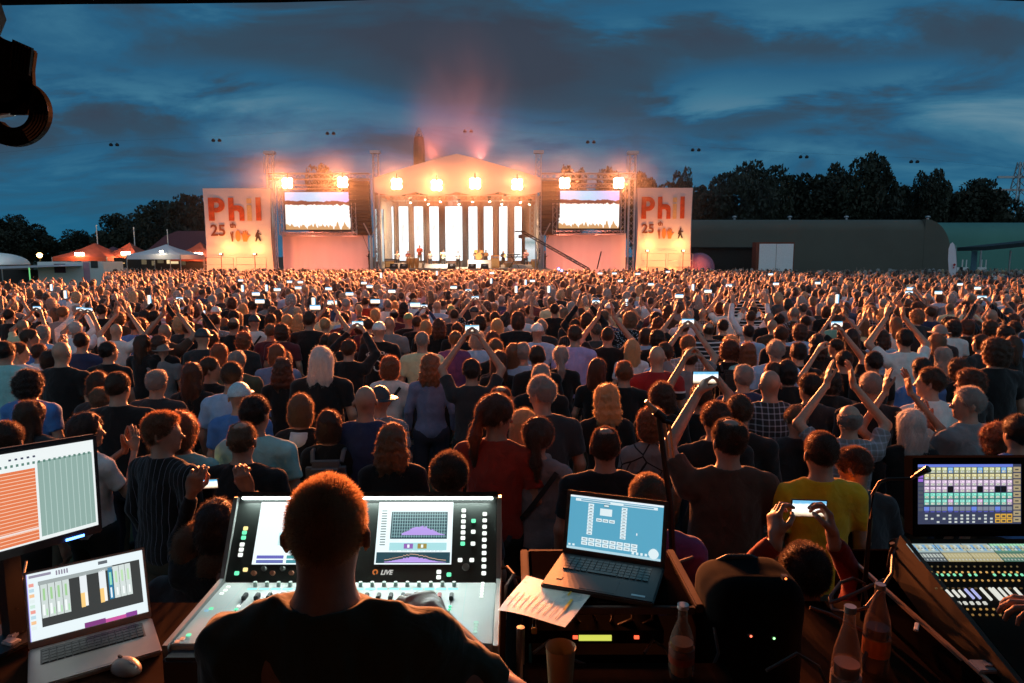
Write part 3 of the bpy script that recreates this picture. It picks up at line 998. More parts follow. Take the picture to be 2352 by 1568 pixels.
# ---------------------------------------------------------------- paired floodlights slung high over the field, on one cable
prs = [(262, 332), (497, 322), (759, 306), (1075, 301), (1357, 326), (1598, 344), (1846, 360), (2100, 371)]
pts = []
for i, (px, py) in enumerate(prs):
    c = S(px, py, 95)
    pts.append(c + Vector((0, 0, 0.5)))
    t = thing('sky_floodlight', 'pair of dark floodlights hung high in the sky, %s of eight from left' % ('first', 'second', 'third', 'fourth', 'fifth', 'sixth', 'seventh', 'last')[i], 'floodlight', c, group='paired floodlights hung in the sky')
    for sx in (-0.42, 0.42): MB().lathe([(0.12, 0.2), (0.26, 0.0), (0.2, -0.18)], (sx, 0, 0), 10).build('lamp_head', M_black, t)
    MB().tube([(-0.42, 0, 0.22), (0, 0, 0.5), (0.42, 0, 0.22)], 0.01, 4).build('bracket', M_black, t)
pts = [pts[0] + Vector((-60, 0, -6))] + pts + [pts[-1] + Vector((60, 0, -6))]
tag(MB().tube(pts, 0.006, 4).build('suspension_cable', M_cable), 'hair-thin cable strung over the field carrying the paired floodlights', 'cable')

# ---------------------------------------------------------------- left side: tents, trailer, lamp
M_redtent = pmat('red_tent_cloth', (0.55, 0.10, 0.05), 0.8, var=0.12, scale=1)
M_purptent = pmat('purple_tent_cloth', (0.20, 0.07, 0.09), 0.85)
M_palet = pmat('pale_tent_cloth', (0.62, 0.64, 0.72), 0.8, var=0.04)


def pagoda(name, label, px, ptop, pe, w, Y, mat, lit=None, cat='tent'):
    c = S(px, pe, Y); top = S(px, ptop, Y)
    hw = w / F * Y / 2
    t = thing(name, label, cat, (c.x, Y, 0), 0, 'peaked tents left of the stage')
    vs = []; fs = []; nn = 16
    prof = [(1.0, c.z), (0.62, c.z + (top.z - c.z) * 0.30), (0.32, c.z + (top.z - c.z) * 0.60), (0.10, c.z + (top.z - c.z) * 0.88), (0.01, top.z)]
    for (r, z) in prof:
        for k in range(nn):
            a = 2 * pi * k / nn + pi / 4
            q = max(abs(cos(a)), abs(sin(a)))
            vs.append((hw * r * cos(a) / q, hw * r * sin(a) / q, z))
    for i in range(len(prof) - 1):
        for k in range(nn): fs.append((i * nn + k, i * nn + (k + 1) % nn, (i + 1) * nn + (k + 1) % nn, (i + 1) * nn + k))
    MB().add(vs, fs).build('canopy', mat, t)
    MB().add([(sx * hw, sy * hw, c.z - 0.35 * e) for e in (0, 1) for sx, sy in ((-1, -1), (1, -1), (1, 1), (-1, 1))], [(i, (i + 1) % 4, 4 + (i + 1) % 4, 4 + i) for i in range(4)]).build('valance', mat, t)
    for sx in (-1, 1):
        for sy in (-1, 1): MB().tube([(sx * hw, sy * hw, 0), (sx * hw, sy * hw, c.z)], 0.04, 6).build('pole', M_steel, t)
    if lit:
        MB().tube([(lit[2] * hw, -hw * 0.97, c.z), (lit[2] * hw, -hw * 0.97, c.z + 0.3)], 0.02, 5).build('lamp_bracket', M_steel, t)
        MB().box((lit[2] * hw, -hw * 0.98, c.z + 0.25), (0.75 if lit[0] > 30 else 0.22, 0.10, 0.24 if lit[0] > 30 else 0.1)).build('tent_light', emat('tent_lamp', (1, 0.85, 0.6), 30), t)
        ld = bpy.data.lights.new('tent', 'POINT'); ld.energy = lit[0]; ld.color = lit[1]; ld.shadow_soft_size = 0.15
        lo = bpy.data.objects.new('tent', ld); lo.location = (lit[2] * hw, -hw * 0.55, c.z - 0.3); lo.parent = t; col.objects.link(lo)
        ld = bpy.data.lights.new('tent', 'POINT'); ld.energy = lit[0] * 2.4; ld.color = lit[1]; ld.shadow_soft_size = 0.15
        lo = bpy.data.objects.new('tent', ld); lo.location = (lit[2] * hw, -hw * 1.3, c.z + 0.3); lo.parent = t; col.objects.link(lo)
    return t


pagoda('pavilion_tent', 'red pavilion tent with a bright lamp beside the first flagpole', 220, 558, 590, 120, 62, M_redtent, (60, (1, 0.5, 0.2), 0.0))
pagoda('pavilion_tent', 'red pavilion tent with a bright lamp beside the second flagpole', 300, 557, 588, 85, 63, M_redtent, (60, (1, 0.5, 0.2), 0.3))
pagoda('pavilion_tent', 'dim purple tent peak between the two red pavilions', 262, 566, 590, 90, 67, M_purptent)
pagoda('pavilion_tent', 'pale blue-white parasol tent right of the red pavilions', 383, 561, 585, 118, 56, M_palet, (14, (1, 0.8, 0.5), 0.3))
pagoda('pavilion_tent', 'salmon-lit tent tucked against the left banner', 462, 556, 590, 95, 60, M_redtent, (40, (1, 0.5, 0.25), 0.3))
a = S(335, 590, 74); b = S(490, 530, 74)
t = thing('marquee', 'large dim purple-brown marquee roof behind the parasol tent', 'tent')
MB().prism([(a.x, 74, 0), (a.x, 74, a.z + 0.6), (a.x + 2.2, 74, b.z - 0.5), (a.x + 3.6, 74, b.z), (b.x, 74, b.z), (b.x, 74, 0)], (0, 1, 0), 12).build('marquee_roof', M_purptent, t)
for i, (px, py) in enumerate(((221, 518), (307, 523), (384, 528))):
    c = S(px, py, 64.5)
    t = thing('flagpole', 'bare pale flagpole, %s of three from left among the tents' % ('first', 'second', 'third')[i], 'flagpole', (c.x, 64.5, 0), group='bare flagpoles among the tents')
    MB().tube([(0, 0, 0), (0, 0, c.z)], [0.06, 0.04], 8).build('shaft', M_white, t)
    MB().lathe([(0.02, -0.08), (0.08, 0), (0.02, 0.08)], (0, 0, c.z), 8).build('finial', M_white, t)
# stall under the parasol tent
a = S(322, 625, 58); b = S(470, 592, 58)
t = thing('food_stall', 'dark food stall front with small lit notices under the parasol tent', 'stall')
MB().box(((a.x + b.x) / 2, 59.6, b.z / 2), (b.x - a.x, 2.6, b.z)).build('stall_wall', pmat('stall_brown', (0.06, 0.035, 0.025), 0.9), t)
for i, (px, py, w, h_, e) in enumerate(((390, 601, 0.55, 0.32, 1.0), (402, 601, 0.5, 0.32, 0.9), (330, 600, 0.4, 0.5, 0.12), (352, 604, 0.3, 0.4, 0.15), (368, 600, 0.5, 0.3, 0.10), (420, 603, 0.4, 0.4, 0.08))):
    c = S(px, py, 58.2)
    MB().box((c.x, 58.25, c.z), (w, 0.05, h_)).build('notice', emat('notice_glow_%d' % i, (1, 0.75, 0.4), e), t)
# dark kiosk left of it with a hanging lamp
a = S(240, 625, 58); b = S(322, 592, 58)
t = thing('kiosk', 'dark open kiosk between the white trailer and the food stall', 'kiosk')
MB().box(((a.x + b.x) / 2, 60.5, b.z / 2), (b.x - a.x, 2.0, b.z)).build('kiosk_wall', pmat('stall_brown2', (0.035, 0.025, 0.02), 0.9), t)
c = S(270, 604, 59)
MB().box(c, (1.2, 0.05, 0.06)).build('strip_light', emat('strip_glow', (1, 0.6, 0.25), 1.2), t)
# white trailer
Yt_ = 46.0
a = S(88, 640, Yt_); b = S(236, 601, Yt_)
t = thing('white_trailer', 'white box trailer with dark sign and small dark window behind the left crowd', 'trailer')
W = b.x - a.x
MB().box(((a.x + b.x) / 2, Yt_ + 1.2, (b.z + 0.5) / 2), (W, 2.4, b.z - 0.5)).build('trailer_body', pmat('trailer_white', (0.72, 0.74, 0.70), 0.6, var=0.04), t, bevel=0.03)
c = S(138, 616, Yt_); MB().box((c.x, Yt_ - 0.02, c.z), (0.74, 0.03, 0.6)).build('sign_panel', pmat('plum_panel', (0.10, 0.03, 0.05), 0.7), t)
c = S(217, 607, Yt_); MB().box((c.x, Yt_ - 0.02, c.z), (0.46, 0.04, 0.46)).build('window', pmat('dark_glass', (0.03, 0.04, 0.04), 0.1), t)
c = S(199, 618, Yt_); MB().box((c.x, Yt_ - 0.012, (b.z + 0.5) / 2), (0.42, 0.02, b.z - 0.56)).build('pink_panel', pmat('pink_panel', (0.55, 0.30, 0.38), 0.7, var=0.05), t)
for sx in (0.25, 0.75): MB().lathe([(0.3, -0.1), (0.3, 0.1)], (a.x + W * sx, Yt_ + 0.3, 0.3), 16, Matrix.Rotation(pi / 2, 3, 'X')).build('wheel', M_cable, t)
# domed tent at the edge
c = S(8, 604, 50)
t = thing('domed_tent', 'bright white domed tent top over an awning at the picture edge', 'tent', (c.x - 0.6, 50, 0))
Rr = 2.1
M_dome = pmat('dome_cloth', (0.8, 0.82, 0.82), 0.7, var=0.03)
MB().lathe([(Rr * sin(q) * 1.0, c.z - 0.1 + 0.85 * cos(q)) for q in [pi / 2 - i * pi / 24 for i in range(12)]] , (0, 0, 0), 28).build('dome', M_dome, t, smooth=True)
MB().lathe([(Rr, c.z - 0.55), (Rr, c.z - 0.1)], n=28).build('dome_band', pmat('dome_band', (0.10, 0.10, 0.09), 0.8), t)
for k in range(4): MB().tube([(Rr * cos(k * pi / 2 + .8) * 0.95, Rr * sin(k * pi / 2 + .8) * 0.95, 0), (Rr * cos(k * pi / 2 + .8) * 0.95, Rr * sin(k * pi / 2 + .8) * 0.95, c.z - 0.5)], 0.05, 6).build('pole', M_steel, t)
ld = bpy.data.lights.new('dome', 'POINT'); ld.energy = 260; ld.color = (0.85, 1, 1); ld.shadow_soft_size = 0.2
lo = bpy.data.objects.new('dome', ld); lo.location = (0.2, -4.2, c.z + 1.6); lo.parent = t; col.objects.link(lo)
MB().box((0.2, -4.2, c.z + 1.75), (0.3, 0.3, 0.08)).build('lamp_head', emat('dome_lamp', (0.9, 1, 1), 2), t)
MB().tube([(0.2, -4.2, c.z + 1.75), (-1.5, -1.5, c.z - 0.4)], 0.03, 5).build('lamp_arm', M_steel, t)
a = S(-20, 612, 44); b = S(100, 607, 44)
t = thing('open_awning', 'thin flat awning on a green-lit pole below the domed tent', 'awning')
MB().prism([(a.x, 44, a.z), (b.x + 0.8, 44, b.z - 0.02), (b.x + 1.2, 44, b.z - 0.12), (a.x, 44, a.z - 0.16)], (0, 1, 0), 2.5).build('awning_roof', M_palet, t)
c = S(63, 600, 44); MB().tube([(c.x, 44.1, 0), (c.x, 44.1, b.z - 0.1)], 0.035, 8).build('green_pole', emat('green_neon', (0.25, 1.0, 0.35), 0.7), t)
c = S(0, 600, 44); MB().tube([(c.x, 44.1, 0), (c.x, 44.1, b.z - 0.1)], 0.035, 8).build('pole', M_steel, t)
MB().box((a.x + 1.0, 46.3, 0.9), (4.5, 0.1, 1.8)).build('counter_wall', M_dark, t)
# street lamp and lit shrub
c = S(91, 586, 72)
t = thing('street_lamp', 'glowing orange street lamp between the domed tent and the red pavilion', 'street lamp', (c.x, 72, 0))
MB().tube([(0, 0, 0), (0, 0, c.z - 0.2)], [0.08, 0.05], 8).build('pole', M_blackmetal, t)
MB().lathe([(0.05, -0.25), (0.24, -0.1), (0.26, 0.08), (0.1, 0.24)], (0, 0, c.z), 14).build('lamp_globe', emat('sodium_glow', (1, 0.55, 0.15), 26), t, smooth=True)
ld = bpy.data.lights.new('street', 'POINT'); ld.energy = 260; ld.color = (1, 0.6, 0.15); ld.shadow_soft_size = 0.2
lo = bpy.data.objects.new('street', ld); lo.location = (0.0, -0.5, c.z); lo.parent = t; col.objects.link(lo)
c = S(156, 586, 71)
t = thing('lit_shrub', 'yellow-lit leafy shrub between the street lamp and the red pavilion', 'shrub', (c.x, 71, 0))
o = obj('foliage', CROWNS[2], t); o.scale = (1.0, 0.9, 1.0); o.location = (0, 0, c.z - 0.4)
MB().tube([(0, 0, 0), (0, 0, c.z - 0.5)], 0.06, 6).build('stem', M_bark, t)
# ---------------------------------------------------------------- people materials
HC = {'dk': (0.018, 0.012, 0.010), 'br': (0.050, 0.028, 0.016), 'lb': (0.15, 0.095, 0.055), 'bl': (0.36, 0.26, 0.15), 'gy': (0.26, 0.25, 0.24),
      'wh': (0.55, 0.54, 0.52), 'rd': (0.062, 0.028, 0.016), 'og': (0.17, 0.075, 0.035), 'cw': (0.75, 0.74, 0.72), 'cb': (0.45, 0.60, 0.72), 'cd': (0.03, 0.03, 0.035), 'cg': (0.20, 0.26, 0.10)}
HW = {'dk': 'dark', 'br': 'brown', 'lb': 'light-brown', 'bl': 'blonde', 'gy': 'grey', 'wh': 'white', 'rd': 'auburn', 'og': 'ginger', 'cw': 'white', 'cb': 'pale-blue', 'cd': 'dark', 'cg': 'green'}
SC = {'bk': ((0.010, 0.0095, 0.010), 'black top'), 'dg': ((0.030, 0.030, 0.033), 'dark grey top'), 'gr': ((0.20, 0.20, 0.21), 'grey top'),
      'nv': ((0.025, 0.04, 0.10), 'navy top'), 'bl': ((0.07, 0.20, 0.50), 'blue top'), 'lb': ((0.32, 0.50, 0.72), 'pale blue top'),
      'wb': ((0.62, 0.70, 0.78), 'white shirt'), 'wh': ((0.72, 0.72, 0.70), 'white top'), 'te': ((0.30, 0.62, 0.62), 'turquoise shirt'),
      'cr': ((0.62, 0.58, 0.36), 'cream top'), 'mr': ((0.12, 0.022, 0.028), 'maroon top'), 'rd': ((0.30, 0.03, 0.015), 'red top'),
      'pu': ((0.12, 0.05, 0.16), 'purple top'), 'lv': ((0.42, 0.34, 0.62), 'lavender shirt'), 'ye': ((0.80, 0.43, 0.01), 'yellow T-shirt'),
      'bn': ((0.075, 0.040, 0.025), 'brown top'), 'dn': ((0.15, 0.20, 0.34), 'denim shirt'), 'gn': ((0.20, 0.48, 0.38), 'green top'),
      'pk': ((0.55, 0.28, 0.32), 'pink top'), 'ol': ((0.07, 0.08, 0.05), 'olive top')}
SKIN = [(0.38, 0.21, 0.145), (0.44, 0.26, 0.18), (0.33, 0.18, 0.12), (0.40, 0.235, 0.165)]


def skin_mat(i):
    k = 'skin_%d' % i
    if k in MATS: return MATS[k]
    m = pmat(k, SKIN[i], 0.48, var=0.10, scale=30, bump=0.15)
    m.node_tree.nodes['Principled BSDF'].inputs['Subsurface Weight'].default_value = 0.0
    return m


def hair_mat(c):
    k = 'hair_' + c
    if k in MATS: return MATS[k]
    m = bpy.data.materials.new(k); m.use_nodes = True
    nt = m.node_tree; b = nt.nodes['Principled BSDF']
    t = N(nt, 'ShaderNodeTexCoord'); mp = N(nt, 'ShaderNodeMapping'); mp.inputs['Scale'].default_value = (260, 260, 28)
    n = N(nt, 'ShaderNodeTexNoise', i_Scale=1.0, i_Detail=3.0, i_Roughness=0.6)
    nt.links.new(t.outputs['Object'], mp.inputs[0]); nt.links.new(mp.outputs[0], n.inputs['Vector'])
    cc = HC[c]
    r = ramp(nt, [(0.3, tuple(x * 0.55 for x in cc)), (0.7, tuple(min(1, x * 1.5) for x in cc))])
    nt.links.new(n.outputs['Fac'], r.inputs[0]); nt.links.new(r.outputs[0], b.inputs['Base Color'])
    b.inputs['Roughness'].default_value = 0.42
    bp = N(nt, 'ShaderNodeBump', i_Strength=0.6, i_Distance=0.004)
    nt.links.new(n.outputs['Fac'], bp.inputs['Height']); nt.links.new(bp.outputs[0], b.inputs['Normal'])
    if not c.startswith('c'):
        tr = N(nt, 'ShaderNodeBsdfTranslucent')
        tr.inputs[0].default_value = (*[min(1, x * 2.6 + 0.16 * (1, 0.7, 0.5)[q]) for q, x in enumerate(cc)], 1)
        ms = N(nt, 'ShaderNodeMixShader', i_0=0.42)
        nt.links.new(b.outputs[0], ms.inputs[1]); nt.links.new(tr.outputs[0], ms.inputs[2])
        nt.links.new(ms.outputs[0], nt.nodes['Material Output'].inputs[0])
        b.inputs['Sheen Weight'].default_value = 0.5
        b.inputs['Sheen Roughness'].default_value = 0.35
    MATS[k] = m
    return m


def cloth_mat(c, pat=None):
    k = 'cloth_%s_%s' % (c, pat)
    if k in MATS: return MATS[k]
    cc = SC[c][0]
    m = pmat(k, cc, 0.9, var=0.18, scale=7, sheen=0.25, bump=0.0, spec=0.2)
    nt = m.node_tree; b = nt.nodes['Principled BSDF']
    t = N(nt, 'ShaderNodeTexCoord')
    n2_ = N(nt, 'ShaderNodeTexNoise', i_Scale=9.0, i_Detail=3.0, i_Distortion=1.2)
    nt.links.new(t.outputs['Object'], n2_.inputs['Vector'])
    bp = N(nt, 'ShaderNodeBump', i_Strength=0.5, i_Distance=0.02)
    nt.links.new(n2_.outputs['Fac'], bp.inputs['Height']); nt.links.new(bp.outputs[0], b.inputs['Normal'])
    if pat:
        sp = N(nt, 'ShaderNodeSeparateXYZ'); nt.links.new(t.outputs['Object'], sp.inputs[0])
        def lines(sock, f, th):
            a = N(nt, 'ShaderNodeMath', operation='MULTIPLY', i_1=f); nt.links.new(sock, a.inputs[0])
            fr = N(nt, 'ShaderNodeMath', operation='FRACT'); nt.links.new(a.outputs[0], fr.inputs[0])
            g = N(nt, 'ShaderNodeMath', operation='LESS_THAN', i_1=th); nt.links.new(fr.outputs[0], g.inputs[0])
            return g
        if pat == 'plaid':
            a = lines(sp.outputs[0], 22, 0.22); c2 = lines(sp.outputs[2], 22, 0.22)
            s_ = N(nt, 'ShaderNodeMath', operation='ADD'); nt.links.new(a.outputs[0], s_.inputs[0]); nt.links.new(c2.outputs[0], s_.inputs[1])
            fac = N(nt, 'ShaderNodeMath', operation='MULTIPLY', i_1=0.45); nt.links.new(s_.outputs[0], fac.inputs[0])
            c_hi = (0.42, 0.44, 0.52)
        elif pat == 'pin':
            fac = lines(sp.outputs[0], 30, 0.08); c_hi = (0.16, 0.17, 0.22)
        elif pat == 'stripe':
            fac = lines(sp.outputs[2], 16, 0.30); c_hi = (0.6, 0.6, 0.62)
        elif pat == 'flower':
            v = N(nt, 'ShaderNodeTexVoronoi', i_Scale=38.0); nt.links.new(t.outputs['Object'], v.inputs['Vector'])
            fac = N(nt, 'ShaderNodeMath', operation='LESS_THAN', i_1=0.30); nt.links.new(v.outputs['Distance'], fac.inputs[0]); c_hi = (0.45, 0.5, 0.62)
        elif pat == 'yoke':                       # red yoke, one white band, black below
            rr = ramp(nt, [(0.0, (0.012, 0.012, 0.014)), (0.5, (0.7, 0.7, 0.72)), (0.62, (0.32, 0.02, 0.02))], 'CONSTANT')
            mr = N(nt, 'ShaderNodeMapRange', i_1=1.21, i_2=1.36); nt.links.new(sp.outputs[2], mr.inputs[0]); nt.links.new(mr.outputs[0], rr.inputs[0])
            nt.links.new(rr.outputs[0], b.inputs['Base Color']); return m
        elif pat == 'map':                        # grey shirt printed with dark line drawings
            v = N(nt, 'ShaderNodeTexVoronoi', i_Scale=7.0); v.feature = 'DISTANCE_TO_EDGE'; nt.links.new(t.outputs['Object'], v.inputs['Vector'])
            fac = N(nt, 'ShaderNodeMath', operation='LESS_THAN', i_1=0.035); nt.links.new(v.outputs['Distance'], fac.inputs[0]); c_hi = (0.02, 0.02, 0.02)
        mx_ = N(nt, 'ShaderNodeMix', data_type='RGBA')
        src = b.inputs['Base Color'].links[0].from_socket
        nt.links.new(fac.outputs[0], mx_.inputs[0]); nt.links.new(src, mx_.inputs[6]); mx_.inputs[7].default_value = (*c_hi, 1)
        nt.links.new(mx_.outputs[2], b.inputs['Base Color'])
    return m


M_trousers = [pmat('dark_denim', (0.02, 0.025, 0.045), 0.9), pmat('black_trousers', (0.012, 0.012, 0.012), 0.9), pmat('khaki_trousers', (0.09, 0.075, 0.05), 0.9)]


def screen_mat(name, stops, strength, axis=1, rot=None):
    """vertical bands of light on a UV panel"""
    if name in MATS: return MATS[name]
    m = bpy.data.materials.new(name); m.use_nodes = True
    nt = m.node_tree; b = nt.nodes['Principled BSDF']
    b.inputs['Base Color'].default_value = (0.01, 0.01, 0.01, 1); b.inputs['Roughness'].default_value = 0.2
    t = N(nt, 'ShaderNodeTexCoord'); sp = N(nt, 'ShaderNodeSeparateXYZ'); nt.links.new(t.outputs['UV'], sp.inputs[0])
    n = N(nt, 'ShaderNodeTexNoise', i_Scale=7.0, i_Detail=4.0); nt.links.new(t.outputs['UV'], n.inputs['Vector'])
    a = N(nt, 'ShaderNodeMath', operation='MULTIPLY_ADD', i_1=0.16, i_2=-0.08); nt.links.new(n.outputs['Fac'], a.inputs[0])
    s_ = N(nt, 'ShaderNodeMath', operation='ADD'); nt.links.new(a.outputs[0], s_.inputs[0]); nt.links.new(sp.outputs[axis], s_.inputs[1])
    r = ramp(nt, stops); nt.links.new(s_.outputs[0], r.inputs[0])
    nt.links.new(r.outputs[0], b.inputs['Emission Color']); b.inputs['Emission Strength'].default_value = strength
    MATS[name] = m
    return m


M_phone_scr = screen_mat('phone_picture', [(0.0, (0.10, 0.03, 0.01)), (0.22, (0.9, 0.75, 0.55)), (0.5, (1, 1, 1)), (0.72, (0.75, 0.85, 0.95)), (0.85, (0.12, 0.35, 0.55))], 1.6)

HC['gb'] = (0.34, 0.19, 0.09); HW['gb'] = 'ginger'
# ---------------------------------------------------------------- phones
_ph = MB().box((0, 0, 0), (0.152, 0.009, 0.076)).build('smartphone', M_black, bevel=0.003)
ME_PHONE = _ph.data; bpy.data.objects.remove(_ph)
_ph = grid_panel('screen', (-0.070, -0.0052, -0.034), (0.140, 0, 0), (0, 0, 0.068), M_phone_scr)
ME_PSCR = _ph.data; bpy.data.objects.remove(_ph)


def phone(loc, label, rot=(0, 0, 0), scale=1.0, portrait=False, group=None):
    o = obj('smartphone', ME_PHONE, None, loc, (rot[0], rot[1] + (pi / 2 if portrait else 0), rot[2]))
    o.scale = (scale,) * 3
    tag(o, label, 'phone', group)
    obj('screen', ME_PSCR, o)
    return o


# ---------------------------------------------------------------- one person
BOUNCE = {}


def np_obj(name, V, Q, mat, parent=None, st=None, key=None):
    if key is not None and key in BOUNCE: me = BOUNCE[key]
    else:
        if st is not None:
            V2, T = st
            me = mesh_np(name, np.concatenate([V, V2]), [Q, T + len(V)], mat, True)
        else: me = mesh_np(name, V, [Q], mat, True)
        if key is not None: BOUNCE[key] = me
    return obj(name, me, parent, mat=mat)


CACHE = {}


def person(x, y, z, hgt, label, hair='short', hc='br', shirt='bk', pat=None, sleeve='short', pl='down', pr='down', head=(0, 0), yaw=0.0,
           k=1.0, fem=False, lean=0.0, side=0.0, h=0.014, nstr=1500, seed=0, hands=None, palm=None, cache=True, group='people watching the concert', hem=0.86, over=None, skin=None, trs=None, strand=None, hand_h=None, hs=None, fold=1.0):
    if hands is None:
        def hk(p): return 'open' if isinstance(p, str) and (p.startswith('clap') or p in ('wave', 'wide')) else 'hold' if isinstance(p, str) and 'phone' in p else 'relax'
        hands = (hk(pl), hk(pr))
    key = (hair, sleeve, pl, pr, head, k, fem, lean, side, h, nstr, hands, hem, strand) if cache else None
    if key is not None and key in CACHE: fig, parts = CACHE[key]
    else:
        fig = Fig(pl, pr, k, lean, head, fem, side, over)
        if hs: fig.hs = hs
        fig.fold = fold
        parts = make_parts(fig, hair, sleeve, hem, h, hands, seed * 0.37, palm, nstr, hand_h, strand or (0.020 + h * 0.3, 0.0006 + h * 0.06))
        if key is not None: CACHE[key] = (fig, parts)
    hk_ = hash(str(key)) if key is not None else None
    sk = skin if skin is not None else seed % 4
    root = np_obj('person', *parts['body'], skin_mat(sk), None, key=('b', hk_) if hk_ else None)
    sc = hgt / 1.76
    root.scale = (sc,) * 3
    root.rotation_euler = (0, 0, yaw)
    root.location = (x, y, z)
    tag(root, label, 'person', group)
    if 'hair' in parts:
        V, Q, st = parts['hair']
        nm = 'hair' if hair not in ('cap', 'hat') else hair
        np_obj(nm, V, Q, hair_mat(hc), root, st, key=('h', hk_) if hk_ else None)
    np_obj('shirt', *parts['shirt'], cloth_mat(shirt, pat), root, key=('s', hk_) if hk_ else None)
    if 'trousers' in parts: np_obj('trousers', *parts['trousers'], M_trousers[trs if trs is not None else seed % 3], root, key=('t', hk_) if hk_ else None)
    return root, fig, sc


def to_world(root, p): return Matrix.LocRotScale(root.location, root.rotation_euler, root.scale) @ Vector(p)


def seen_height(x, y, ztop):
    p = SZ(x, y, ztop)
    return p


def landmark(x):
    for lim, w in ((90, 'the white domed tent'), (240, 'the white trailer'), (330, 'the red pavilions'), (470, 'the pale parasol tent'), (560, 'the left banner'), (645, 'the left outer tower'),
                   (730, 'the left screen\'s left half'), (805, 'the left screen\'s right half'), (865, 'the left speaker array'), (940, 'the percussion'),
                   (1000, 'the backing singers'), (1075, 'the lead singer'), (1150, 'the guitarist'), (1235, 'the keyboards'), (1285, 'the right speaker array'), (1350, 'the right screen\'s left half'),
                   (1425, 'the right screen\'s right half'), (1510, 'the right outer tower'), (1595, 'the right banner'), (1680, 'the clear plastic ball'), (1740, 'the dark opening'), (1830, 'the white double doors'), (1960, 'the dark hall'),
                   (2090, 'the curved hall end'), (2200, 'the feather flag'), (2290, 'the lean-to roof'), (9999, 'the far lattice mast')):
        if x < lim: return w


def near_mark(x):
    for lim, w in ((240, 'behind the large monitor'), (560, 'behind the silver laptop'), (700, 'behind the desk\'s left half'), (870, 'beyond the sound engineer'), (1150, 'behind the desk\'s right half'),
                   (1300, 'between desk and black laptop'), (1530, 'beyond the black laptop'), (1720, 'beyond the microphone stand'), (2000, 'beyond the raised phone'), (9999, 'beyond the wide console screen')):
        if x < lim: return w


POSEW = {'clap': 'clapping', 'claphigh': 'clapping overhead', 'phone': 'filming overhead', 'phonehigh': 'filming high overhead', 'phonelow': 'filming', 'wave': 'hands raised', 'wide': 'arms spread up'}
USED = {}


def make_label(x, y, hair, hc, shirt, pat, pl, pr, yaw, extra=None):
    if hair == 'bald': hw = 'bald'
    elif hair == 'fringe': hw = 'balding %s-haired' % HW[hc]
    elif hair in ('cap', 'hat'): hw = '%s-%sped' % (HW[hc], 'cap') if hair == 'cap' else '%s-hatted' % HW[hc]
    else: hw = {'short': 'short-%s-haired', 'buzz': 'cropped-%s-haired', 'spiky': 'spiky-%s-haired', 'thin': 'thin-%s-haired', 'bob': '%s-bobbed', 'curly': 'curly-%s-haired', 'afro': 'bushy-%s-haired', 'long': 'long-%s-haired', 'wavy': 'wavy-%s-haired', 'pony': '%s-ponytailed'}[hair] % HW[hc]
    sw = SC[shirt][1]
    if pat: sw = {'plaid': 'plaid shirt', 'pin': 'dark pinstriped shirt', 'stripe': 'striped top', 'flower': 'patterned blouse', 'yoke': 'black jacket with red yoke', 'map': 'grey printed T-shirt'}[pat]
    p = POSEW.get(pr if isinstance(pr, str) else '') or POSEW.get(pl if isinstance(pl, str) else '')
    if extra: p = extra
    elif not p and abs(yaw) > 50: p = 'looking ' + ('left' if yaw > 0 else 'right')
    row = ('near rows ' + near_mark(x)) if y > 850 else ('middle rows below ' + landmark(x)) if y > 745 else ('farther rows below ' + landmark(x))
    lab = '%s person, %s%s, %s' % (hw, sw, ', ' + p if p else '', row)
    USED.setdefault(lab, []).append(x)
    return lab
# ---------------------------------------------------------------- stage
YS = 57.0
M_scrim = pmat('white_scrim', (0.62, 0.58, 0.56), 0.9, var=0.04, scale=0.4)
M_canvas = pmat('roof_canvas', (0.58, 0.53, 0.50), 0.85, var=0.06, scale=0.3)
M_deck = pmat('stage_deck', (0.30, 0.24, 0.18), 0.5, scale=1.5)
M_skirt = pmat('black_drape', (0.012, 0.012, 0.012), 0.95)
M_pa = pmat('speaker_black', (0.022, 0.019, 0.017), 0.7)
M_letter = pmat('banner_orange_print', (0.50, 0.075, 0.012), 0.85, scale=2.5, var=0.35)
M_letterp = pmat('banner_pale_print', (0.62, 0.44, 0.18), 0.85, var=0.1)
M_brownp = pmat('banner_brown_print', (0.20, 0.06, 0.02), 0.85, var=0.1)
M_ochre = pmat('banner_ochre_print', (0.50, 0.22, 0.05), 0.85, var=0.1)


def Sx(px, Y=YS): return S(px, 588, Y).x


def Sz(py, Y=YS): return S(1176, py, Y).z


def truss(name, a, b, w, mat, parent, n=None, r=0.035, br=0.016, label=None):
    """box truss between a and b"""
    a = Vector(a); b = Vector(b)
    d = (b - a); Ln = d.length; d.normalize()
    u = d.cross(Vector((0, 1, 0)))
    if u.length < 0.1: u = Vector((1, 0, 0))
    u.normalize(); v = d.cross(u)
    m = MB()
    cs = [(u * sx + v * sy) * w / 2 for sx, sy in ((1, 1), (-1, 1), (-1, -1), (1, -1))]
    for c in cs: m.tube([a + c, b + c], r, 6)
    n = n or max(2, int(Ln / (w * 1.1)))
    for i in range(n):
        p = a + d * (Ln * i / n); q = a + d * (Ln * (i + 1) / n)
        for j in range(4):
            c0, c1 = (cs[j], cs[(j + 1) % 4]) if i % 2 == 0 else (cs[(j + 1) % 4], cs[j])
            m.tube([p + c0, q + c1], br, 4, False)
    return m.build(name, mat, parent)


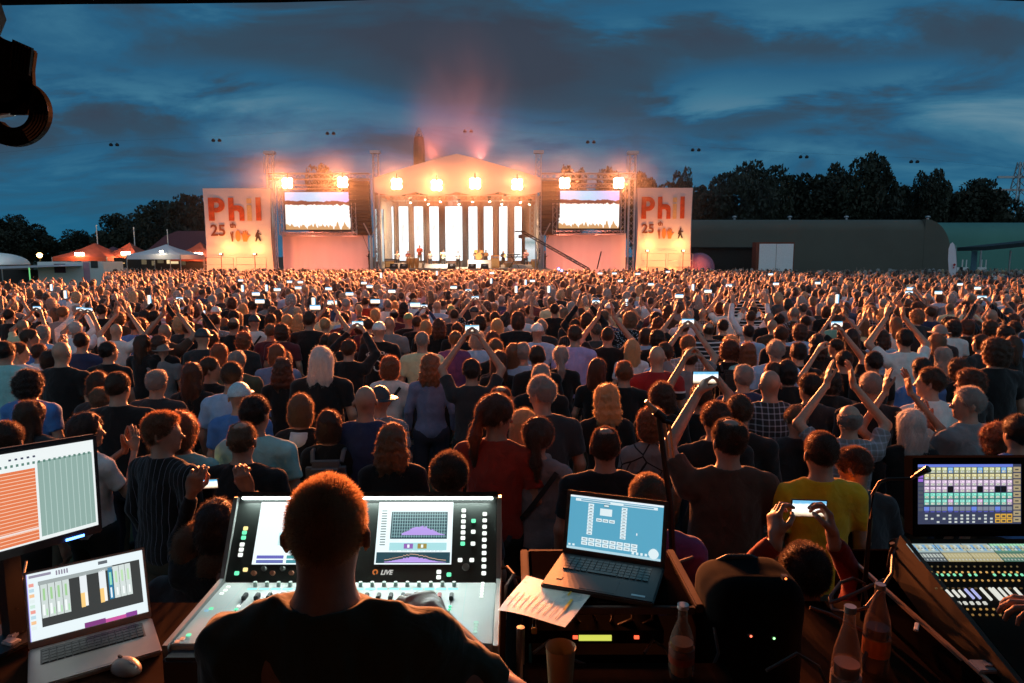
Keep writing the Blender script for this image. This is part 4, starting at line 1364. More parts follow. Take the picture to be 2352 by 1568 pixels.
# deck and thrust
DZ = Sz(617, 56)
m = MB()
xl, xr = Sx(850, 56), Sx(1262, 56)
m.box(((xl + xr) / 2, 62.0, DZ / 2), (xr - xl, 12.6, DZ))
stage = thing('stage', 'wide lit concert stage deck with black-skirted front under the gabled roof', 'stage', (0, 0, 0))
m.build('deck', M_deck, stage)
MB().box(((xl + xr) / 2, 55.62, DZ / 2 - 0.06), (xr - xl, 0.06, DZ - 0.15)).build('skirt', M_skirt, stage)
tx0, tx1 = Sx(985, 51), Sx(1262, 51)
zt = DZ - 0.03
thr = thing('stage_thrust', 'low lit runway platform pushed out into the crowd before the stage', 'platform')
MB().prism([(Sx(1180, 55), 55.4, zt), (Sx(1262, 55), 55.4, zt), (Sx(1325, 49), 49.4, zt), (Sx(1205, 49), 49.4, zt)], (0, 0, -1), 0.12).build('deck', pmat('pale_deck', (0.55, 0.42, 0.26), 0.6, scale=2), thr)
MB().box(((Sx(985, 49) + Sx(1205, 49)) / 2, 49.9, zt - 0.10), (Sx(1205, 49) - Sx(985, 49), 1.3, 0.16)).build('walkway', MATS['pale_deck'], thr)
for i in range(7):
    MB().box((Sx(995 + i * 50, 49), 50.0, zt / 2 - 0.1), (0.1, 0.1, zt - 0.2)).build('support_leg', M_skirt, thr)

# roof
roof = thing('stage_roof', 'pale gabled canvas stage roof glowing salmon over the bandstand', 'stage roof')
yf = 55.0; yb = 68.0
pk = S(1045, 353, yf); el_ = S(858, 408, yf); er = S(1242, 408, yf)


def gable(y0, y1, drop=0.0, name='canopy'):
    n = 16
    vs = []; fs = []
    for j, y in enumerate((y0, y1)):
        for i in range(n + 1):
            t = i / n
            x = el_.x + (er.x - el_.x) * t
            ht = 1 - abs(2 * t - 1) ** 1.12
            z = el_.z + (pk.z - el_.z) * ht
            vs.append((x, y, z - drop))
    for i in range(n): fs.append((i, i + 1, n + 2 + i, n + 1 + i))
    m = MB(); m.add(vs, fs)
    return m.build(name, M_canvas, roof, smooth=True)


gable(yf, yb)
# front gable cloth hanging from the peak down to a gently sagging lower edge
n = 24; rows = 8
vs = []; fs = []
for i in range(n + 1):
    t = i / n
    x = el_.x + (er.x - el_.x) * t
    zt_ = el_.z + (pk.z - el_.z) * (1 - abs(2 * t - 1) ** 1.12)
    zb_ = Sz(441, yf) - 0.25 * sin(pi * ((t * 4) % 1))
    for j in range(rows + 1):
        s_ = j / rows
        vs.append((x, yf - 0.05 + 0.10 * sin(9 * t + 4 * s_) * sin(pi * s_), zt_ + (zb_ - zt_) * s_))
for i in range(n):
    for j in range(rows): fs.append((i * (rows + 1) + j, i * (rows + 1) + j + 1, (i + 1) * (rows + 1) + j + 1, (i + 1) * (rows + 1) + j))
MB().add(vs, fs).build('gable_cloth', M_canvas, roof, smooth=True)
truss('front_truss', (el_.x, yf + 0.5, Sz(428, yf)), (er.x, yf + 0.5, Sz(428, yf)), 0.5, M_alu, roof)
truss('rear_truss', (Sx(868, 61), 61, Sz(455, 61)), (Sx(1228, 61), 61, Sz(455, 61)), 0.45, M_alu, roof)
for px in (868, 1236):
    truss('roof_tower', (Sx(px, 56), 56, 0.2), (Sx(px, 56), 56, Sz(352, 56) if px else 0), 0.42, M_alu, roof)
    MB().box((Sx(px, 56), 56, Sz(352, 56) + 0.1), (0.8, 0.5, 0.22)).build('tower_head', M_alu, roof)
for px in (880, 1222):
    truss('rear_tower', (Sx(px, 63), 63, DZ), (Sx(px, 63), 63, Sz(470, 63)), 0.4, M_alu, roof)
# thin winged braces standing on the inner tower feet
# backdrop
bd = thing('stage_backdrop', 'dark brown stage backdrop curtain behind the light columns', 'curtain')
m = MB()
n = 60; vs = []; fs = []
for i in range(n + 1):
    x = Sx(862, 67.5) + (Sx(1234, 67.5) - Sx(862, 67.5)) * i / n
    y = 67.5 + 0.12 * sin(i * 1.9)
    vs += [(x, y, DZ), (x, y, Sz(418, 67.5))]
    if i: fs.append((2 * i - 2, 2 * i - 1, 2 * i + 1, 2 * i))
m.add(vs, fs).build('curtain_cloth', pmat('brown_backdrop', (0.36, 0.22, 0.18), 0.95), bd, smooth=True)
for sx, lab in ((862, 'left'), (1240, 'right')):
    t = thing('side_curtain', 'pale wrinkled side curtain at the %s wing of the stage' % lab, 'curtain')
    vs = []; fs = []
    for i in range(25):
        y = 58 + i * 0.38
        x = Sx(sx, 57) + (0.8 if sx > 1000 else -0.2) * 0 + 0.12 * sin(i * 2.1)
        vs += [(x, y, DZ), (x, y, Sz(445, 57))]
        if i: fs.append((2 * i - 2, 2 * i - 1, 2 * i + 1, 2 * i))
    MB().add(vs, fs).build('curtain_cloth', pmat('pale_wing_cloth', (0.5, 0.5, 0.5), 0.9), t, smooth=True)


# LED columns with pale standing figures on them
def led_mat(name, cx, legs=True):
    m = bpy.data.materials.new(name); m.use_nodes = True
    nt = m.node_tree; b = nt.nodes['Principled BSDF']; b.inputs['Base Color'].default_value = (0.02, 0.02, 0.02, 1)
    t = N(nt, 'ShaderNodeTexCoord'); mp_ = N(nt, 'ShaderNodeMapping'); mp_.inputs['Location'].default_value = (cx, 0, 0); mp_.inputs['Scale'].default_value = (1.0, 1, 1)
    nt.links.new(t.outputs['UV'], mp_.inputs[0])
    sp = N(nt, 'ShaderNodeSeparateXYZ'); nt.links.new(mp_.outputs[0], sp.inputs[0])
    # torso: ellipse around v 0.58; legs: two slim slanted bars between v 0.28 and 0.48
    def blob(u0, v0, ru, rv):
        a = N(nt, 'ShaderNodeMath', operation='MULTIPLY_ADD', i_1=1 / ru, i_2=-u0 / ru); nt.links.new(sp.outputs[0], a.inputs[0])
        c = N(nt, 'ShaderNodeMath', operation='MULTIPLY_ADD', i_1=1 / rv, i_2=-v0 / rv); nt.links.new(sp.outputs[1], c.inputs[0])
        a2 = N(nt, 'ShaderNodeMath', operation='POWER', i_1=2.0); nt.links.new(a.outputs[0], a2.inputs[0])
        c2 = N(nt, 'ShaderNodeMath', operation='POWER', i_1=2.0); nt.links.new(c.outputs[0], c2.inputs[0])
        s = N(nt, 'ShaderNodeMath', operation='ADD'); nt.links.new(a2.outputs[0], s.inputs[0]); nt.links.new(c2.outputs[0], s.inputs[1])
        r = N(nt, 'ShaderNodeMapRange', i_1=1.5, i_2=0.5); nt.links.new(s.outputs[0], r.inputs[0])
        return r
    bl = [blob(0.5, 0.61, 0.20, 0.075), blob(0.5, 0.71, 0.09, 0.022), blob(0.38, 0.42, 0.07, 0.15), blob(0.66, 0.42, 0.07, 0.15)]
    acc = bl[0]
    for q in bl[1:]:
        mx_ = N(nt, 'ShaderNodeMath', operation='MAXIMUM'); nt.links.new(acc.outputs[0], mx_.inputs[0]); nt.links.new(q.outputs[0], mx_.inputs[1]); acc = mx_
    mxc = N(nt, 'ShaderNodeMix', data_type='RGBA'); nt.links.new(acc.outputs[0], mxc.inputs[0])
    mxc.inputs[6].default_value = (0.80, 0.93, 1.0, 1); mxc.inputs[7].default_value = (0.46, 0.52, 0.54, 1)
    nt.links.new(mxc.outputs[2], b.inputs['Emission Color']); b.inputs['Emission Strength'].default_value = 1.6
    return m


YL = 65.0
for i, (x0, x1) in enumerate([(887, 903), (918, 937), (953, 971), (988, 1007), (1024, 1061), (1077, 1096), (1112, 1131), (1147, 1165), (1182, 1198)]):
    ordn = ['leftmost', 'second', 'third', 'fourth', 'wide middle', 'sixth', 'seventh', 'eighth', 'rightmost'][i]
    t = thing('light_column', '%s of the nine glowing white video columns at the back of stage' % ordn, 'video column', group='glowing video columns on the stage')
    a = S(x0, 598, YL); b = S(x1, 474, YL)
    a.z = S(1045, 598, YL).z; b.z = S(1045, 474, YL).z
    MB().box(((a.x + b.x) / 2, YL + 0.09, (a.z + b.z) / 2), (b.x - a.x + 0.08, 0.14, b.z - a.z + 0.08)).build('cabinet', M_black, t)
    grid_panel('screen', (a.x, YL, a.z), (b.x - a.x, 0, 0), (0, 0, b.z - a.z), led_mat('column_picture_%d' % i, (-0.15, 0.05, 0.1, 0.0, 0.0, 0.05, -0.05, -0.1, 0.15)[i]), t)
    for sx in (a.x + 0.05, b.x - 0.05): MB().box((sx, YL + 0.1, (DZ + a.z) / 2), (0.06, 0.06, a.z - DZ)).build('leg', M_black, t)
# pale projection at the two stage edges
for (x0, x1, y0, y1, w) in ((864, 880, 600, 480, 'left'), (1206, 1232, 600, 545, 'right')):
    t = thing('light_panel', 'pale bluish lit side panel at the %s edge of the stage' % w, 'video panel')
    a = S(x0, y0, 60); b = S(x1, y1, 60)
    MB().box(((a.x + b.x) / 2, 60.1, (a.z + b.z) / 2), (b.x - a.x + 0.05, 0.1, b.z - a.z)).build('cabinet', M_black, t)
    grid_panel('screen', (a.x, 60.0, a.z), (b.x - a.x, 0, 0), (0, 0, b.z - a.z), screen_mat('wing_panel', [(0, (0.5, 0.65, 0.7)), (0.5, (0.8, 0.9, 0.95)), (0.8, (0.25, 0.4, 0.42)), (1, (0.7, 0.8, 0.85))], 0.9, 1), t)


# video screens -------------------------------------------------------------
def bigscreen_mat():
    m = bpy.data.materials.new('crowd_picture'); m.use_nodes = True
    nt = m.node_tree; b = nt.nodes['Principled BSDF']; b.inputs['Base Color'].default_value = (0.02, 0.02, 0.02, 1)
    t = N(nt, 'ShaderNodeTexCoord'); sp = N(nt, 'ShaderNodeSeparateXYZ'); nt.links.new(t.outputs['UV'], sp.inputs[0])
    U, Vv = sp.outputs[0], sp.outputs[1]
    n1_ = N(nt, 'ShaderNodeTexNoise', i_Scale=6.0, i_Detail=5.0, noise_dimensions='1D'); nt.links.new(U, n1_.inputs['W'])
    n2_ = N(nt, 'ShaderNodeTexNoise', i_Scale=17.0, i_Detail=4.0, noise_dimensions='1D'); nt.links.new(U, n2_.inputs['W'])
    def lt(sock, base, amp, ns):
        a = N(nt, 'ShaderNodeMath', operation='MULTIPLY_ADD', i_1=amp, i_2=base - amp * 0.5); nt.links.new(ns.outputs['Fac'], a.inputs[0])
        s = N(nt, 'ShaderNodeMath', operation='SUBTRACT'); nt.links.new(sock, s.inputs[0]); nt.links.new(a.outputs[0], s.inputs[1])
        r = N(nt, 'ShaderNodeMapRange', i_1=-0.008, i_2=0.008); nt.links.new(s.outputs[0], r.inputs[0]); return r
    skyr = ramp(nt, [(0.0, (0.30, 0.50, 0.85)), (0.5, (0.30, 0.62, 0.85)), (1.0, (0.55, 0.42, 0.90))]); nt.links.new(U, skyr.inputs[0])
    def mix(f, a, c):
        x = N(nt, 'ShaderNodeMix', data_type='RGBA'); nt.links.new(f.outputs[0], x.inputs[0])
        for i, v in ((6, a), (7, c)):
            if isinstance(v, tuple): x.inputs[i].default_value = (*v, 1)
            else: nt.links.new(v, x.inputs[i])
        return x.outputs[2]
    trees = mix(lt(Vv, 0.76, 0.16, n1_), (0.10, 0.02, 0.012), skyr.outputs[0])
    tents = mix(lt(Vv, 0.66, 0.10, n2_), (1.0, 0.97, 0.93), trees)
    low = mix(lt(Vv, 0.10, 0.42, n2_), (0.55, 0.30, 0.12), tents)
    nt.links.new(low, b.inputs['Emission Color']); b.inputs['Emission Strength'].default_value = 1.15
    return m


M_big = bigscreen_mat()
for side in ('left', 'right'):
    if side == 'left': x0, x1, y0, y1, mx0, mx1, tX, ix = 657, 803, 527, 441, 643, 820, 636, 850
    else: x0, x1, y0, y1, mx0, mx1, tX, ix = 1283, 1423, 524, 438, 1266, 1436, 1445, 1250
    t = thing('video_screen', 'large %s video screen showing the crowd under a blue sky, framed in truss' % side, 'video screen', group='video screens beside the stage')
    a = S(x0, y0, YS); b = S(x1, y1, YS)
    MB().box(((a.x + b.x) / 2, YS + 0.14, (a.z + b.z) / 2), (b.x - a.x + 0.14, 0.24, b.z - a.z + 0.14)).build('cabinet', M_black, t)
    grid_panel('screen', (a.x, YS, a.z), (b.x - a.x, 0, 0), (0, 0, b.z - a.z), M_big, t)
    for xx in (a.x - 0.32, b.x + 0.32): truss('frame_truss', (xx, YS, a.z - 0.45), (xx, YS, b.z + 0.35), 0.34, M_alu, t, r=0.03)
    for zz in (b.z + 0.42, a.z - 0.36): truss('frame_truss', (a.x - 0.4, YS, zz), (b.x + 0.4, YS, zz), 0.30, M_alu, t, r=0.03)
    # overhead truss and outer tower
    tt = thing('truss_gantry', 'aluminium %s gantry truss and tower carrying the screen and lamps' % side, 'truss', group='gantries beside the stage')
    truss('tower', (Sx(tX), YS - 0.7, 0), (Sx(tX), YS - 0.7, Sz(358)), 0.46, M_alu, tt, r=0.045)
    MB().box((Sx(tX), YS - 0.7, Sz(358) + 0.15), (0.9, 0.55, 0.25)).build('tower_head', M_alu, tt, bevel=0.04)
    MB().tube([(Sx(tX) - 0.45, YS - 0.8, Sz(362)), (Sx(tX) - 0.45, YS - 0.8, Sz(400))], 0.03, 6).build('chain', M_steel, tt)
    truss('overhead_truss', (min(Sx(tX), Sx(ix)) - 0.3, YS - 0.7, Sz(407)), (max(Sx(tX), Sx(ix)) + 0.3, YS - 0.7, Sz(407)), 0.44, M_alu, tt, r=0.045)
    MB().box((Sx(tX), YS - 0.7, 0.12), (1.6, 1.6, 0.24)).build('ballast_base', M_steel, tt, bevel=0.03)
    # scrim under the screen
    sx0, sx1 = (650, 846) if side == 'left' else (1254, 1437)
    sc_ = thing('scrim_wall', 'salmon-lit cloth wall under the %s video screen' % side, 'cloth wall', group='cloth walls under the screens')
    n = 40; vs = []; fs = []
    za, zb = Sz(622, YS + 0.9) - 0.4, Sz(535, YS + 0.9)
    for i in range(n + 1):
        x = Sx(sx0, YS + 0.9) + (Sx(sx1, YS + 0.9) - Sx(sx0, YS + 0.9)) * i / n
        y = YS + 0.9 + 0.03 * sin(i * 1.3) + 0.02 * sin(i * 0.37 + 1)
        vs += [(x, y, za), (x, y + 0.02, zb)]
        if i: fs.append((2 * i - 2, 2 * i - 1, 2 * i + 1, 2 * i))
    MB().add(vs, fs).build('cloth', M_scrim, sc_, smooth=True)
    # hanging PA: curved column of boxes
    pa = thing('line_array', 'tall black hanging speaker column beside the %s screen' % side, 'speaker', group='hanging speaker columns')
    pc = (829 if side == 'left' else 1262)
    ztop = Sz(415); zb_ = Sz(537)
    nb = 14
    for i in range(nb):
        f = i / (nb - 1)
        z = ztop + (zb_ - ztop) * (i + 0.5) / nb
        MB().box((Sx(pc), YS + 0.1 + 0.5 * f * f, z), (Sx(pc + 23) - Sx(pc - 23), 0.8, abs(zb_ - ztop) / nb - 0.03), M=Matrix.Rotation(-0.30 * f, 3, 'X')).build('speaker_box', M_pa, pa, bevel=0.03)
    MB().box((Sx(pc), YS + 0.1, ztop + 0.15), (1.2, 0.7, 0.12)).build('flying_bumper', M_blackmetal, pa)
    MB().tube([(Sx(pc), YS + 0.1, ztop + 0.2), (Sx(pc), YS + 0.1, Sz(407) - 0.2)], 0.03, 6).build('chain', M_steel, pa)
    MB().tube([(Sx(pc), YS + 0.7, zb_), (Sx(pc) + (0.9 if side == 'left' else -0.9), YS + 0.4, Sz(600))], 0.02, 5).build('tension_strap', M_cable, pa)
    # winged stage brace
    wb = thing('steel_brace', 'thin V-shaped steel brace on a post at the %s stage corner' % side, 'brace')
    bx = 852 if side == 'left' else 1247
    c0 = S(bx, 545, 56)
    MB().tube([(c0.x, 56, 0), c0], 0.14, 6).build('post', M_alu, wb)
    MB().tube([c0, S(bx - 17, 512, 56)], 0.05, 5).build('arm', M_alu, wb)
    MB().tube([c0, S(bx + 17, 512, 56)], 0.05, 5).build('arm', M_alu, wb)


# Phil banners ----------------------------------------------------------------
def text_mesh(s, size, offset=0.0, extrude=0.006):
    cu = bpy.data.curves.new('t', 'FONT'); cu.body = s; cu.size = size; cu.offset = offset; cu.extrude = extrude
    o = bpy.data.objects.new('t', cu); col.objects.link(o)
    me = bpy.data.meshes.new_from_object(o.evaluated_get(bpy.context.evaluated_depsgraph_get()))
    bpy.data.objects.remove(o)
    return me


def arc_pts(cx, cz, r0, r1, a0, a1, n=14):
    o = [(cx + r1 * cos(a0 + (a1 - a0) * i / n), cz + r1 * sin(a0 + (a1 - a0) * i / n)) for i in range(n + 1)]
    return o + [(cx + r0 * cos(a1 + (a0 - a1) * i / n), cz + r0 * sin(a1 + (a0 - a1) * i / n)) for i in range(n + 1)]


for side in ('left', 'right'):
    if side == 'left': X0, X1, y0, y1, Y = 475, 621, 622, 432, 55.5
    else: X0, X1, y0, y1, Y = 1460, 1592, 612, 431, 58.5
    a = S(X0, y0, Y); b = S(X1, y1, Y)
    W = b.x - a.x; zb = a.z; H = b.z - a.z
    t = thing('festival_banner', 'tall %s banner wall reading Phil 25th with orange letters' % side, 'banner', group='printed banner walls')
    n = 24; mrows = 16; vs = []; fs = []
    def by(u, v): return Y - 0.02 * sin(7 * u + 5 * v) * (0.3 + v) - 0.025 * sin(19 * (u + v * 0.9)) * max(0, v - 0.55) * 1.6
    for i in range(n + 1):
        for j in range(mrows + 1):
            u = i / n; v = j / mrows
            bow = 0.10 * sin(pi * v)
            vs.append((a.x + W * u + (bow if u < 0.5 else -bow) * abs(2 * u - 1), by(u, v), zb + H * v))
    for i in range(n):
        for j in range(mrows):
            q = i * (mrows + 1) + j
            fs.append((q, q + mrows + 1, q + mrows + 2, q + 1))
    MB().add(vs, fs).build('banner_cloth', M_scrim, t, smooth=True)
    fr = MB()
    for x in (a.x + 0.06, a.x + W - 0.06): fr.box((x, Y + 0.35, (zb + H) / 2), (0.1, 0.5, zb + H))
    fr.box((a.x + W / 2, Y + 0.35, zb + H - 0.06), (W, 0.5, 0.1))
    fr.box((a.x + W / 2, Y + 0.40, (zb + H) * 0.5), (W - 0.3, 0.06, zb + H - 0.3))
    fr.build('back_frame', M_steel, t)
    U = W / 5.3; V_ = H / 6.85
    def put(pts, mat, nm, oy=0.07): return MB().prism([Vector((a.x + p[0] * U, Y - 0.14 - oy, zb + p[1] * V_)) for p in pts], (0, 1, 0), 0.03).build(nm, mat, t)
    # P: stem + bowl
    m = MB()
    def pr(pts): m.prism([Vector((a.x + p[0] * U, Y - 0.085, zb + p[1] * V_)) for p in pts], (0, 1, 0), 0.03)
    pr([(0.42, 4.18), (0.87, 4.18), (0.87, 6.08), (0.42, 6.08)])
    pr([(0.873, 6.08)] + [(1.06 + 0.64 * cos(q), 5.47 + 0.61 * sin(q)) for q in [pi / 2 - i * pi / 12 for i in range(13)]] + [(0.873, 4.86), (0.873, 5.24)] + [(1.06 + 0.20 * cos(q), 5.47 + 0.22 * sin(q)) for q in [-pi / 2 + i * pi / 10 for i in range(11)]] + [(0.873, 5.69)])
    m.build('letter', M_letter, t)
    m = MB(); pr([(1.98, 4.18), (2.40, 4.18), (2.40, 6.08), (1.98, 6.08)])
    pr([(2.403, 5.0), (2.403, 5.45)] + [(2.72 + 0.48 * cos(q), 5.02 + 0.43 * sin(q)) for q in [pi / 2 - i * pi / 16 for i in range(9)]] + [(3.2, 4.18), (2.82, 4.18), (2.82, 4.85), (2.66, 5.02)])
    m.build('letter', M_letter, t)
    m = MB(); pr([(3.42, 4.18), (3.78, 4.18), (3.78, 5.48), (3.42, 5.48)]); pr([(3.42, 5.62), (3.78, 5.62), (3.78, 6.02), (3.42, 6.02)])
    m.build('letter', M_letterp, t)
    m = MB(); pr([(4.12, 4.20), (4.52, 4.20), (4.52, 6.10), (4.12, 6.10)]); m.build('letter', M_letter, t)
    for s, sz, x, z, mt in (('25', 1.22 * U, 0.48, 2.95, M_brownp), ('th', 0.56 * U, 2.03, 3.60, M_brownp)):
        me = text_mesh(s, sz, 0.022 * U, 0.006)
        me.materials.append(mt)
        o = obj('number_lettering' if s == '25' else 'ordinal_lettering', me, t, (a.x + x * U, Y - 0.075, zb + z * V_), (pi / 2, 0, 0))
    # small pictograms: clapping hand, oval, open hand, walking figure
    m = MB()
    pr([(2.02, 3.15), (2.08, 2.85), (2.12, 2.45), (2.22, 2.45), (2.24, 2.95), (2.28, 3.25), (2.20, 3.30), (2.14, 3.05), (2.08, 3.30)])
    m.build('pictogram', M_brownp, t)
    m = MB(); pr([(2.62 + 0.20 * cos(q), 2.93 + 0.48 * sin(q)) for q in [i * pi / 9 for i in range(18)]]); m.build('pictogram', M_ochre, t)
    m = MB(); pr([(3.02, 2.45), (3.32, 2.45), (3.40, 2.75), (3.62, 2.98), (3.56, 3.05), (3.38, 2.92), (3.40, 3.30), (3.32, 3.32), (3.28, 2.98), (3.25, 3.38), (3.17, 3.38), (3.16, 2.98), (3.09, 3.34), (3.02, 3.32), (3.05, 2.95), (2.94, 3.2), (2.88, 3.16), (2.97, 2.80)])
    m.build('pictogram', M_ochre, t)
    m = MB(); pr([(3.95, 2.47), (4.05, 2.45), (4.19, 2.78), (4.33, 2.47), (4.43, 2.50), (4.28, 2.95), (4.26, 3.05), (4.47, 3.02), (4.47, 3.09), (4.25, 3.16), (4.24, 3.24), (4.30, 3.34), (4.24, 3.42), (4.16, 3.40), (4.14, 3.27), (4.02, 3.10), (3.96, 2.85), (4.03, 2.82), (4.10, 2.98)])
    m.build('pictogram', pmat('dark_print', (0.06, 0.025, 0.015), 0.8), t)
    # guard rail printed/standing in front, with two flood lamps shining up the cloth
    rl = thing('guard_rail', 'thin orange-lit guard rail in front of the %s banner' % side, 'railing', group='rails before the banners')
    m = MB(); yr = Y - 1.1
    for j in range(2):
        xa = a.x + 0.25 + j * W * 0.48; xb = xa + W * 0.44
        m.tube([(xa, yr, 0), (xa, yr, zb + H * 0.165), (xb, yr, zb + H * 0.165), (xb, yr, 0)], 0.028, 6)
        m.tube([(xa, yr, zb + H * 0.08), (xb, yr, zb + H * 0.08)], 0.022, 6)
    m.build('rail_frame', M_steel, rl)
    for j, u in enumerate((0.31, 0.80) if side == 'left' else (0.16, 0.80)):
        lz = zb + H * (0.205 if side == 'left' else 0.2)
        fl = thing('flood_lamp', '%s flood lamp shining up the %s banner' % (('left', 'right')[j], side), 'lamp', group='flood lamps at the banners')
        MB().box((a.x + W * u, yr, lz), (0.34, 0.16, 0.2)).build('housing', M_black, fl, bevel=0.02)
        MB().box((a.x + W * u, yr - 0.09, lz + 0.02), (0.2, 0.012, 0.1)).build('lens', emat('flood_glow', (1, 0.85, 0.55), 5.0), fl)
        MB().tube([(a.x + W * u, yr, 0), (a.x + W * u, yr, lz - 0.1)], 0.03, 6).build('stand', M_blackmetal, fl)
        ld = bpy.data.lights.new('flood', 'POINT'); ld.energy = 75; ld.color = (1, 0.58, 0.16); ld.shadow_soft_size = 0.12
        lo = bpy.data.objects.new('flood', ld); lo.location = (a.x + W * u + (0.3 if j == 0 else -0.1), yr + 0.3, lz + 0.55); lo.parent = fl; col.objects.link(lo)
    # red wash par on the ground
    for u in (0.2, 0.8):
        pw = thing('wash_lamp', 'red ground wash lamp %s of the %s banner foot' % ('left' if u < 0.5 else 'right', side), 'lamp', group='red wash lamps on the ground')
        MB().lathe([(0.09, -0.14), (0.13, 0.0), (0.13, 0.12)], (a.x + W * u, Y - 3.0, 0.5), 12, Matrix.Rotation(radians(-60), 3, 'X')).build('housing', M_black, pw)
        MB().tube([(a.x + W * u, Y - 3.0, 0), (a.x + W * u, Y - 3.0, 0.42)], 0.03, 6).build('stand', M_blackmetal, pw)
        ld = bpy.data.lights.new('wash', 'SPOT'); ld.energy = 1500; ld.color = (1, 0.22, 0.06); ld.spot_size = radians(110); ld.spot_blend = 1; ld.shadow_soft_size = 0.2
        lo = bpy.data.objects.new('wash', ld); lo.location = (a.x + W * u, Y - 3.0, 0.75); lo.rotation_euler = (radians(122), 0, 0); lo.parent = pw; col.objects.link(lo)

for i, px in enumerate((690, 790, 1300, 1395)):
    sd = 'left' if i < 2 else 'right'
    pw = thing('wash_lamp', 'pink wash lamp under the %s part of the %s scrim wall' % (('left', 'right')[i % 2], sd), 'lamp', group='pink wash lamps on the ground')
    x = Sx(px)
    MB().lathe([(0.09, -0.14), (0.13, 0.0), (0.13, 0.12)], (x, YS - 2.2, 0.5), 12, Matrix.Rotation(radians(-60), 3, 'X')).build('housing', M_black, pw)
    MB().tube([(x, YS - 2.2, 0), (x, YS - 2.2, 0.42)], 0.03, 6).build('stand', M_blackmetal, pw)
    ld = bpy.data.lights.new('wash', 'SPOT'); ld.energy = 720; ld.color = (1, 0.22, 0.12); ld.spot_size = radians(125); ld.spot_blend = 1; ld.shadow_soft_size = 0.2
    lo = bpy.data.objects.new('wash', ld); lo.location = (x, YS - 2.2, 0.75); lo.rotation_euler = (radians(115), 0, 0); lo.parent = pw; col.objects.link(lo)

# blinders ---------------------------------------------------------------------
M_lamp = emat('tungsten_lamp', (1.0, 0.80, 0.52), 60.0)
for i, (px, py, st) in enumerate([(660, 420, .8), (787, 418, .8), (911, 422, .8), (1003, 425, 1.3), (1091, 421, 1.25), (1188, 423, 1.15), (1297, 420, .45), (1421, 420, .6)]):
    on = ['first', 'second', 'third', 'fourth', 'fifth', 'sixth', 'seventh', 'eighth'][i]
    Y = 54.4 if 850 < px < 1250 else YS - 1.3
    c = S(px, py, Y)
    t = thing('blinder_lamp', '%s from left of the eight blazing warm lamps over the stage front' % on, 'stage lamp', group='blazing warm lamps above the stage')
    MB().box((c.x, Y + 0.12, c.z), (0.86, 0.22, 0.86)).build('housing', M_black, t, bevel=0.04)
    for sx in (-0.205, 0.205):
        for sz in (-0.205, 0.205):
            MB().lathe([(0.20, 0.0), (0.17, 0.03)], (c.x + sx, Y - 0.005, c.z + sz), 14, Matrix.Rotation(pi / 2, 3, 'X')).build('lamp', M_lamp, t)
    MB().tube([(c.x, Y + 0.15, c.z + 0.36), (c.x, Y + 0.15, c.z + 0.8)], 0.04, 6).build('clamp', M_blackmetal, t)
    ld = bpy.data.lights.new('blinder', 'SPOT'); ld.energy = BLIND * st; ld.color = (1, 0.27, 0.08); ld.spot_size = radians(96); ld.spot_blend = 1.0; ld.shadow_soft_size = 0.3
    ld.show_cone = False
    lo = bpy.data.objects.new('blinder', ld); lo.location = (c.x, Y - 0.12, c.z); lo.rotation_euler = (radians(-84), 0, 0); lo.parent = t; col.objects.link(lo)

# small moving heads with visible beams -----------------------------------------
bn = 0
ORD = ['first', 'second', 'third', 'fourth', 'fifth', 'sixth', 'seventh', 'eighth', 'ninth', 'tenth']
for (px, py, tx, ty) in [(943, 560 - 98, 936, 510), (982, 466, 1015, 520), (1012, 460, 1000, 510), (1053, 466, 1073, 520), (1086, 460, 1078, 515), (1124, 460, 1137, 500), (1153, 466, 1146, 510), (1194, 462, 1213, 500), (1217, 466, 1190, 540), (978, 455, 965, 520)]:
    bn += 1
    c = S(px, py, 60.5); g_ = S(tx, ty, 59.5)
    t = thing('moving_head_lamp', '%s from left of the ten small beam lamps under the stage roof' % ORD[bn - 1], 'stage lamp', group='beam lamps under the stage roof')
    MB().box((c.x, c.y, c.z + 0.28), (0.3, 0.26, 0.14)).build('base', M_black, t)
    d = (g_ - c).normalized()
    R = d.to_track_quat('Z', 'Y').to_matrix()
    MB().lathe([(0.07, -0.22), (0.13, -0.05), (0.13, 0.14)], c, 12, R).build('head', M_black, t)
    MB().lathe([(0.10, 0.141), (0.09, 0.155)], c, 12, R).build('lens', emat('beam_lens', (1, 0.85, 0.6), 12), t)
    ld = bpy.data.lights.new('beam', 'SPOT'); ld.energy = 900; ld.color = (1, 0.66, 0.30) if bn % 3 else (1, 0.35, 0.2); ld.spot_size = radians(13); ld.spot_blend = 0.4; ld.shadow_soft_size = 0.06
    lo = bpy.data.objects.new('beam', ld); lo.location = c + d * 0.18; lo.rotation_euler = d.to_track_quat('-Z', 'Y').to_euler(); lo.parent = t; col.objects.link(lo)
for i, (px, py) in enumerate([(890, 438), (968, 440), (1142, 438), (1175, 436)]):
    c = S(px, py, 55.6)
    t = thing('spot_cluster', 'dark lamp cluster hanging from the front truss, %s from left' % ORD[i], 'stage lamp', group='dark lamp clusters on the front truss')
    for k in range(3):
        MB().lathe([(0.10, -0.2), (0.15, 0.15)], (c.x + (k - 1) * 0.36, c.y, c.z - 0.1 * (k % 2)), 10, Matrix.Rotation(radians(150 + 20 * k), 3, 'X')).build('lamp_can', M_black, t)
    MB().box((c.x, c.y, c.z + 0.3), (1.2, 0.1, 0.08)).build('bar', M_blackmetal, t)
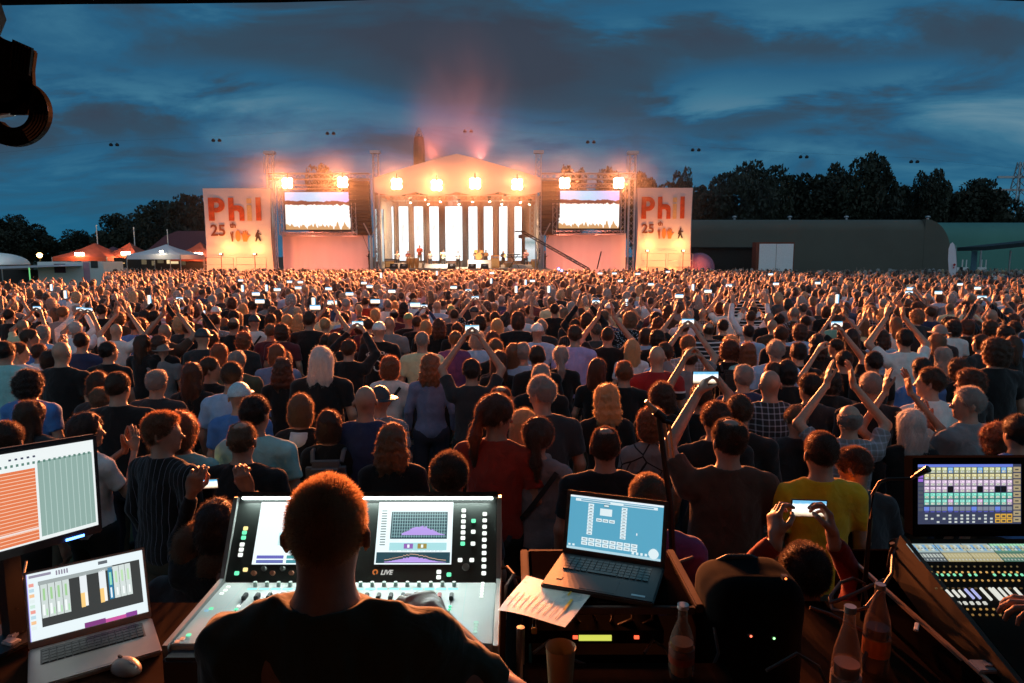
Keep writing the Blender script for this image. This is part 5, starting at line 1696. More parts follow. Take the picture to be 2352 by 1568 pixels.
# light on the performers: warm wash from the roof and one strong white follow spot
for (x, y, z, e, c_, sz) in [(Sx(930, 57), 57, Sz(445), 5500, (1, 0.58, 0.30), 100), (Sx(1160, 57), 57, Sz(445), 5500, (1, 0.58, 0.30), 100), (Sx(1045, 56), 56.2, Sz(440), 15000, (1, 0.86, 0.66), 50)]:
    t = thing('wash_lantern', 'stage wash lantern hung inside the roof near picture column %d' % int(round((x * 27 + 1176) / 10)), 'stage lamp')
    t['label'] = {930: 'wash lantern hung inside the left half of the stage roof'}.get(0, t['label'])
    MB().lathe([(0.10, -0.2), (0.16, 0.12)], (x, y, z), 10, Matrix.Rotation(radians(150), 3, 'X')).build('housing', M_black, t)
    MB().tube([(x, y, z), (x, y, z + 0.7)], 0.03, 6).build('hanger', M_blackmetal, t)
    ld = bpy.data.lights.new('wash', 'SPOT'); ld.energy = e; ld.color = c_; ld.spot_size = radians(sz); ld.spot_blend = 0.8; ld.shadow_soft_size = 0.3
    lo = bpy.data.objects.new('wash', ld); lo.location = (x, y, z - 0.25); lo.rotation_euler = (radians(28 if sz == 50 else 58), 0, 0); lo.parent = t; col.objects.link(lo)
    WL = globals().setdefault('WL', []); WL.append(t)
for t, l in zip(WL, ('wash lantern hung inside the left half of the stage roof', 'wash lantern hung inside the right half of the stage roof', 'bright lantern aimed at the lead singer')): t['label'] = l

# uplights added on the ground, out of view, to wash the roof canvas
for i, px in enumerate((905, 1045, 1185)):
    t = thing('added_canvas_uplight', '%s added uplight before the stage washing the roof canvas' % ('left', 'middle', 'right')[i], 'lamp', group='added uplights washing the roof canvas')
    x = Sx(px, 53.5)
    MB().lathe([(0.09, -0.14), (0.14, 0.12)], (x, 53.6, 0.9), 12, Matrix.Rotation(radians(-30), 3, 'X')).build('housing', M_black, t)
    MB().tube([(x, 53.6, 0), (x, 53.6, 0.85)], 0.03, 6).build('stand', M_blackmetal, t)
    ld = bpy.data.lights.new('pit', 'SPOT'); ld.energy = 520; ld.color = (1, 0.38, 0.30); ld.spot_size = radians(70); ld.spot_blend = 1; ld.shadow_soft_size = 0.25
    lo = bpy.data.objects.new('pit', ld); lo.location = (x, 53.4, 1.1); lo.rotation_euler = (radians(177), 0, 0); lo.parent = t; col.objects.link(lo)

for i, dx_ in enumerate((-2.2, 2.0)):  # uplights added out of sight behind the ridge to light the smoke plume
    t = thing('added_plume_uplight', '%s added unseen uplight behind the roof ridge for the smoke plume' % ('left', 'right')[i], 'stage lamp')
    c = Vector((pk.x + dx_, 57.6, pk.z - 0.35))
    MB().lathe([(0.12, -0.2), (0.15, 0.15)], c, 12).build('housing', M_black, t)
    MB().box(c - Vector((0, 0, 0.3)), (0.4, 0.4, 0.24)).build('base', M_black, t)
    ld = bpy.data.lights.new('ridge', 'SPOT'); ld.energy = 2600; ld.color = (1, 0.34, 0.24); ld.spot_size = radians(150); ld.spot_blend = 1; ld.shadow_soft_size = 0.2
    lo = bpy.data.objects.new('ridge', ld); lo.location = c + Vector((0, 0, 0.25)); lo.rotation_euler = (radians(183), radians((8, -8)[i]), 0); lo.parent = t; col.objects.link(lo)

# performers --------------------------------------------------------------------
PERF = [(913, 575, 'thin', 'gy', 'wh', 'clap', 'percussionist in pale clothes seated at the conga drums', 1.6), (937, 578, 'short', 'br', 'mr', 'fold', 'trombone player in a dark shirt behind the drums', 1.7),
        (964, 562, 'bald', 'lb', 'rd', 'fold', 'tall brass player in a red shirt left of the singers', 1.85), (988, 578, 'long', 'dk', 'wh', 'fold', 'backing singer in pale top and dark shorts, left of the pair', 1.68),
        (1018, 572, 'curly', 'dk', 'cr', 'clap', 'backing singer in cream top and dark shorts, right of the pair', 1.72), (1052, 580, 'fringe', 'wh', 'wh', 'fold', 'lead singer in brightest white light at the stage front', 1.70),
        (1093, 573, 'curly', 'bl', 'bn', 'fold', 'drummer on the riser behind the lead singer', 1.6), (1116, 573, 'cap', 'cd', 'bn', 'fold', 'bass player with cap behind the drum kit edge', 1.72),
        (1156, 580, 'long', 'gy', 'bk', 'fold', 'guitarist in black with pale guitar right of the singer', 1.80), (1208, 572, 'short', 'rd', 'pk', 'fold', 'keyboard player half hidden behind the stacked keyboards', 1.75),
        (1251, 581, 'short', 'dk', 'bk', 'fold', 'black-clad camera operator at the right stage corner', 1.80), (848, 576, 'short', 'dk', 'bk', 'fold', 'black-clad camera operator at the left stage corner', 1.80)]
PP = []
for i, (px, py, hr, hc_, sh_, ps, lab, hg) in enumerate(PERF):
    Y = 60.0 if i not in (5, 10, 11) else 57.2
    ztop = S(px, py, Y).z
    base = DZ
    sc_h = max(1.5, min(1.95, ztop - DZ))
    if ztop - DZ > 1.95: base = ztop - 1.8; sc_h = 1.8
    root, fig, sc = person(Sx(px, Y), Y, base, sc_h, lab, hr, hc_, sh_, None, 'long' if sh_ == 'bk' else 'short', ps, ps, (0, 0), pi if i not in (10, 11) else (pi / 2 if i == 11 else -pi / 2), 1.0, hr == 'long', 0, 0, 0.024, 100, i, group='performers and crew on stage')
    PP.append((root, fig, base))

# risers under the rear musicians, steps, drums, keyboards, amps, guitar
for j, (x0, x1, h_, lab) in enumerate([(905, 972, 0.45, 'low percussion riser at the left of the stage'), (1075, 1130, 0.7, 'drum riser behind the lead singer'), (975, 1040, 0.35, 'pale stepped riser under the backing singers'), (1150, 1225, 0.3, 'low riser under the keyboards')]):
    t = thing('stage_riser', lab, 'riser')
    MB().box(((Sx(x0, 60) + Sx(x1, 60)) / 2, 60.6, DZ + h_ / 2), (Sx(x1, 60) - Sx(x0, 60), 2.4, h_)).build('platform', M_deck, t, bevel=0.02)
    MB().box(((Sx(x0, 60) + Sx(x1, 60)) / 2, 59.37, DZ + h_ / 2), (Sx(x1, 60) - Sx(x0, 60) - 0.05, 0.05, h_ - 0.04)).build('front_panel', M_scrim, t)
M_drum = pmat('drum_shell', (0.42, 0.20, 0.06), 0.35, scale=3)
M_skin_d = pmat('drum_head', (0.75, 0.72, 0.65), 0.6)
for i, px in enumerate((938, 947, 957)):
    t = thing('conga_drum', '%s of three tall conga drums in front of the percussionist' % ('leftmost', 'middle', 'rightmost')[i], 'drum', (Sx(px, 58.6), 58.6, DZ), group='conga drums')
    MB().lathe([(0.13, 0), (0.19, 0.45), (0.165, 0.86), (0.16, 0.88)], n=18).build('shell', M_drum, t, smooth=True)
    MB().lathe([(0.168, 0.84), (0.168, 0.89), (0.14, 0.90)], n=18).build('drum_skin', M_skin_d, t, smooth=True)
t = thing('drum_kit', 'drum kit with cymbals on the riser behind the lead singer', 'drum kit', (Sx(1100, 60.0), 59.9, DZ + 0.7))
MB().lathe([(0.29, -0.2), (0.29, 0.2)], (0, 0, 0.3), 22, Matrix.Rotation(pi / 2, 3, 'X')).build('bass_drum', M_drum, t, smooth=True)
for dx_, dz_ in ((-0.25, 0.72), (0.22, 0.72), (0.62, 0.45)): MB().lathe([(0.17, -0.12), (0.17, 0.12)], (dx_, 0, dz_), 18).build('tom_drum', M_drum, t, smooth=True)
for dx_, dz_ in ((-0.75, 1.05), (0.75, 1.1), (-0.35, 1.2)):
    MB().lathe([(0.23, 0), (0.05, 0.03)], (dx_, 0.1, dz_), 18).build('cymbal', pmat('brass', (0.7, 0.5, 0.2), 0.3, 0.9), t)
    MB().tube([(dx_, 0.1, 0), (dx_, 0.1, dz_)], 0.012, 5).build('cymbal_stand', M_steel, t)
for i, (px, dz_) in enumerate(((1182, 0.95), (1180, 1.15))):
    t = thing('keyboard', '%s stage keyboard on the X-shaped stand' % ('lower', 'upper')[i], 'keyboard', (Sx(px, 59), 59, DZ + dz_))
    MB().box((0, 0, 0), (1.5 - 0.3 * i, 0.32, 0.09)).build('case', M_black, t, bevel=0.015)
    MB().box((0, 0.09, 0.05), (1.3 - 0.3 * i, 0.13, 0.015)).build('keys', M_white, t)
t = thing('keyboard_stand', 'black X-shaped stand under the two keyboards', 'stand', (Sx(1181, 59), 59, DZ))
MB().tube([(-0.45, 0, 0), (0.3, 0, 1.1)], 0.03, 6).build('leg', M_blackmetal, t); MB().tube([(0.45, 0.04, 0), (-0.3, 0.04, 1.1)], 0.03, 6).build('leg', M_blackmetal, t)
for i, (px, w, h_, lab) in enumerate([(1137, 0.75, 1.1, 'tall tan amplifier cabinet right of the guitarist'), (896, 0.9, 0.8, 'road case with gauges at the left stage edge'), (1228, 0.6, 0.75, 'brown loudspeaker box at the right stage edge'), (1168, 0.8, 0.55, 'low amplifier under the keyboards')]):
    t = thing('amplifier', lab, 'amplifier', (Sx(px, 59.6), 59.6, DZ))
    MB().box((0, 0, h_ / 2), (w, 0.5, h_)).build('cabinet', M_drum if i != 1 else M_black, t, bevel=0.03)
    MB().box((0, -0.255, h_ * 0.42), (w * 0.86, 0.02, h_ * 0.62)).build('grille', pmat('tan_grille', (0.35, 0.24, 0.12), 0.9), t)
    MB().box((0, -0.255, h_ * 0.85), (w * 0.86, 0.02, h_ * 0.13)).build('control_panel', M_alu, t)
for i, px in enumerate((904, 927, 1037, 1084, 1113)):
    t = thing('floor_monitor', 'wedge floor monitor along the stage front, %s from left' % ORD[i], 'speaker', (Sx(px, 56.6), 56.6, DZ), group='wedge monitors on the stage front')
    MB().prism([(-0.32, 0.25, 0), (-0.32, -0.2, 0), (-0.32, -0.2, 0.12), (-0.32, 0.18, 0.40)], (1, 0, 0), 0.64).build('cabinet', M_pa, t)
    MB().lathe([(0.13, 0), (0.11, 0.02)], (0, 0.0, 0.28), 14, Matrix.Rotation(radians(36), 3, 'X')).build('driver', M_steel, t)
g_ = PP[8][0]
t = thing('electric_guitar', 'pale electric guitar held across the guitarist in black', 'guitar', (g_.location.x, g_.location.y - 0.26, DZ + 1.05))
MB().prism([(0.0, 0, 0.02), (0.16, 0, 0.15), (0.30, 0, 0.10), (0.26, 0, -0.02), (0.33, 0, -0.14), (0.14, 0, -0.18), (0.0, 0, -0.10)], (0, 1, 0), 0.045).build('guitar_body', pmat('cream_lacquer', (0.8, 0.68, 0.45), 0.25), t)
MB().box((-0.30, 0.02, 0.06), (0.62, 0.025, 0.045), M=Matrix.Rotation(0.22, 3, 'Y')).build('neck', M_wood, t)
for i, px in enumerate((975, 1010, 1056, 1150)):
    t = thing('microphone_stand', 'thin microphone stand on the stage, %s from left' % ORD[i], 'microphone stand', (Sx(px, 57.0), 57.0, DZ), group='microphone stands on the stage')
    MB().tube([(0, 0, 0.02), (0, 0, 1.45)], 0.014, 6).build('pole', M_blackmetal, t)
    MB().lathe([(0.14, 0), (0.14, 0.02)], n=14).build('base', M_blackmetal, t)
    MB().lathe([(0.02, -0.08), (0.03, 0.02), (0.02, 0.05)], (0, 0, 1.5), 8).build('microphone', M_blackmetal, t)
# stage cameras on tripods
for i, px in enumerate((863, 1240)):
    t = thing('tripod_camera', 'broadcast camera on tripod at the %s stage corner' % ('left', 'right')[i], 'camera', (Sx(px, 57.4), 57.4, DZ))
    for a_ in range(3): MB().tube([(0, 0, 1.25), (0.4 * cos(a_ * 2.1), 0.4 * sin(a_ * 2.1), 0)], 0.022, 5).build('leg', M_blackmetal, t)
    MB().box((0, 0, 1.4), (0.22, 0.5, 0.24)).build('camera_body', M_black, t, bevel=0.03)
    MB().box((0, 0.1, 1.62), (0.14, 0.12, 0.1)).build('viewfinder', M_black, t)

# camera jib ----------------------------------------------------------------------
t = thing('camera_crane', 'long black camera crane arm rising diagonally across the right stage corner', 'camera crane')
a_ = S(1352, 618, 50); b_ = S(1202, 533, 53.5)
truss('boom', a_, b_, 0.16, M_blackmetal, t, n=30, r=0.035, br=0.02)
MB().box(b_ + Vector((-0.25, 0, 0.05)), (0.8, 0.25, 0.10)).build('head_bracket', M_blackmetal, t)
MB().box(b_ + Vector((-0.22, 0, -0.33)), (0.3, 0.4, 0.3)).build('camera_body', M_black, t, bevel=0.04)
MB().tube([(a_.x + 0.2, a_.y, 0), a_], 0.12, 8).build('pedestal', M_blackmetal, t)
t = thing('steel_pole', 'thin slanting pole standing before the right scrim wall', 'pole')
MB().tube([S(1371, 618, 55.5), S(1381, 577, 55.5)], 0.05, 6).build('shaft', M_blackmetal, t)

# blue-lit pit lamps by the runway
for i, (px, py) in enumerate(((1243, 609), (1250, 613), (1262, 620))):
    t = thing('blue_lamp', '%s of three small blue-lit lamps beside the runway' % ('leftmost', 'middle', 'rightmost')[i], 'lamp', S(px + 40, py + 9, 48), group='small blue lamps by the runway')
    MB().lathe([(0.08, -0.12), (0.12, 0.08)], n=10, M=Matrix.Rotation(radians(70), 3, 'X')).build('housing', M_black, t)
    MB().lathe([(0.09, 0.081), (0.08, 0.09)], n=10, M=Matrix.Rotation(radians(70), 3, 'X')).build('lens', emat('blue_lens', (0.3, 0.35, 1.0), 5), t)
    MB().tube([(0, 0, -0.1), (0, 0, -t.location.z)], 0.025, 5).build('stand', M_blackmetal, t)

# smoke -----------------------------------------------------------------------------
def smoke(name, label, c, r, dens, color=(1, 1, 1), noise=None):
    m = bpy.data.materials.new(name); m.use_nodes = True
    nt = m.node_tree; nt.nodes.remove(nt.nodes['Principled BSDF'])
    v = N(nt, 'ShaderNodeVolumePrincipled'); v.inputs['Color'].default_value = (*color, 1); v.inputs['Density'].default_value = dens
    v.inputs['Anisotropy'].default_value = 0.0
    nt.links.new(v.outputs[0], nt.nodes['Material Output'].inputs['Volume'])
    if noise:
        t = N(nt, 'ShaderNodeTexCoord')
        mpn = N(nt, 'ShaderNodeMapping'); mpn.inputs['Scale'].default_value = noise[1]
        nt.links.new(t.outputs['Object'], mpn.inputs[0])
        n_ = N(nt, 'ShaderNodeTexNoise', i_Scale=1.0, i_Detail=2.0, i_Distortion=0.6); nt.links.new(mpn.outputs[0], n_.inputs['Vector'])
        ln = N(nt, 'ShaderNodeVectorMath', operation='LENGTH'); nt.links.new(t.outputs['Object'], ln.inputs[0])
        fall = N(nt, 'ShaderNodeMapRange', i_1=1.0, i_2=0.35); nt.links.new(ln.outputs['Value'], fall.inputs[0])
        th = N(nt, 'ShaderNodeMapRange', i_1=0.30, i_2=0.75); nt.links.new(n_.outputs['Fac'], th.inputs[0])
        a = N(nt, 'ShaderNodeMath', operation='MULTIPLY'); nt.links.new(th.outputs[0], a.inputs[0]); nt.links.new(fall.outputs[0], a.inputs[1])
        b = N(nt, 'ShaderNodeMath', operation='MULTIPLY', i_1=dens); nt.links.new(a.outputs[0], b.inputs[0]); nt.links.new(b.outputs[0], v.inputs['Density'])
    bm = bmesh.new(); bmesh.ops.create_icosphere(bm, subdivisions=4, radius=1.0)
    me = bpy.data.meshes.new(name); bm.to_mesh(me); bm.free(); me.materials.append(m)
    o = obj(name, me, None, c); o.scale = r
    tag(o, label, 'smoke', None, 'stuff')
    return o


if SMOKE:
    smoke('stage_haze', 'thin warm haze hanging around the lit stage', (-4.6, 55.5, 7.5), (27, 11, 13), 0.0010)
    smoke('smoke_plume', 'reddish smoke plume rising above the stage roof into the sky', tuple(S(1058, 262, 57.5)), (5.6, 3.4, 8.5), 0.07, (1, 0.62, 0.58), (1, (1.3, 1.3, 1.1)))
    smoke('lamp_bloom_haze', 'added haze imitating the bloom around the blazing lamps', (-4.6, 53.2, Sz(421)), (24, 2.8, 2.8), 0.0058)  # added dense haze that imitates the bloom of the lamps
    smoke('inner_haze', 'pale haze filling the stage mouth', (-4.7, 60.5, 5.2), (8.5, 4.5, 4.6), 0.006)
    smoke('stage_smoke', 'pale smoke drifting in front of the left light columns', tuple(S(950, 545, 61.5)), (3.4, 1.6, 2.6), 0.30, (0.95, 0.98, 1), (1, (1.5, 1.5, 1.5)))
# x y hair colour shirt options, in 2352 x 1568 picture units: where each head top is seen; depth follows from the person's height
ROWS = '''
1490 1080 buzz lb pu h=1.76 k=1.05
1030 1033 short og dg h=1.76 hc=br
393 1224 bob lb dg h=1.50 hy=-40 lean=20
415 1277 thin lb bk h=1.44 hy=-50 lean=25 k=1.15
1890 985 buzz rd ye h=1.78 sd=1 k=0.95
1999 1035 short rd dg h=1.64 hy=40 hp=-35 lean=12
1676 955 thin br bn h=1.84 k=1.25 pl=phone hy=20
1391 976 thin rd bk h=1.74 k=1.12
1235 958 pony rd gr h=1.70 f k=0.95 strap
1140 906 pony rd rd h=1.84 k=1.2 hy=-60 hp=-10
1203 940 long bl gr h=1.62 f hy=-15
1250 865 short gy dg h=1.85 hy=55 hp=-18 lean=8 k=1.15 waist
1393 882 wavy bl bk h=1.68 f hy=15
1495 936 curly og gr h=1.62 f pat=map
1700 904 short br bk h=1.76 hy=-25
1645 920 spiky rd bk h=1.74 hy=15
1832 931 short lb dg h=1.58 hp=-35
1611 879 short br bk h=1.66 pl=phonehigh pr=phonehigh np
1522 879 curly rd bk h=1.68 f
1771 845 bald og dg h=1.80 pat=plaid k=1.25
1709 835 short gy nv h=1.72 k=1.1
1862 858 spiky dk dg h=1.70 hy=30
1777 830 short rd bk h=1.66
1810 827 bob dk bk h=1.68
1954 925 fringe gy gr h=1.66 pat=plaid pl=claphigh pr=claphigh k=1.1
2095 940 long wh bk h=1.60 f pl=claphigh pr=claphigh hy=18 sl=none
2140 842 short br wh h=1.80 hy=60 k=1.1
2228 886 short gy gr h=1.76 hy=70 k=1.15 pl=clap pr=clap sl=short
2295 974 curly og dg h=1.58 f hy=20
2003 850 buzz gy bk h=1.78 k=1.15
2345 950 short dk bl h=1.70
2290 775 curly br bk h=1.92 hy=35 k=1.35
2230 848 curly rd bk h=1.70 hy=55
194 948 long dk wh h=1.66 f hy=-65 pl=clap pr=clap strap
370 944 spiky og bk h=1.78 hy=-75 pat=pin k=1.15
413 946 bob og te h=1.72 hy=-20
12 965 short br bk h=1.70
66 920 long br dg h=1.62 hy=-20
553 964 thin lb bk h=1.72 k=1.3
584 905 short dk te h=1.80 hy=-20 k=1.1
548 877 cap cb bl h=1.70
691 906 bob lb bk h=1.66 f collar
756 942 bob rd bk h=1.60 f pack
838 881 bald gy nv h=1.78 k=1.15
872 885 hat cd gr h=1.66 f pat=flower
899 973 wavy lb bk h=1.62 f
1150 882 thin rd bk h=1.70
64 849 curly dk bl h=1.72 hy=-35 k=1.1
225 854 bob br dg h=1.68 f
230 888 short lb lb h=1.60
268 849 buzz br bk h=1.82 k=1.25 hy=-12
357 844 thin gy dg h=1.74 k=1.15
441 832 long rd bk h=1.70 f
482 818 short br bk h=1.72 hy=-75
531 826 buzz br lb h=1.84 k=1.15
543 800 thin gy ol h=1.74
503 788 long og bk h=1.68 f
649 821 wavy rd bk h=1.66 f
636 790 bob og dn h=1.70
654 805 short lb bn h=1.60
736 794 long wh bk h=1.86 k=1.2
895 817 curly og wh h=1.66 f strap
988 812 wavy lb dn h=1.70 f
1083 822 short dk dg h=1.72 pl=phonehigh pr=phonehigh
1146 805 long rd bk h=1.66 f
1180 788 long lb bk h=1.72 f
1201 785 short gy lb h=1.74
1234 792 short br bk h=1.76
1243 834 short gy bk h=1.72
1288 795 pony gy bk h=1.68 f
1373 823 long rd bk h=1.66 f hy=-25
1434 827 short og bk h=1.70
1510 790 bald rd rd h=1.82 pat=yoke k=1.2
1529 784 short br lb h=1.74
1452 778 long bl wb h=1.66 f
1483 752 bob rd lb h=1.68 f
1510 756 curly dk bk h=1.70
1581 768 short lb gr h=1.76 pat=plaid
1585 797 short br gr h=1.70 pl=phonehigh pr=phonehigh
1679 770 curly bl bk h=1.68 f
1676 783 afro rd bk h=1.66 pack
1718 786 wavy og te h=1.66 f
1783 778 short gy lb h=1.80 k=1.2
1795 746 short rd bk h=1.80
1835 784 short dk bk h=1.76 k=1.1
1878 767 wavy dk bk h=1.70 f
1725 712 short br wb h=1.76 pl=wave pr=wave sl=long pack
1940 803 short dk bk h=1.68 pr=phonehigh
1910 850 curly dk bk h=1.60 pl=phonehigh f np
1957 754 long dk bk h=1.74 f
2080 753 short dk wh h=1.86 k=1.15 pl=claphigh pr=claphigh
2008 805 short dk bk h=1.70 hy=10
2120 820 short dk bl h=1.70
2168 797 long gy dg h=1.64 f
2153 766 long lb dg h=1.70 f hy=30
2160 745 hat gy dg h=1.76
2190 735 curly dk wh h=1.74 hy=40
2205 822 curly br bk h=1.64 f
2255 768 bob br dg h=1.66 hy=60
2310 748 curly dk bk h=1.72 hy=35
2328 772 long br bk h=1.66 f hy=50
2331 735 short dk bl h=1.76
2275 736 curly br bk h=1.72 hy=50
10 781 short dk te h=1.78 k=1.1
41 784 short br wb h=1.72 hy=-60
66 753 short br bl h=1.78 hy=-50
97 745 short gy lb h=1.76 pl=clap pr=clap
89 788 short rd wb h=1.62 hy=-20
138 780 bald gy bk h=1.84 k=1.3
112 803 bob dk dg h=1.62 f
186 761 short dk nv h=1.76
247 782 short dk bk h=1.74 hy=-30
265 740 bald lb wh h=1.74 pl=claphigh pr=claphigh
309 728 short br bl h=1.76
322 729 curly br bl h=1.74
327 768 long br bk h=1.68 hy=-40
365 768 curly rd bk h=1.68
377 740 bald lb bn h=1.80 pr=claphigh pl=claphigh
372 786 hat gy gr h=1.58
427 722 curly rd wh h=1.72 hy=-45
464 753 cap cd dg h=1.78
485 757 bob rd bk h=1.68 f
559 762 curly og dg h=1.66 f
583 722 cap cd wh h=1.76 strap
621 720 bob br bk h=1.68
660 721 bob bl bk h=1.68 f
684 721 wavy bl bk h=1.68 f
621 742 short lb mr h=1.72
647 742 curly rd mr h=1.74
710 713 short br bk h=1.90 k=1.4
746 728 short bl bk h=1.72 pl=claphigh pr=claphigh
790 716 short rd mr h=1.76
749 765 short br bk h=1.66
769 763 bob br bk h=1.68
800 777 short rd bk h=1.74 pr=phone pl=phone
828 733 curly rd bk h=1.68 f
846 729 short rd mr h=1.72
843 766 bob br bk h=1.62 f
870 738 cap cw bk h=1.80 k=1.25 emblem
894 724 bald bl gr h=1.82 k=1.2
938 718 cap cg bk h=1.74
958 724 short br bk h=1.72
978 734 bob bl bk h=1.68 f
969 758 buzz gy cr h=1.80 k=1.1 strap
1008 730 wavy rd bk h=1.72 f
1050 738 short rd bk h=1.68
1080 747 bob rd bk h=1.64 f
1046 758 short lb pu h=1.72
1096 758 bob gy lb h=1.72
1103 724 curly dk gr h=1.74
1137 713 short br gr h=1.76
1131 761 curly rd bk h=1.66 f
1142 731 long bl bk h=1.70 f
1138 778 bob lb bk h=1.68 f
1144 804 long rd bk h=1.62 f
1190 715 bob rd bk h=1.88 k=1.4
1174 683 short gy pu h=1.76
1194 686 short gy lb h=1.74
1197 708 short br wb h=1.76
1234 741 cap cw lb h=1.78 k=1.1
1244 731 short gy dg h=1.74
1274 696 short dk bk h=1.80 pl=wide pr=wide k=1.1
1321 745 short br lv h=1.84 k=1.15
1396 748 buzz br bk h=1.80 pl=claphigh pr=claphigh k=1.2
1317 715 short lb dg h=1.72
1334 706 bob rd bk h=1.70 f
1372 728 bob br lb h=1.64 pl=phonehigh pr=phonehigh f
1331 688 wavy bl bk h=1.70 f
1507 715 curly dk gr h=1.74
1534 700 wavy rd bn h=1.74 f
1585 705 bald lb gr h=1.78
1628 738 fringe br dg h=1.74 pat=stripe
1661 731 short dk bk h=1.72 k=1.3
1653 693 bob rd bk h=1.76
1768 715 bald lb bk h=1.76
1775 731 bald lb bn h=1.70
1791 718 short dk bk h=1.74
1838 743 curly rd lb h=1.70
1851 723 short dk bk h=1.72
1756 696 short lb bk h=1.76
1921 720 short br gn h=1.74
1921 700 bob lb dn h=1.72
1898 702 bob rd bk h=1.70
1995 701 curly bl bk h=1.70 f
2025 708 curly bl bk h=1.68 f
1921 776 short dk bk h=1.62 hy=50
2221 733 bob rd bk h=1.72 hy=50
2218 693 afro dk bk h=1.74
2245 696 short gy gr h=1.76 hy=40
2278 691 short lb dg h=1.74 hy=40
20 708 short dk bk h=1.76 pr=claphigh pl=claphigh
32 671 cap cw wh h=1.78
42 680 cap cw dg h=1.70
50 731 bald lb cr h=1.72 pl=phone pr=phone
93 705 short dk bk h=1.74 hy=-40
117 684 curly gy gr h=1.74
143 701 short lb gr h=1.84 k=1.3
173 736 short wh wb h=1.72 pl=phone pr=phone k=1.2
213 691 curly rd bk h=1.70 hy=-30
233 697 short dk bk h=1.82 k=1.3
265 686 short dk ol h=1.76
273 715 curly lb bn h=1.70
290 716 short rd mr h=1.66
333 711 curly dk bk h=1.76
353 711 short dk bk h=1.76 pl=claphigh pr=claphigh
397 715 afro og bk h=1.70 f
433 700 short rd pk h=1.78 k=1.15
453 742 bob br te h=1.58 pl=phone pr=phone f port
480 720 curly br bk h=1.72
495 703 cap cw bk h=1.74
515 730 bob lb bk h=1.64 f
533 683 curly rd bk h=1.78 k=1.1
537 710 short dk bk h=1.80 k=1.3
558 696 long bl bk h=1.70 f
580 688 short br bk h=1.84 k=1.1
637 711 wavy br bk h=1.70 f
839 681 short br rd h=1.76
862 708 bob bl bk h=1.68 f
890 686 short gy wh h=1.78 strap
907 690 short bl bk h=1.72
927 693 wavy dk mr h=1.72 f
949 670 short br wb h=1.80
1004 688 bald og lb h=1.80 pl=clap pr=clap
1036 700 cap cg gr h=1.72
1047 685 bob rd bk h=1.72
1074 683 short gy dg h=1.76 pl=phone pr=phone
1107 690 long br bk h=1.72 f
1215 700 short br gr h=1.72
1449 712 bob br dg h=1.66 pl=phone pr=phone f port
'''

FAR_PTS = []
spots = []                                   # (x, y, r) ground spots that are taken
COUNT = 0
pcount = 0


def opt_parse(tok):
    o = {}
    for t in tok:
        if '=' in t:
            a, b = t.split('='); o[a] = b
        else: o[t] = True
    return o


def strap_part(root, fig, name='bag_strap', mat=None, a=None, b=None, w=0.032):
    a = a or (0.13, 0, 1.42); b = b or (-0.19, 0, 0.98)
    # a band laid over the back, from one shoulder to the other hip
    me = MB(); pts = []
    k = fig.k
    n = 14
    for i in range(n + 1):
        t = i / n
        x = a[0] + (b[0] - a[0]) * t; z = a[2] + (b[2] - a[2]) * t
        y = -0.19 * k
        P = np.array([[x, yy, z] for yy in np.linspace(-0.24 * k, 0.0, 30)], np.float32)
        D = fig.trunk(P, 0.020)
        j = np.argmax(D < 0)
        y = P[j, 1] - 0.008
        pts.append(Vector((x, y, z)))
    d = Vector((b[0] - a[0], 0, b[2] - a[2])).normalized(); s_ = Vector((-d.z, 0, d.x)) * w / 2
    vs = []; fs = []
    for i, p in enumerate(pts):
        vs += [p - s_, p + s_, p + s_ - Vector((0, 0.006, 0)), p - s_ - Vector((0, 0.006, 0))]
        if i:
            q = 4 * i
            fs += [(q - 4 + j, q - 4 + (j + 1) % 4, q + (j + 1) % 4, q + j) for j in range(4)]
    me.add(vs, fs)
    me.build(name, mat or M_dark, root)


def pack_part(root, fig, mat):
    m = MB().box((0, -0.21 * fig.k, 1.20), (0.30, 0.15, 0.42))
    p = m.build('backpack', mat, root, bevel=0.05, smooth=True)
    MB().box((0, -0.295 * fig.k, 1.12), (0.22, 0.03, 0.18)).build('pocket', mat, p, bevel=0.014)
    for sg in (1, -1): MB().tube([(sg * 0.11, -0.15, 1.38), (sg * 0.12, -0.09, 1.455), (sg * 0.12, 0.03, 1.45)], 0.018, 6).build('shoulder_strap', mat, root)


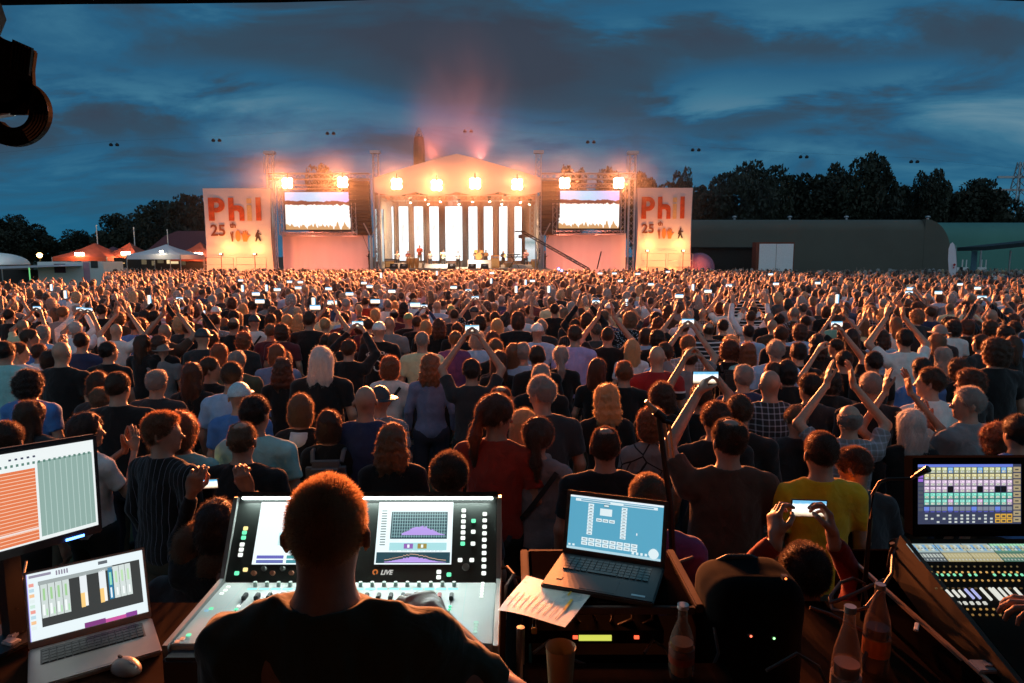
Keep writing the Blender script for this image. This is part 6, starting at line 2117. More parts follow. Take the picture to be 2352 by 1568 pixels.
M_pack = pmat('grey_nylon', (0.12, 0.12, 0.13), 0.8)
M_packdark = pmat('black_nylon', (0.02, 0.02, 0.022), 0.7)
seedn = 0
for ln in ROWS.strip().splitlines():
    tk = ln.split()
    x, y = float(tk[0]), float(tk[1])
    hair, hc, sh = tk[2:5]
    o = opt_parse(tk[5:])
    if 'hc' in o: hc = o['hc']
    hg = float(o.get('h', 1.74))
    p = SZ(x, y, hg)
    h = 0.0125 if p.y < 5 else 0.015 if p.y < 8 else 0.02
    nstr = 8000 if p.y < 4 else 4500 if p.y < 6 else 2400 if p.y < 8.5 else 1000
    pl, pr = o.get('pl', 'down'), o.get('pr', 'down')
    hy = float(o.get('hy', 0)); hp = float(o.get('hp', 0))
    seedn += 1
    sl = o.get('sl', 'long' if sh in ('nv', 'dn') or (seedn % 5 == 0 and sh in ('bk', 'dg')) else 'short')
    k = float(o.get('k', 1.0))
    lab = make_label(x, y, hair, hc, sh, o.get('pat'), pl, pr, hy)
    k = round(k * 0.98 if 'f' not in o else k * 0.94, 2)
    yaw = radians(hy) * 0.25 + rnd.uniform(-0.12, 0.12)
    root, fig, sc = person(p.x, p.y, 0, hg, lab, hair, hc, sh, o.get('pat'), sl, pl, pr, (round(radians(hy) * 0.75, 3), round(radians(hp), 3)), yaw, k, 'f' in o,
                           radians(float(o.get('lean', 0))), 0, h, nstr, seedn)
    spots.append((p.x, p.y))
    COUNT += 1
    if 'strap' in o: strap_part(root, fig)
    if 'pack' in o: pack_part(root, fig, M_pack if y > 900 else M_packdark)
    who = lab.split(',')[0]
    ph = [q for q in (pl, pr) if 'phone' in q]
    if ph and 'np' not in o:
        if len(ph) == 2: pos = (fig.wr[1] + fig.wr[-1]) / 2 + np.array([0, 0.045, 0.10])
        else:
            sg = 1 if 'phone' in pr else -1
            pos = fig.wr[sg] + np.array([-sg * 0.06, 0.045, 0.10])
        w = to_world(root, pos)
        phone(w, ('%s phone held by the %s, %s' % ('upright' if 'port' in o else 'sideways', who, lab.split(', ')[-1]))[:120], (0, 0, yaw), sc, 'port' in o, 'raised phones with lit screens')
    if 'emblem' in o:
        emb = root; EMB_FIG = fig
    if 'waist' in o: WAIST = (root, fig)
    if 'collar' in o: COLLAR = (root, fig)

# yellow-green jacket knotted round the waist of the grey-haired man
root, fig = WAIST
V, Q = surface_nets(lambda P: np.maximum(ell(P, (0.05, -0.02, 0.84), (0.215, 0.17, 0.26)) + wob(P, 20) * 0.012, P[..., 2] - 1.0), (-0.3, -0.3, 0.5), (0.35, 0.25, 1.1), 0.02)
np_obj('waist_jacket', V, Q, pmat('yellow_green_cloth', (0.42, 0.40, 0.03), 0.9), root)
root, fig = COLLAR
V, Q = surface_nets(lambda P: np.maximum(cap(P, (0, -0.02, 1.40), (0, -0.02, 1.46), 0.105, 0.085), (P[..., 2] - 1.47)), (-0.2, -0.2, 1.2), (0.2, 0.2, 1.6), 0.012)
np_obj('collar', V, Q, cloth_mat('wb'), root)

# arched lettering and a winged badge on the back of the black vest
root = emb; fig = EMB_FIG


def back_y(fig, x, z):
    P = np.array([[x, yy, z] for yy in np.linspace(-0.34, 0.0, 60)], np.float32)
    D = fig.trunk(P, 0.016)
    return float(P[np.argmax(D < 0), 1])


M_print = pmat('grey_print', (0.62, 0.62, 0.60), 0.8)
word = 'SCORPIONS'
dg = bpy.context.evaluated_depsgraph_get
LET = []
for i, chh in enumerate(word):
    a = (i - 4) * 0.165
    cu = bpy.data.curves.new('t', 'FONT'); cu.body = chh; cu.size = 0.062; cu.align_x = 'CENTER'; cu.extrude = 0.002; cu.offset = 0.0012
    to = bpy.data.objects.new('t', cu); col.objects.link(to)
    me = bpy.data.meshes.new_from_object(to.evaluated_get(dg())); bpy.data.objects.remove(to)
    x = 0.20 * sin(a); z = 1.14 + 0.20 * cos(a)
    M = Matrix.Translation((x, back_y(fig, x, z) - 0.012, z)) @ Matrix.Rotation(a, 4, 'Y') @ Matrix.Rotation(pi / 2, 4, 'X')
    me.transform(M)
    LET.append(me)
bm = bmesh.new()
for me in LET: bm.from_mesh(me)
me = bpy.data.meshes.new('back_lettering'); bm.to_mesh(me); bm.free(); me.materials.append(M_print)
obj('back_lettering', me, root)
m = MB()
for i in range(9):
    a = i / 9 * 5.2
    r = 0.085 - 0.006 * i
    pz = 1.16 + r * cos(a); px_ = r * sin(a)
    m.box((px_, back_y(fig, px_, pz) - 0.010, pz), (0.05 - 0.003 * i, 0.006, 0.014), M=Matrix.Rotation(a, 3, 'Y'))
m.build('back_badge', M_print, root)

# ---------------------------------------------------------------- further individuals behind the hand-placed ones, then the far crowd
grid = []
yy = 9.6
gr = random.Random(3)
while yy < 51:
    sp = 0.60 + 0.003 * yy
    xx = -(0.80 * yy + 1.5) + gr.random() * 0.4
    while xx < 0.80 * yy + 1.5:
        if gr.random() < 0.05: xx += sp; continue
        grid.append((xx + gr.uniform(-0.25, 0.25), yy + gr.uniform(-0.25, 0.25)))
        xx += sp
    yy += sp * 0.92


def free(x, y):
    if any((x - a) ** 2 + (y - b) ** 2 < 0.36 for a, b in spots): return False
    if 47.5 < y < 60 and -9.5 < x < 6.5: return False
    if x > 20 and y > 40: return gr.random() < 0.6
    if x < -(930 / F) * y and y > 27: return False
    if x > (1000 / F) * y and y > 34: return False
    if x > (640 / F) * y and y > 44: return False
    return True


def vis(x, y): return abs(x) < 0.76 * y


cand = [g for g in grid if free(*g)]
cand.sort(key=lambda g: g[1])
near = [g for g in cand if g[1] > 10.0 and vis(*g)]
HAIRS = ['short', 'short', 'thin', 'bob', 'long', 'curly', 'bald', 'short', 'wavy', 'cap', 'buzz', 'fringe']
HCS = ['br', 'rd', 'lb', 'bl', 'gy', 'dk', 'br', 'lb', 'rd']
SHS = ['bk', 'bk', 'dg', 'wb', 'lb', 'bn', 'bk', 'mr', 'gr', 'wh', 'nv', 'bk', 'pk', 'cr']
PS = ['down', 'down', 'down', 'clap', 'claphigh', 'down', 'down', 'phone', 'fold', 'down', 'claphigh', 'down']
taken = set()
for g in near:
    if COUNT >= 288: break
    x, y = g
    hair = gr.choice(HAIRS); fem = hair in ('bob', 'long', 'wavy')
    hg = gr.uniform(1.58, 1.72) if fem else gr.uniform(1.68, 1.86)
    hc = gr.choice(HCS) if hair != 'cap' else gr.choice(['cw', 'cd'])
    sh = gr.choice(SHS); ps = gr.choice(PS); pt = gr.choice((None, None, None, None, 'plaid', 'stripe', 'pin', 'flower'))
    d = Vector((x, y, hg)) - Vector((0, 0, CAMZ))
    fw = d.y * cos(PITCH) - d.z * sin(PITCH); up_ = d.y * sin(PITCH) + d.z * cos(PITCH)
    px = 1176 + F * d.x / fw; py = 784 - F * up_ / fw
    lab = make_label(px, py, hair, hc, sh, pt, ps, ps, 0)
    seedn += 1
    root, fig, sc = person(x, y, 0, hg, lab, hair, hc, sh, pt, 'short' if gr.random() < 0.6 else 'long', ps, ps, (gr.choice((0, 0, 0.5, -0.5)), 0), gr.uniform(-0.15, 0.15), gr.choice((1.0, 1.15)), fem, 0, 0, 0.022, 600, seedn)
    if ps == 'phone':
        w = to_world(root, (fig.wr[1] + fig.wr[-1]) / 2 + np.array([0, 0.045, 0.10]))
        phone(w, 'sideways phone held by the %s, %s' % (lab.split(',')[0], lab.split(', ')[-1]), (0, 0, root.rotation_euler[2]), sc, False, 'raised phones with lit screens')
    COUNT += 1
    taken.add(g); spots.append(g)

# ---- the far crowd: one object
far = [g for g in cand if g not in taken and g[1] > 9.9]
protos = []
for lo_, (vx, vt, ns) in ((0, (0.034, 0.09, 26)), (1, (0.050, 0.11, 10))):
    for i, (pz, hr, fem) in enumerate((('down', 'short', 0), ('down', 'bob', 1), ('clap', 'short', 0), ('claphigh', 'thin', 0), ('down', 'long', 1), ('phone', 'curly', 1), ('wave', 'short', 0), ('down', 'curly', 0), ('fold', 'buzz', 0), ('claphigh', 'bob', 1))):
        fg = Fig(pz, pz, 1.0, 0, (0, 0), bool(fem))
        lo, hi = fg.bounds(0.07)
        lo = np.array([lo[0], lo[1], 1.10])
        B = surface_nets(fg.body, lo, hi, vx)
        H_ = surface_nets(hair_fn(fg, hr, i), fg.head - 0.24, fg.head + 0.2, vx * 0.62)
        st = strands(fg, H_[0], H_[1], hr, i, ns * 3, 0.045, 0.006, 0.5)
        Sh = surface_nets(lambda P: fg.shirt(P, 'short', 1.0, 0.022), (lo[0], lo[1], 0.93), hi, vx)
        T = surface_nets(fg.trousers, (-0.35, -0.25, -0.05), (0.35, 0.3, 1.1), vt)
        hnd = []
        protos.append((lo_, B, H_, st, Sh, T))
rg = np.random.default_rng(11)
VV = []; QQ = []; TT = []; CC = []; n = 0
skins = np.array(SKIN, np.float32)
hk = ['br', 'rd', 'lb', 'bl', 'gy', 'dk', 'br', 'gy', 'lb']
FARPH = []
for (x, y) in far:
    lo_ = 0 if y < 24 else 1
    pr_ = protos[lo_ * 10 + int(rg.choice([0, 1, 2, 3, 4, 5, 6, 7, 8, 9], p=[.22, .17, .05, .05, .16, .03, .04, .12, .12, .04]))]
    s = rg.uniform(0.92, 1.06); a = rg.normal(0, 0.4)
    R = np.array([[cos(a), sin(a), 0], [-sin(a), cos(a), 0], [0, 0, 1]], np.float32) * s
    t = np.array([x, y, 0], np.float32)
    sk_ = skins[rg.integers(4)] * 0.8; hcv = np.array(HC[hk[rg.integers(len(hk))]]); shc = np.array(SC[SHS[rg.integers(len(SHS))]][0])
    for (Vp, Qp), c in ((pr_[1], sk_), (pr_[2], hcv), (pr_[4], shc), (pr_[5], np.array((0.02, 0.02, 0.03)))):
        VV.append(Vp @ R + t); QQ.append(Qp + n); CC.append(np.tile(c, (len(Vp), 1))); n += len(Vp)
    Vs, Ts = pr_[3]
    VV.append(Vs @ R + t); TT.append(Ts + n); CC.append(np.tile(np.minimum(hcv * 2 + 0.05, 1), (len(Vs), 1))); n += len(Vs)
M_far = bpy.data.materials.new('far_crowd'); M_far.use_nodes = True
_b = M_far.node_tree.nodes['Principled BSDF']; _a = M_far.node_tree.nodes.new('ShaderNodeAttribute'); _a.attribute_name = 'Col'
M_far.node_tree.links.new(_a.outputs['Color'], _b.inputs['Base Color']); _b.inputs['Roughness'].default_value = 0.6; _b.inputs['Sheen Weight'].default_value = 0.3
me = mesh_np('crowd', np.concatenate(VV), [np.concatenate(QQ), np.concatenate(TT)], M_far, True, np.concatenate(CC))
o = obj('crowd', me)
tag(o, 'dense far crowd of spectators with rim-lit heads filling the field up to the stage', 'crowd', None, 'stuff')
del VV, QQ, TT, CC
# phones that glow in the far crowd
FP = [(118, 660), (150, 676), (343, 688), (553, 644), (557, 662), (588, 675), (612, 661), (597, 692), (665, 647), (637, 665), (690, 648), (685, 661), (720, 694), (724, 706), (755, 663), (763, 695), (836, 650), (849, 658), (862, 692), (900, 669), (803, 675),
      (1042, 660), (1128, 645), (1185, 664), (1207, 648), (1223, 645), (1260, 664), (1378, 628), (1411, 628), (1425, 645), (1465, 629), (1495, 653), (1534, 624), (1560, 680), (1591, 660), (1626, 669), (1674, 656), (1782, 652), (1770, 630), (1878, 650), (1922, 686), (2090, 663), (2205, 653), (2245, 662), (2155, 672), (954, 700), (875, 632), (1003, 627), (1130, 627)]
for (x, y) in FP:
    hz_ = 1.92
    p = SZ(x, max(y, 612), hz_)
    if p.y > 50 or p.y < 9: p = S(x, y, 47)
    phone(p, 'small lit phone screen held up among distant heads', (0, 0, 0), 1.5 if p.y > 25 else 1.15, rg.random() < 0.15, 'phones glowing in the far crowd')
# ---------------------------------------------------------------- front-of-house platform, tent and tables
DECKZ = 0.5
t = thing('mixing_platform', 'low black mixing platform with plywood deck carrying the desks', 'platform')
MB().box((0, -0.35, DECKZ - 0.05), (7.0, 5.5, 0.10)).build('deck_board', pmat('plywood_deck', (0.10, 0.065, 0.04), 0.7, scale=4), t)
MB().box((0, 2.37, DECKZ / 2 - 0.06), (7.0, 0.04, DECKZ - 0.12)).build('skirt', M_dark, t)
for x in (-3.3, 0, 3.3): MB().box((x, 2.2, DECKZ / 2 - 0.06), (0.1, 0.1, DECKZ - 0.12)).build('support_leg', M_steel, t)
M_tent = pmat('tent_black_cloth', (0.015, 0.014, 0.014), 0.9)
t = thing('mixing_tent', 'black tent roof edge hanging over the mixing position', 'tent')
e0 = S(-60, 12.5, 2.45); e1 = S(2420, -3, 2.45)
vs = [(-3.4, -3.0, 3.5), (3.4, -3.0, 3.5), (e1.x + 1, 2.45, e1.z + 0.42), (e0.x - 1, 2.45, e0.z + 0.42), (0, -0.3, 4.5)]
MB().add(vs, [(0, 1, 4), (1, 2, 4), (2, 3, 4), (3, 0, 4)]).build('roof_cloth', M_tent, t)
n = 40; vs = []; fs = []
L0_ = Vector((e0.x - 1, 2.45, e0.z)); R0_ = Vector((e1.x + 1, 2.45, e1.z))
prof_y = [(-60, 12.5), (0, 12.2), (180, 9.5), (400, 8), (640, 5.5), (830, 0.5), (900, -3), (1400, -6), (2200, -5), (2290, 0), (2420, 5)]
for (px, py) in prof_y:
    p = S(px, py, 2.45); vs += [p, (p.x, 2.45, p.z + 0.45)]
for i in range(len(prof_y) - 1): fs.append((2 * i, 2 * i + 1, 2 * i + 3, 2 * i + 2))
MB().add(vs, fs).build('valance', M_tent, t)
MB().add([(-3.4, -3.0, 0), (3.4, -3.0, 0), (3.4, -3.0, 3.5), (-3.4, -3.0, 3.5)], [(0, 1, 2, 3)]).build('rear_wall', M_tent, t)  # rear and side walls added out of view to block sky light
for sx in (-3.4, 3.4): MB().add([(sx, -3.0, 0), (sx, 1.0, 0), (sx, 1.0, 3.6), (sx, -3.0, 3.5)], [(0, 1, 2, 3)]).build('added_side_wall', M_tent, t)
for sx in (-3.35, 3.35):
    for y in (2.4, -2.95): MB().tube([(sx, y, 0), (sx, y, 3.9 if y > 0 else 3.5)], 0.04, 8).build('tent_pole', M_alu, t)

# ribbed clamp hanging at the left edge of the view
t = thing('ribbed_clamp', 'black ribbed clamp with curled ring hanging at the upper picture edge', 'clamp')
Yc = 0.62
o_ = Vector((0, Yc, 0))
def CP(px, py, Y=Yc): return S(px, py, Y)
m = MB()
m.prism([CP(-90, 40), CP(-20, 70), CP(0, 85), CP(38, 100), CP(40, 95), CP(78, 115), CP(72, 160), CP(75, 215), CP(60, 262), CP(20, 262), CP(-90, 262)], (0, 1, 0), 0.006)
M_clamp = pmat('matte_clamp', (0.005, 0.005, 0.005), 0.6, spec=0.1)
m.build('clamp_block', M_clamp, t, bevel=0.001)
for i in range(6):
    x = 34 + i * 7.8; y0 = 96 + i * 3.4
    m = MB(); m.prism([CP(x, y0 - 4, Yc - 0.002), CP(x + 5, y0 - 2, Yc - 0.002), CP(x - 2, y0 + 62, Yc - 0.002), CP(x - 8, y0 + 60, Yc - 0.002)], (0, -1, 0), 0.003)
    m.build('rib', pmat('gloss_black', (0.02, 0.016, 0.016), 0.12, coat=1.0), t)
m = MB()
cx_, cy_, ro, ri = 30, 258, 83, 37
nn = 26
for k in range(nn):
    a0 = radians(-80 + k * 225 / nn); a1 = radians(-80 + (k + 1) * 225 / nn)
    def rp(a, r): return CP(cx_ + r * cos(a) * 0.98, cy_ - 0 + r * sin(a) * 0.93)
    rr = ri + 10 * max(0, cos(a0 - radians(60))) * 0
    m.prism([rp(a0, rr), rp(a0, ro), rp(a1, ro), rp(a1, rr)], (0, 1, 0), 0.006)
m.build('ring', M_clamp, t)
m = MB()
for k in range(5):
    r_ = 50 + k * 7
    m.tube([CP(cx_ + r_ * cos(a), cy_ + r_ * sin(a) * 0.95, Yc - 0.001) for a in [radians(-35 + j * 8) for j in range(13)]], 0.0012, 5)
m.build('ring_grooves', MATS['gloss_black'], t)
MB().prism([CP(-60, 262), CP(18, 232), CP(52, 222), CP(54, 238), CP(20, 262), CP(-60, 275)], (0, 1, 0), 0.008).build('lever', M_steel, t)
MB().tube([CP(-200, -60), CP(-60, 60)], 0.03, 10).build('hanging_arm', M_black, t)

M_case = pmat('flightcase_board', (0.012, 0.0075, 0.006), 1.0, scale=10, spec=0.0)
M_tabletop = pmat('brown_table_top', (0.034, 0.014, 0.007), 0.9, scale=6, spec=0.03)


def table(name, label, x0, x1, y0, y1, z, mat=None, th=0.03):
    t = thing(name, label, 'table')
    MB().box(((x0 + x1) / 2, (y0 + y1) / 2, z - th / 2), (x1 - x0, y1 - y0, th)).build('table_top', mat or M_tabletop, t, bevel=0.004)
    for x in (x0 + 0.04, x1 - 0.04):
        for y in (y0 + 0.04, y1 - 0.04): MB().box((x, y, (DECKZ + z - th) / 2), (0.035, 0.035, z - th - DECKZ)).build('leg', M_steel, t)
    return t


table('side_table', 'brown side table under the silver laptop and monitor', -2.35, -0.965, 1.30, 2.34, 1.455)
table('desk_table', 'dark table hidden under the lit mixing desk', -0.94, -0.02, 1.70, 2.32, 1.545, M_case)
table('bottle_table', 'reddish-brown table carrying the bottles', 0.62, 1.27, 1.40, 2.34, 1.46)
table('shelf_table', 'narrow dark shelf carrying the paper cup before the rack case', 0.03, 0.58, 1.38, 1.74, 1.60, M_case)


def frame(pos, yaw, tilt, roll=0.0):
    yaw, tilt, roll = radians(yaw), radians(tilt), radians(roll)
    u = Vector((cos(yaw), sin(yaw), 0)); n_ = Vector((sin(yaw), -cos(yaw), 0))
    v = Vector((0, 0, 1)) * cos(tilt) - n_ * sin(tilt)
    u2 = u * cos(roll) + v * sin(roll); v2 = -u * sin(roll) + v * cos(roll)
    return Vector(pos), u2, v2, u2.cross(v2).normalized()


def fmat(u, v, n_): return Matrix((u, v, n_)).transposed()


def slab(fr, u0, v0, u1, v1, d0, d1, name, mat, parent, bevel=0.0):
    """box in a frame: u, v in metres, from depth d0 to d1 along the normal"""
    o, u, v, n_ = fr
    c = o + u * (u0 + u1) / 2 + v * (v0 + v1) / 2 + n_ * (d0 + d1) / 2
    return MB().box(c, (abs(u1 - u0), abs(v1 - v0), abs(d1 - d0)), M=fmat(u, v, n_)).build(name, mat, parent, bevel=bevel)


def ui(fr, W, H, items, name, parent, d=0.0015, strength=1.0):
    """many small lit marks on a screen; one mesh with one material slot per colour"""
    o, u, v, n_ = fr
    cols = {}
    vs = []; fs = []; mi = []
    for it in items:
        (a, b, c, e), cc = it[:4], it[4]
        dd = d + (it[5] if len(it) > 5 else 0)
        if cc not in cols: cols[cc] = len(cols)
        k = len(vs)
        for (x, y) in ((a, b), (c, b), (c, e), (a, e)): vs.append(o + u * x * W + v * y * H + n_ * dd)
        fs.append((k, k + 1, k + 2, k + 3)); mi.append(cols[cc])
    me = bpy.data.meshes.new(name); me.from_pydata(vs, [], fs)
    for cc in cols: me.materials.append(emat('lit_%s' % '_'.join('%02d' % int(x * 50) for x in cc), cc, strength))
    me.polygons.foreach_set('material_index', mi)
    me.update()
    return obj(name, me, parent)


r8 = random.Random(21)
# ---- big tilted monitor with orange track lanes
fr = frame((-1.457 - 0.505 * cos(radians(63)), 2.304 - 0.505 * sin(radians(63)), 1.800), 63, 6, -4.2)
MW, MH = 0.505, 0.30
t = thing('monitor', 'large black monitor with orange track lanes and grey-green columns', 'monitor')
slab(fr, -0.018, -0.030, MW + 0.018, MH + 0.018, -0.035, -0.002, 'housing', M_black, t, 0.006)
W_ = (0.86, 0.92, 0.92); OR = (0.80, 0.20, 0.075); GG = (0.28, 0.42, 0.38)
items = [(0, 0, 1, 1, W_), (0.02, 0.02, 0.62, 0.80, OR, 0.0006), (0.635, 0.04, 0.985, 0.86, GG, 0.0006)]
for i in range(20): items.append((0.02, 0.05 + i * 0.0375, 0.62, 0.058 + i * 0.0375, (0.95, 0.62, 0.45), 0.0012))
items.append((0.02, 0.135, 0.62, 0.155, (0.9, 0.75, 0.7), 0.0013))
for i in range(9): items.append((0.665 + i * 0.036, 0.04, 0.670 + i * 0.036, 0.86, (0.45, 0.6, 0.56), 0.0012))
for i in range(30): items.append((0.03 + i * 0.032, 0.845, 0.045 + i * 0.032, 0.872, (0.10, 0.22, 0.18), 0.0014))
for i in range(5): items.append((0.47 + i * 0.035, 0.915, 0.485 + i * 0.035, 0.935, (0.04, 0.05, 0.1), 0.0014))
ui(fr, MW, MH, items, 'screen', t, 0.0005)
slab(fr, MW * 0.78, -0.026, MW * 0.90, -0.018, 0.0, 0.002, 'power_light', emat('blue_led', (0.08, 0.25, 1.0), 9), t)
o, u, v, n_ = fr
c = o + u * MW / 2 - n_ * 0.075 + Vector((0, 0, 0.06))
MB().box((c.x, c.y, (1.455 + c.z) / 2), (0.05, 0.05, c.z - 1.455 + 0.1), rz=radians(63)).build('stand_neck', M_black, t)
MB().box((c.x, c.y, 1.463), (0.24, 0.2, 0.015), rz=radians(63)).build('stand_base', M_black, t, bevel=0.004)


def laptop(label, lidpos, yaw, tilt, W, H, basez, depth, lidmat, basemat, keymat, items, strength, bez=0.008, byaw=None, key='black', gap=0.0):
    t = thing('laptop', label, 'laptop')
    fr = frame(lidpos, yaw, tilt)
    slab(fr, -bez, -bez - 0.012, W + bez, H + bez, -0.008, -0.001, 'lid', lidmat, t, 0.002)
    ui(fr, W, H, items, 'screen', t, 0.0005, strength)
    o, u, v, n_ = fr
    # base: hinge line follows the lid's lower edge
    h0 = o - v * (bez + 0.012)
    bu = u; bn = Vector((u.y, -u.x, 0))
    bf = (Vector((h0.x, h0.y, basez)) - bu * bez, bu, bn, Vector((0, 0, 1)))
    BW = W + 2 * bez
    slab(bf, 0, 0.0, BW, depth, -0.001, 0.016, 'base', basemat, t, 0.004)
    m = MB(); kw = BW * 0.80 / 14
    for r_ in range(5):
        for c_ in range(14):
            if r_ == 4 and 4 <= c_ <= 8: continue
            p = bf[0] + bu * (BW * 0.10 + kw * (c_ + 0.5)) + bn * (depth * 0.14 + r_ * 0.0185) + Vector((0, 0, 0.0175))
            m.box(p, (kw * 0.84, 0.0155, 0.003), M=fmat(bf[1], bf[2], bf[3]))
    p = bf[0] + bu * (BW * 0.10 + kw * 6.5) + bn * (depth * 0.14 + 4 * 0.0185) + Vector((0, 0, 0.0175))
    m.box(p, (kw * 4.8, 0.0155, 0.003), M=fmat(bf[1], bf[2], bf[3]))
    slab(bf, BW * 0.09, depth * 0.09, BW * 0.91, depth * 0.14 + 0.0185 * 4.7, 0.0158, 0.0163, 'keyboard_well', pmat('key_well', (0.12, 0.12, 0.12), 0.5) if basemat is M_silver else keymat, t)
    m.build('keyboard', pmat('key_caps', (0.012, 0.012, 0.012), 0.35), t)
    slab(bf, BW * 0.34, depth * 0.62, BW * 0.66, depth * 0.95, 0.0158, 0.0166, 'touchpad', basemat, t)
    return t, bf


M_silver = pmat('silver_aluminium', (0.42, 0.40, 0.38), 0.42, 0.5, var=0.05)
it = [(0, 0, 1, 1, (0.80, 0.90, 0.93))]
it.append((0.10, 0.17, 0.965, 0.86, (0.045, 0.05, 0.05), 0.0004))
it.append((0.09, 0.80, 0.72, 0.86, (0.35, 0.40, 0.40), 0.0006))
for i in range(4):
    u0 = 0.105 + i * 0.06
    it.append((u0, 0.30, u0 + 0.056, 0.80, (0.62, 0.70, 0.68), 0.0006)); it.append((u0 + 0.018, 0.56, u0 + 0.036, 0.74, (0.35, 0.62, 0.30), 0.001)); it.append((u0 + 0.010, 0.34, u0 + 0.028, 0.50, (0.9, 0.95, 0.95), 0.001)); it.append((u0 + 0.036, 0.33, u0 + 0.048, 0.43, (0.45, 0.75, 0.45), 0.001))
for u0 in (0.43, 0.595):
    it.append((u0, 0.33, u0 + 0.06, 0.82, (0.80, 0.85, 0.88), 0.0006)); it.append((u0, 0.32, u0 + 0.035, 0.54, (0.95, 0.62, 0.22), 0.001)); it.append((u0 + 0.035, 0.34, u0 + 0.06, 0.54, (0.9, 0.9, 0.85), 0.001))
it.append((0.675, 0.34, 0.715, 0.84, (0.03, 0.20, 0.36), 0.0006)); it.append((0.685, 0.56, 0.705, 0.76, (0.30, 0.72, 0.5), 0.001)); it.append((0.685, 0.36, 0.700, 0.52, (0.8, 0.9, 0.95), 0.001))
for i in range(3):
    u0 = 0.72 + i * 0.054
    it.append((u0, 0.34, u0 + 0.051, 0.84, (0.66, 0.74, 0.72), 0.0006)); it.append((u0 + 0.016, 0.58, u0 + 0.034, 0.76, (0.5, 0.75, 0.45), 0.001)); it.append((u0 + 0.02, 0.38, u0 + 0.035, 0.5, (0.92, 0.96, 0.96), 0.001))
for i in range(9): it.append((0.015, 0.16 + i * 0.08, 0.055, 0.21 + i * 0.08, [(0.75, 0.85, 0.85), (0.9, 0.55, 0.3), (0.5, 0.7, 0.8), (0.85, 0.35, 0.3), (0.6, 0.8, 0.7)][i % 5], 0.0004))
it.append((0.02, 0.93, 0.20, 0.97, (0.30, 0.28, 0.38), 0.0004)); it.append((0.60, 0.915, 0.68, 0.965, (0.12, 0.14, 0.16), 0.0004))
for i in range(5): it.append((0.24 + i * 0.022, 0.90, 0.252 + i * 0.022, 0.97, (0.25, 0.22, 0.3), 0.0005))
it += [(0.44, 0.0, 0.62, 0.075, (0.22, 0.05, 0.22), 0.0004), (0.62, 0.0, 0.80, 0.055, (0.60, 0.10, 0.35), 0.0004), (0.80, 0.0, 0.90, 0.07, (0.25, 0.06, 0.30), 0.0005)]
it.append((0.0, 0.0, 0.006, 1.0, (0.35, 0.30, 0.9), 0.0006))
lt, bf = laptop('silver laptop with lit mixer window, beside the sound engineer', (-1.517, 2.018, 1.492), 34.6, 21.5, 0.33, 0.207, 1.457, 0.24, M_silver, M_silver, M_black, it, 1.05)
BLUE = (0.10, 0.38, 0.55); PALE = (0.75, 0.88, 0.92)
it = [(0, 0, 1, 1, BLUE), (0, 0.965, 1, 1.0, (0.8, 0.9, 0.95), 0.0004), (0, 0, 1, 0.045, (0.45, 0.68, 0.78), 0.0004), (0.06, 0.90, 0.94, 0.95, PALE, 0.0004), (0.12, 0.912, 0.44, 0.938, (0.18, 0.42, 0.58), 0.0007), (0.58, 0.912, 0.90, 0.938, (0.18, 0.42, 0.58), 0.0007)]
for c_ in (0.205, 0.565):
    for i in range(10): it.append((c_, 0.30 + i * 0.058, c_ + 0.06, 0.352 + i * 0.058, PALE, 0.0005)); it.append((c_ + 0.015, 0.315 + i * 0.058, c_ + 0.045, 0.328 + i * 0.058, (0.12, 0.2, 0.25), 0.0008))
it += [(0.37, 0.84, 0.43, 0.89, (0.06, 0.12, 0.16), 0.0005), (0.375, 0.85, 0.425, 0.88, PALE, 0.0008), (0.335, 0.68, 0.465, 0.81, PALE, 0.0005)]
for i in range(3): it.append((0.30 + i * 0.07, 0.56, 0.36 + i * 0.07, 0.62, PALE, 0.0005)); it.append((0.31 + i * 0.07, 0.58, 0.35 + i * 0.07, 0.595, (0.12, 0.2, 0.25), 0.0008))
for r_ in range(2):
    for i in range(8): it.append((0.155 + i * 0.076, 0.10 + r_ * 0.075, 0.222 + i * 0.076, 0.165 + r_ * 0.075, PALE, 0.0005)); it.append((0.170 + i * 0.076, 0.125 + r_ * 0.075, 0.207 + i * 0.076, 0.14 + r_ * 0.075, (0.15, 0.24, 0.3), 0.0008))
for i in range(4): it.append((0.70 + i * 0.045, 0.055, 0.725 + i * 0.045, 0.10, PALE, 0.0005))
for i in range(2): it.append((0.015 + i * 0.045, 0.06, 0.04 + i * 0.045, 0.095, PALE, 0.0005))
it.append((0.735, 0.40, 0.745, 0.44, (1, 1, 1), 0.0006))
for k in range(12):
    a = k * pi / 12; rr = 0.055
    it.append((0.925 - rr * cos(a) * 1.0, 0.115 - rr * 1.75 * sin(a), 0.925 + rr * cos(a), 0.115 + rr * 1.75 * sin(a), PALE, 0.0006 + k * 0.00002)) if a < pi / 2 else None
M_think = pmat('matte_black_laptop', (0.035, 0.033, 0.033), 0.5)
lt2, bf2 = laptop('black laptop with blue program window open on the rack case', (0.183, 2.182, 1.732), -20.1, 15.9, 0.31, 0.175, 1.701, 0.235, M_think, M_think, M_black, it, 1.0, 0.014)
o_, u_, v_, n_ = bf2
slab(bf2, 0.27, 0.205, 0.31, 0.215, 0.0161, 0.0168, 'badge', M_steel, lt2)
slab(bf2, 0.035, 0.17, 0.052, 0.187, 0.0161, 0.0170, 'sensor_pad', M_black, lt2)

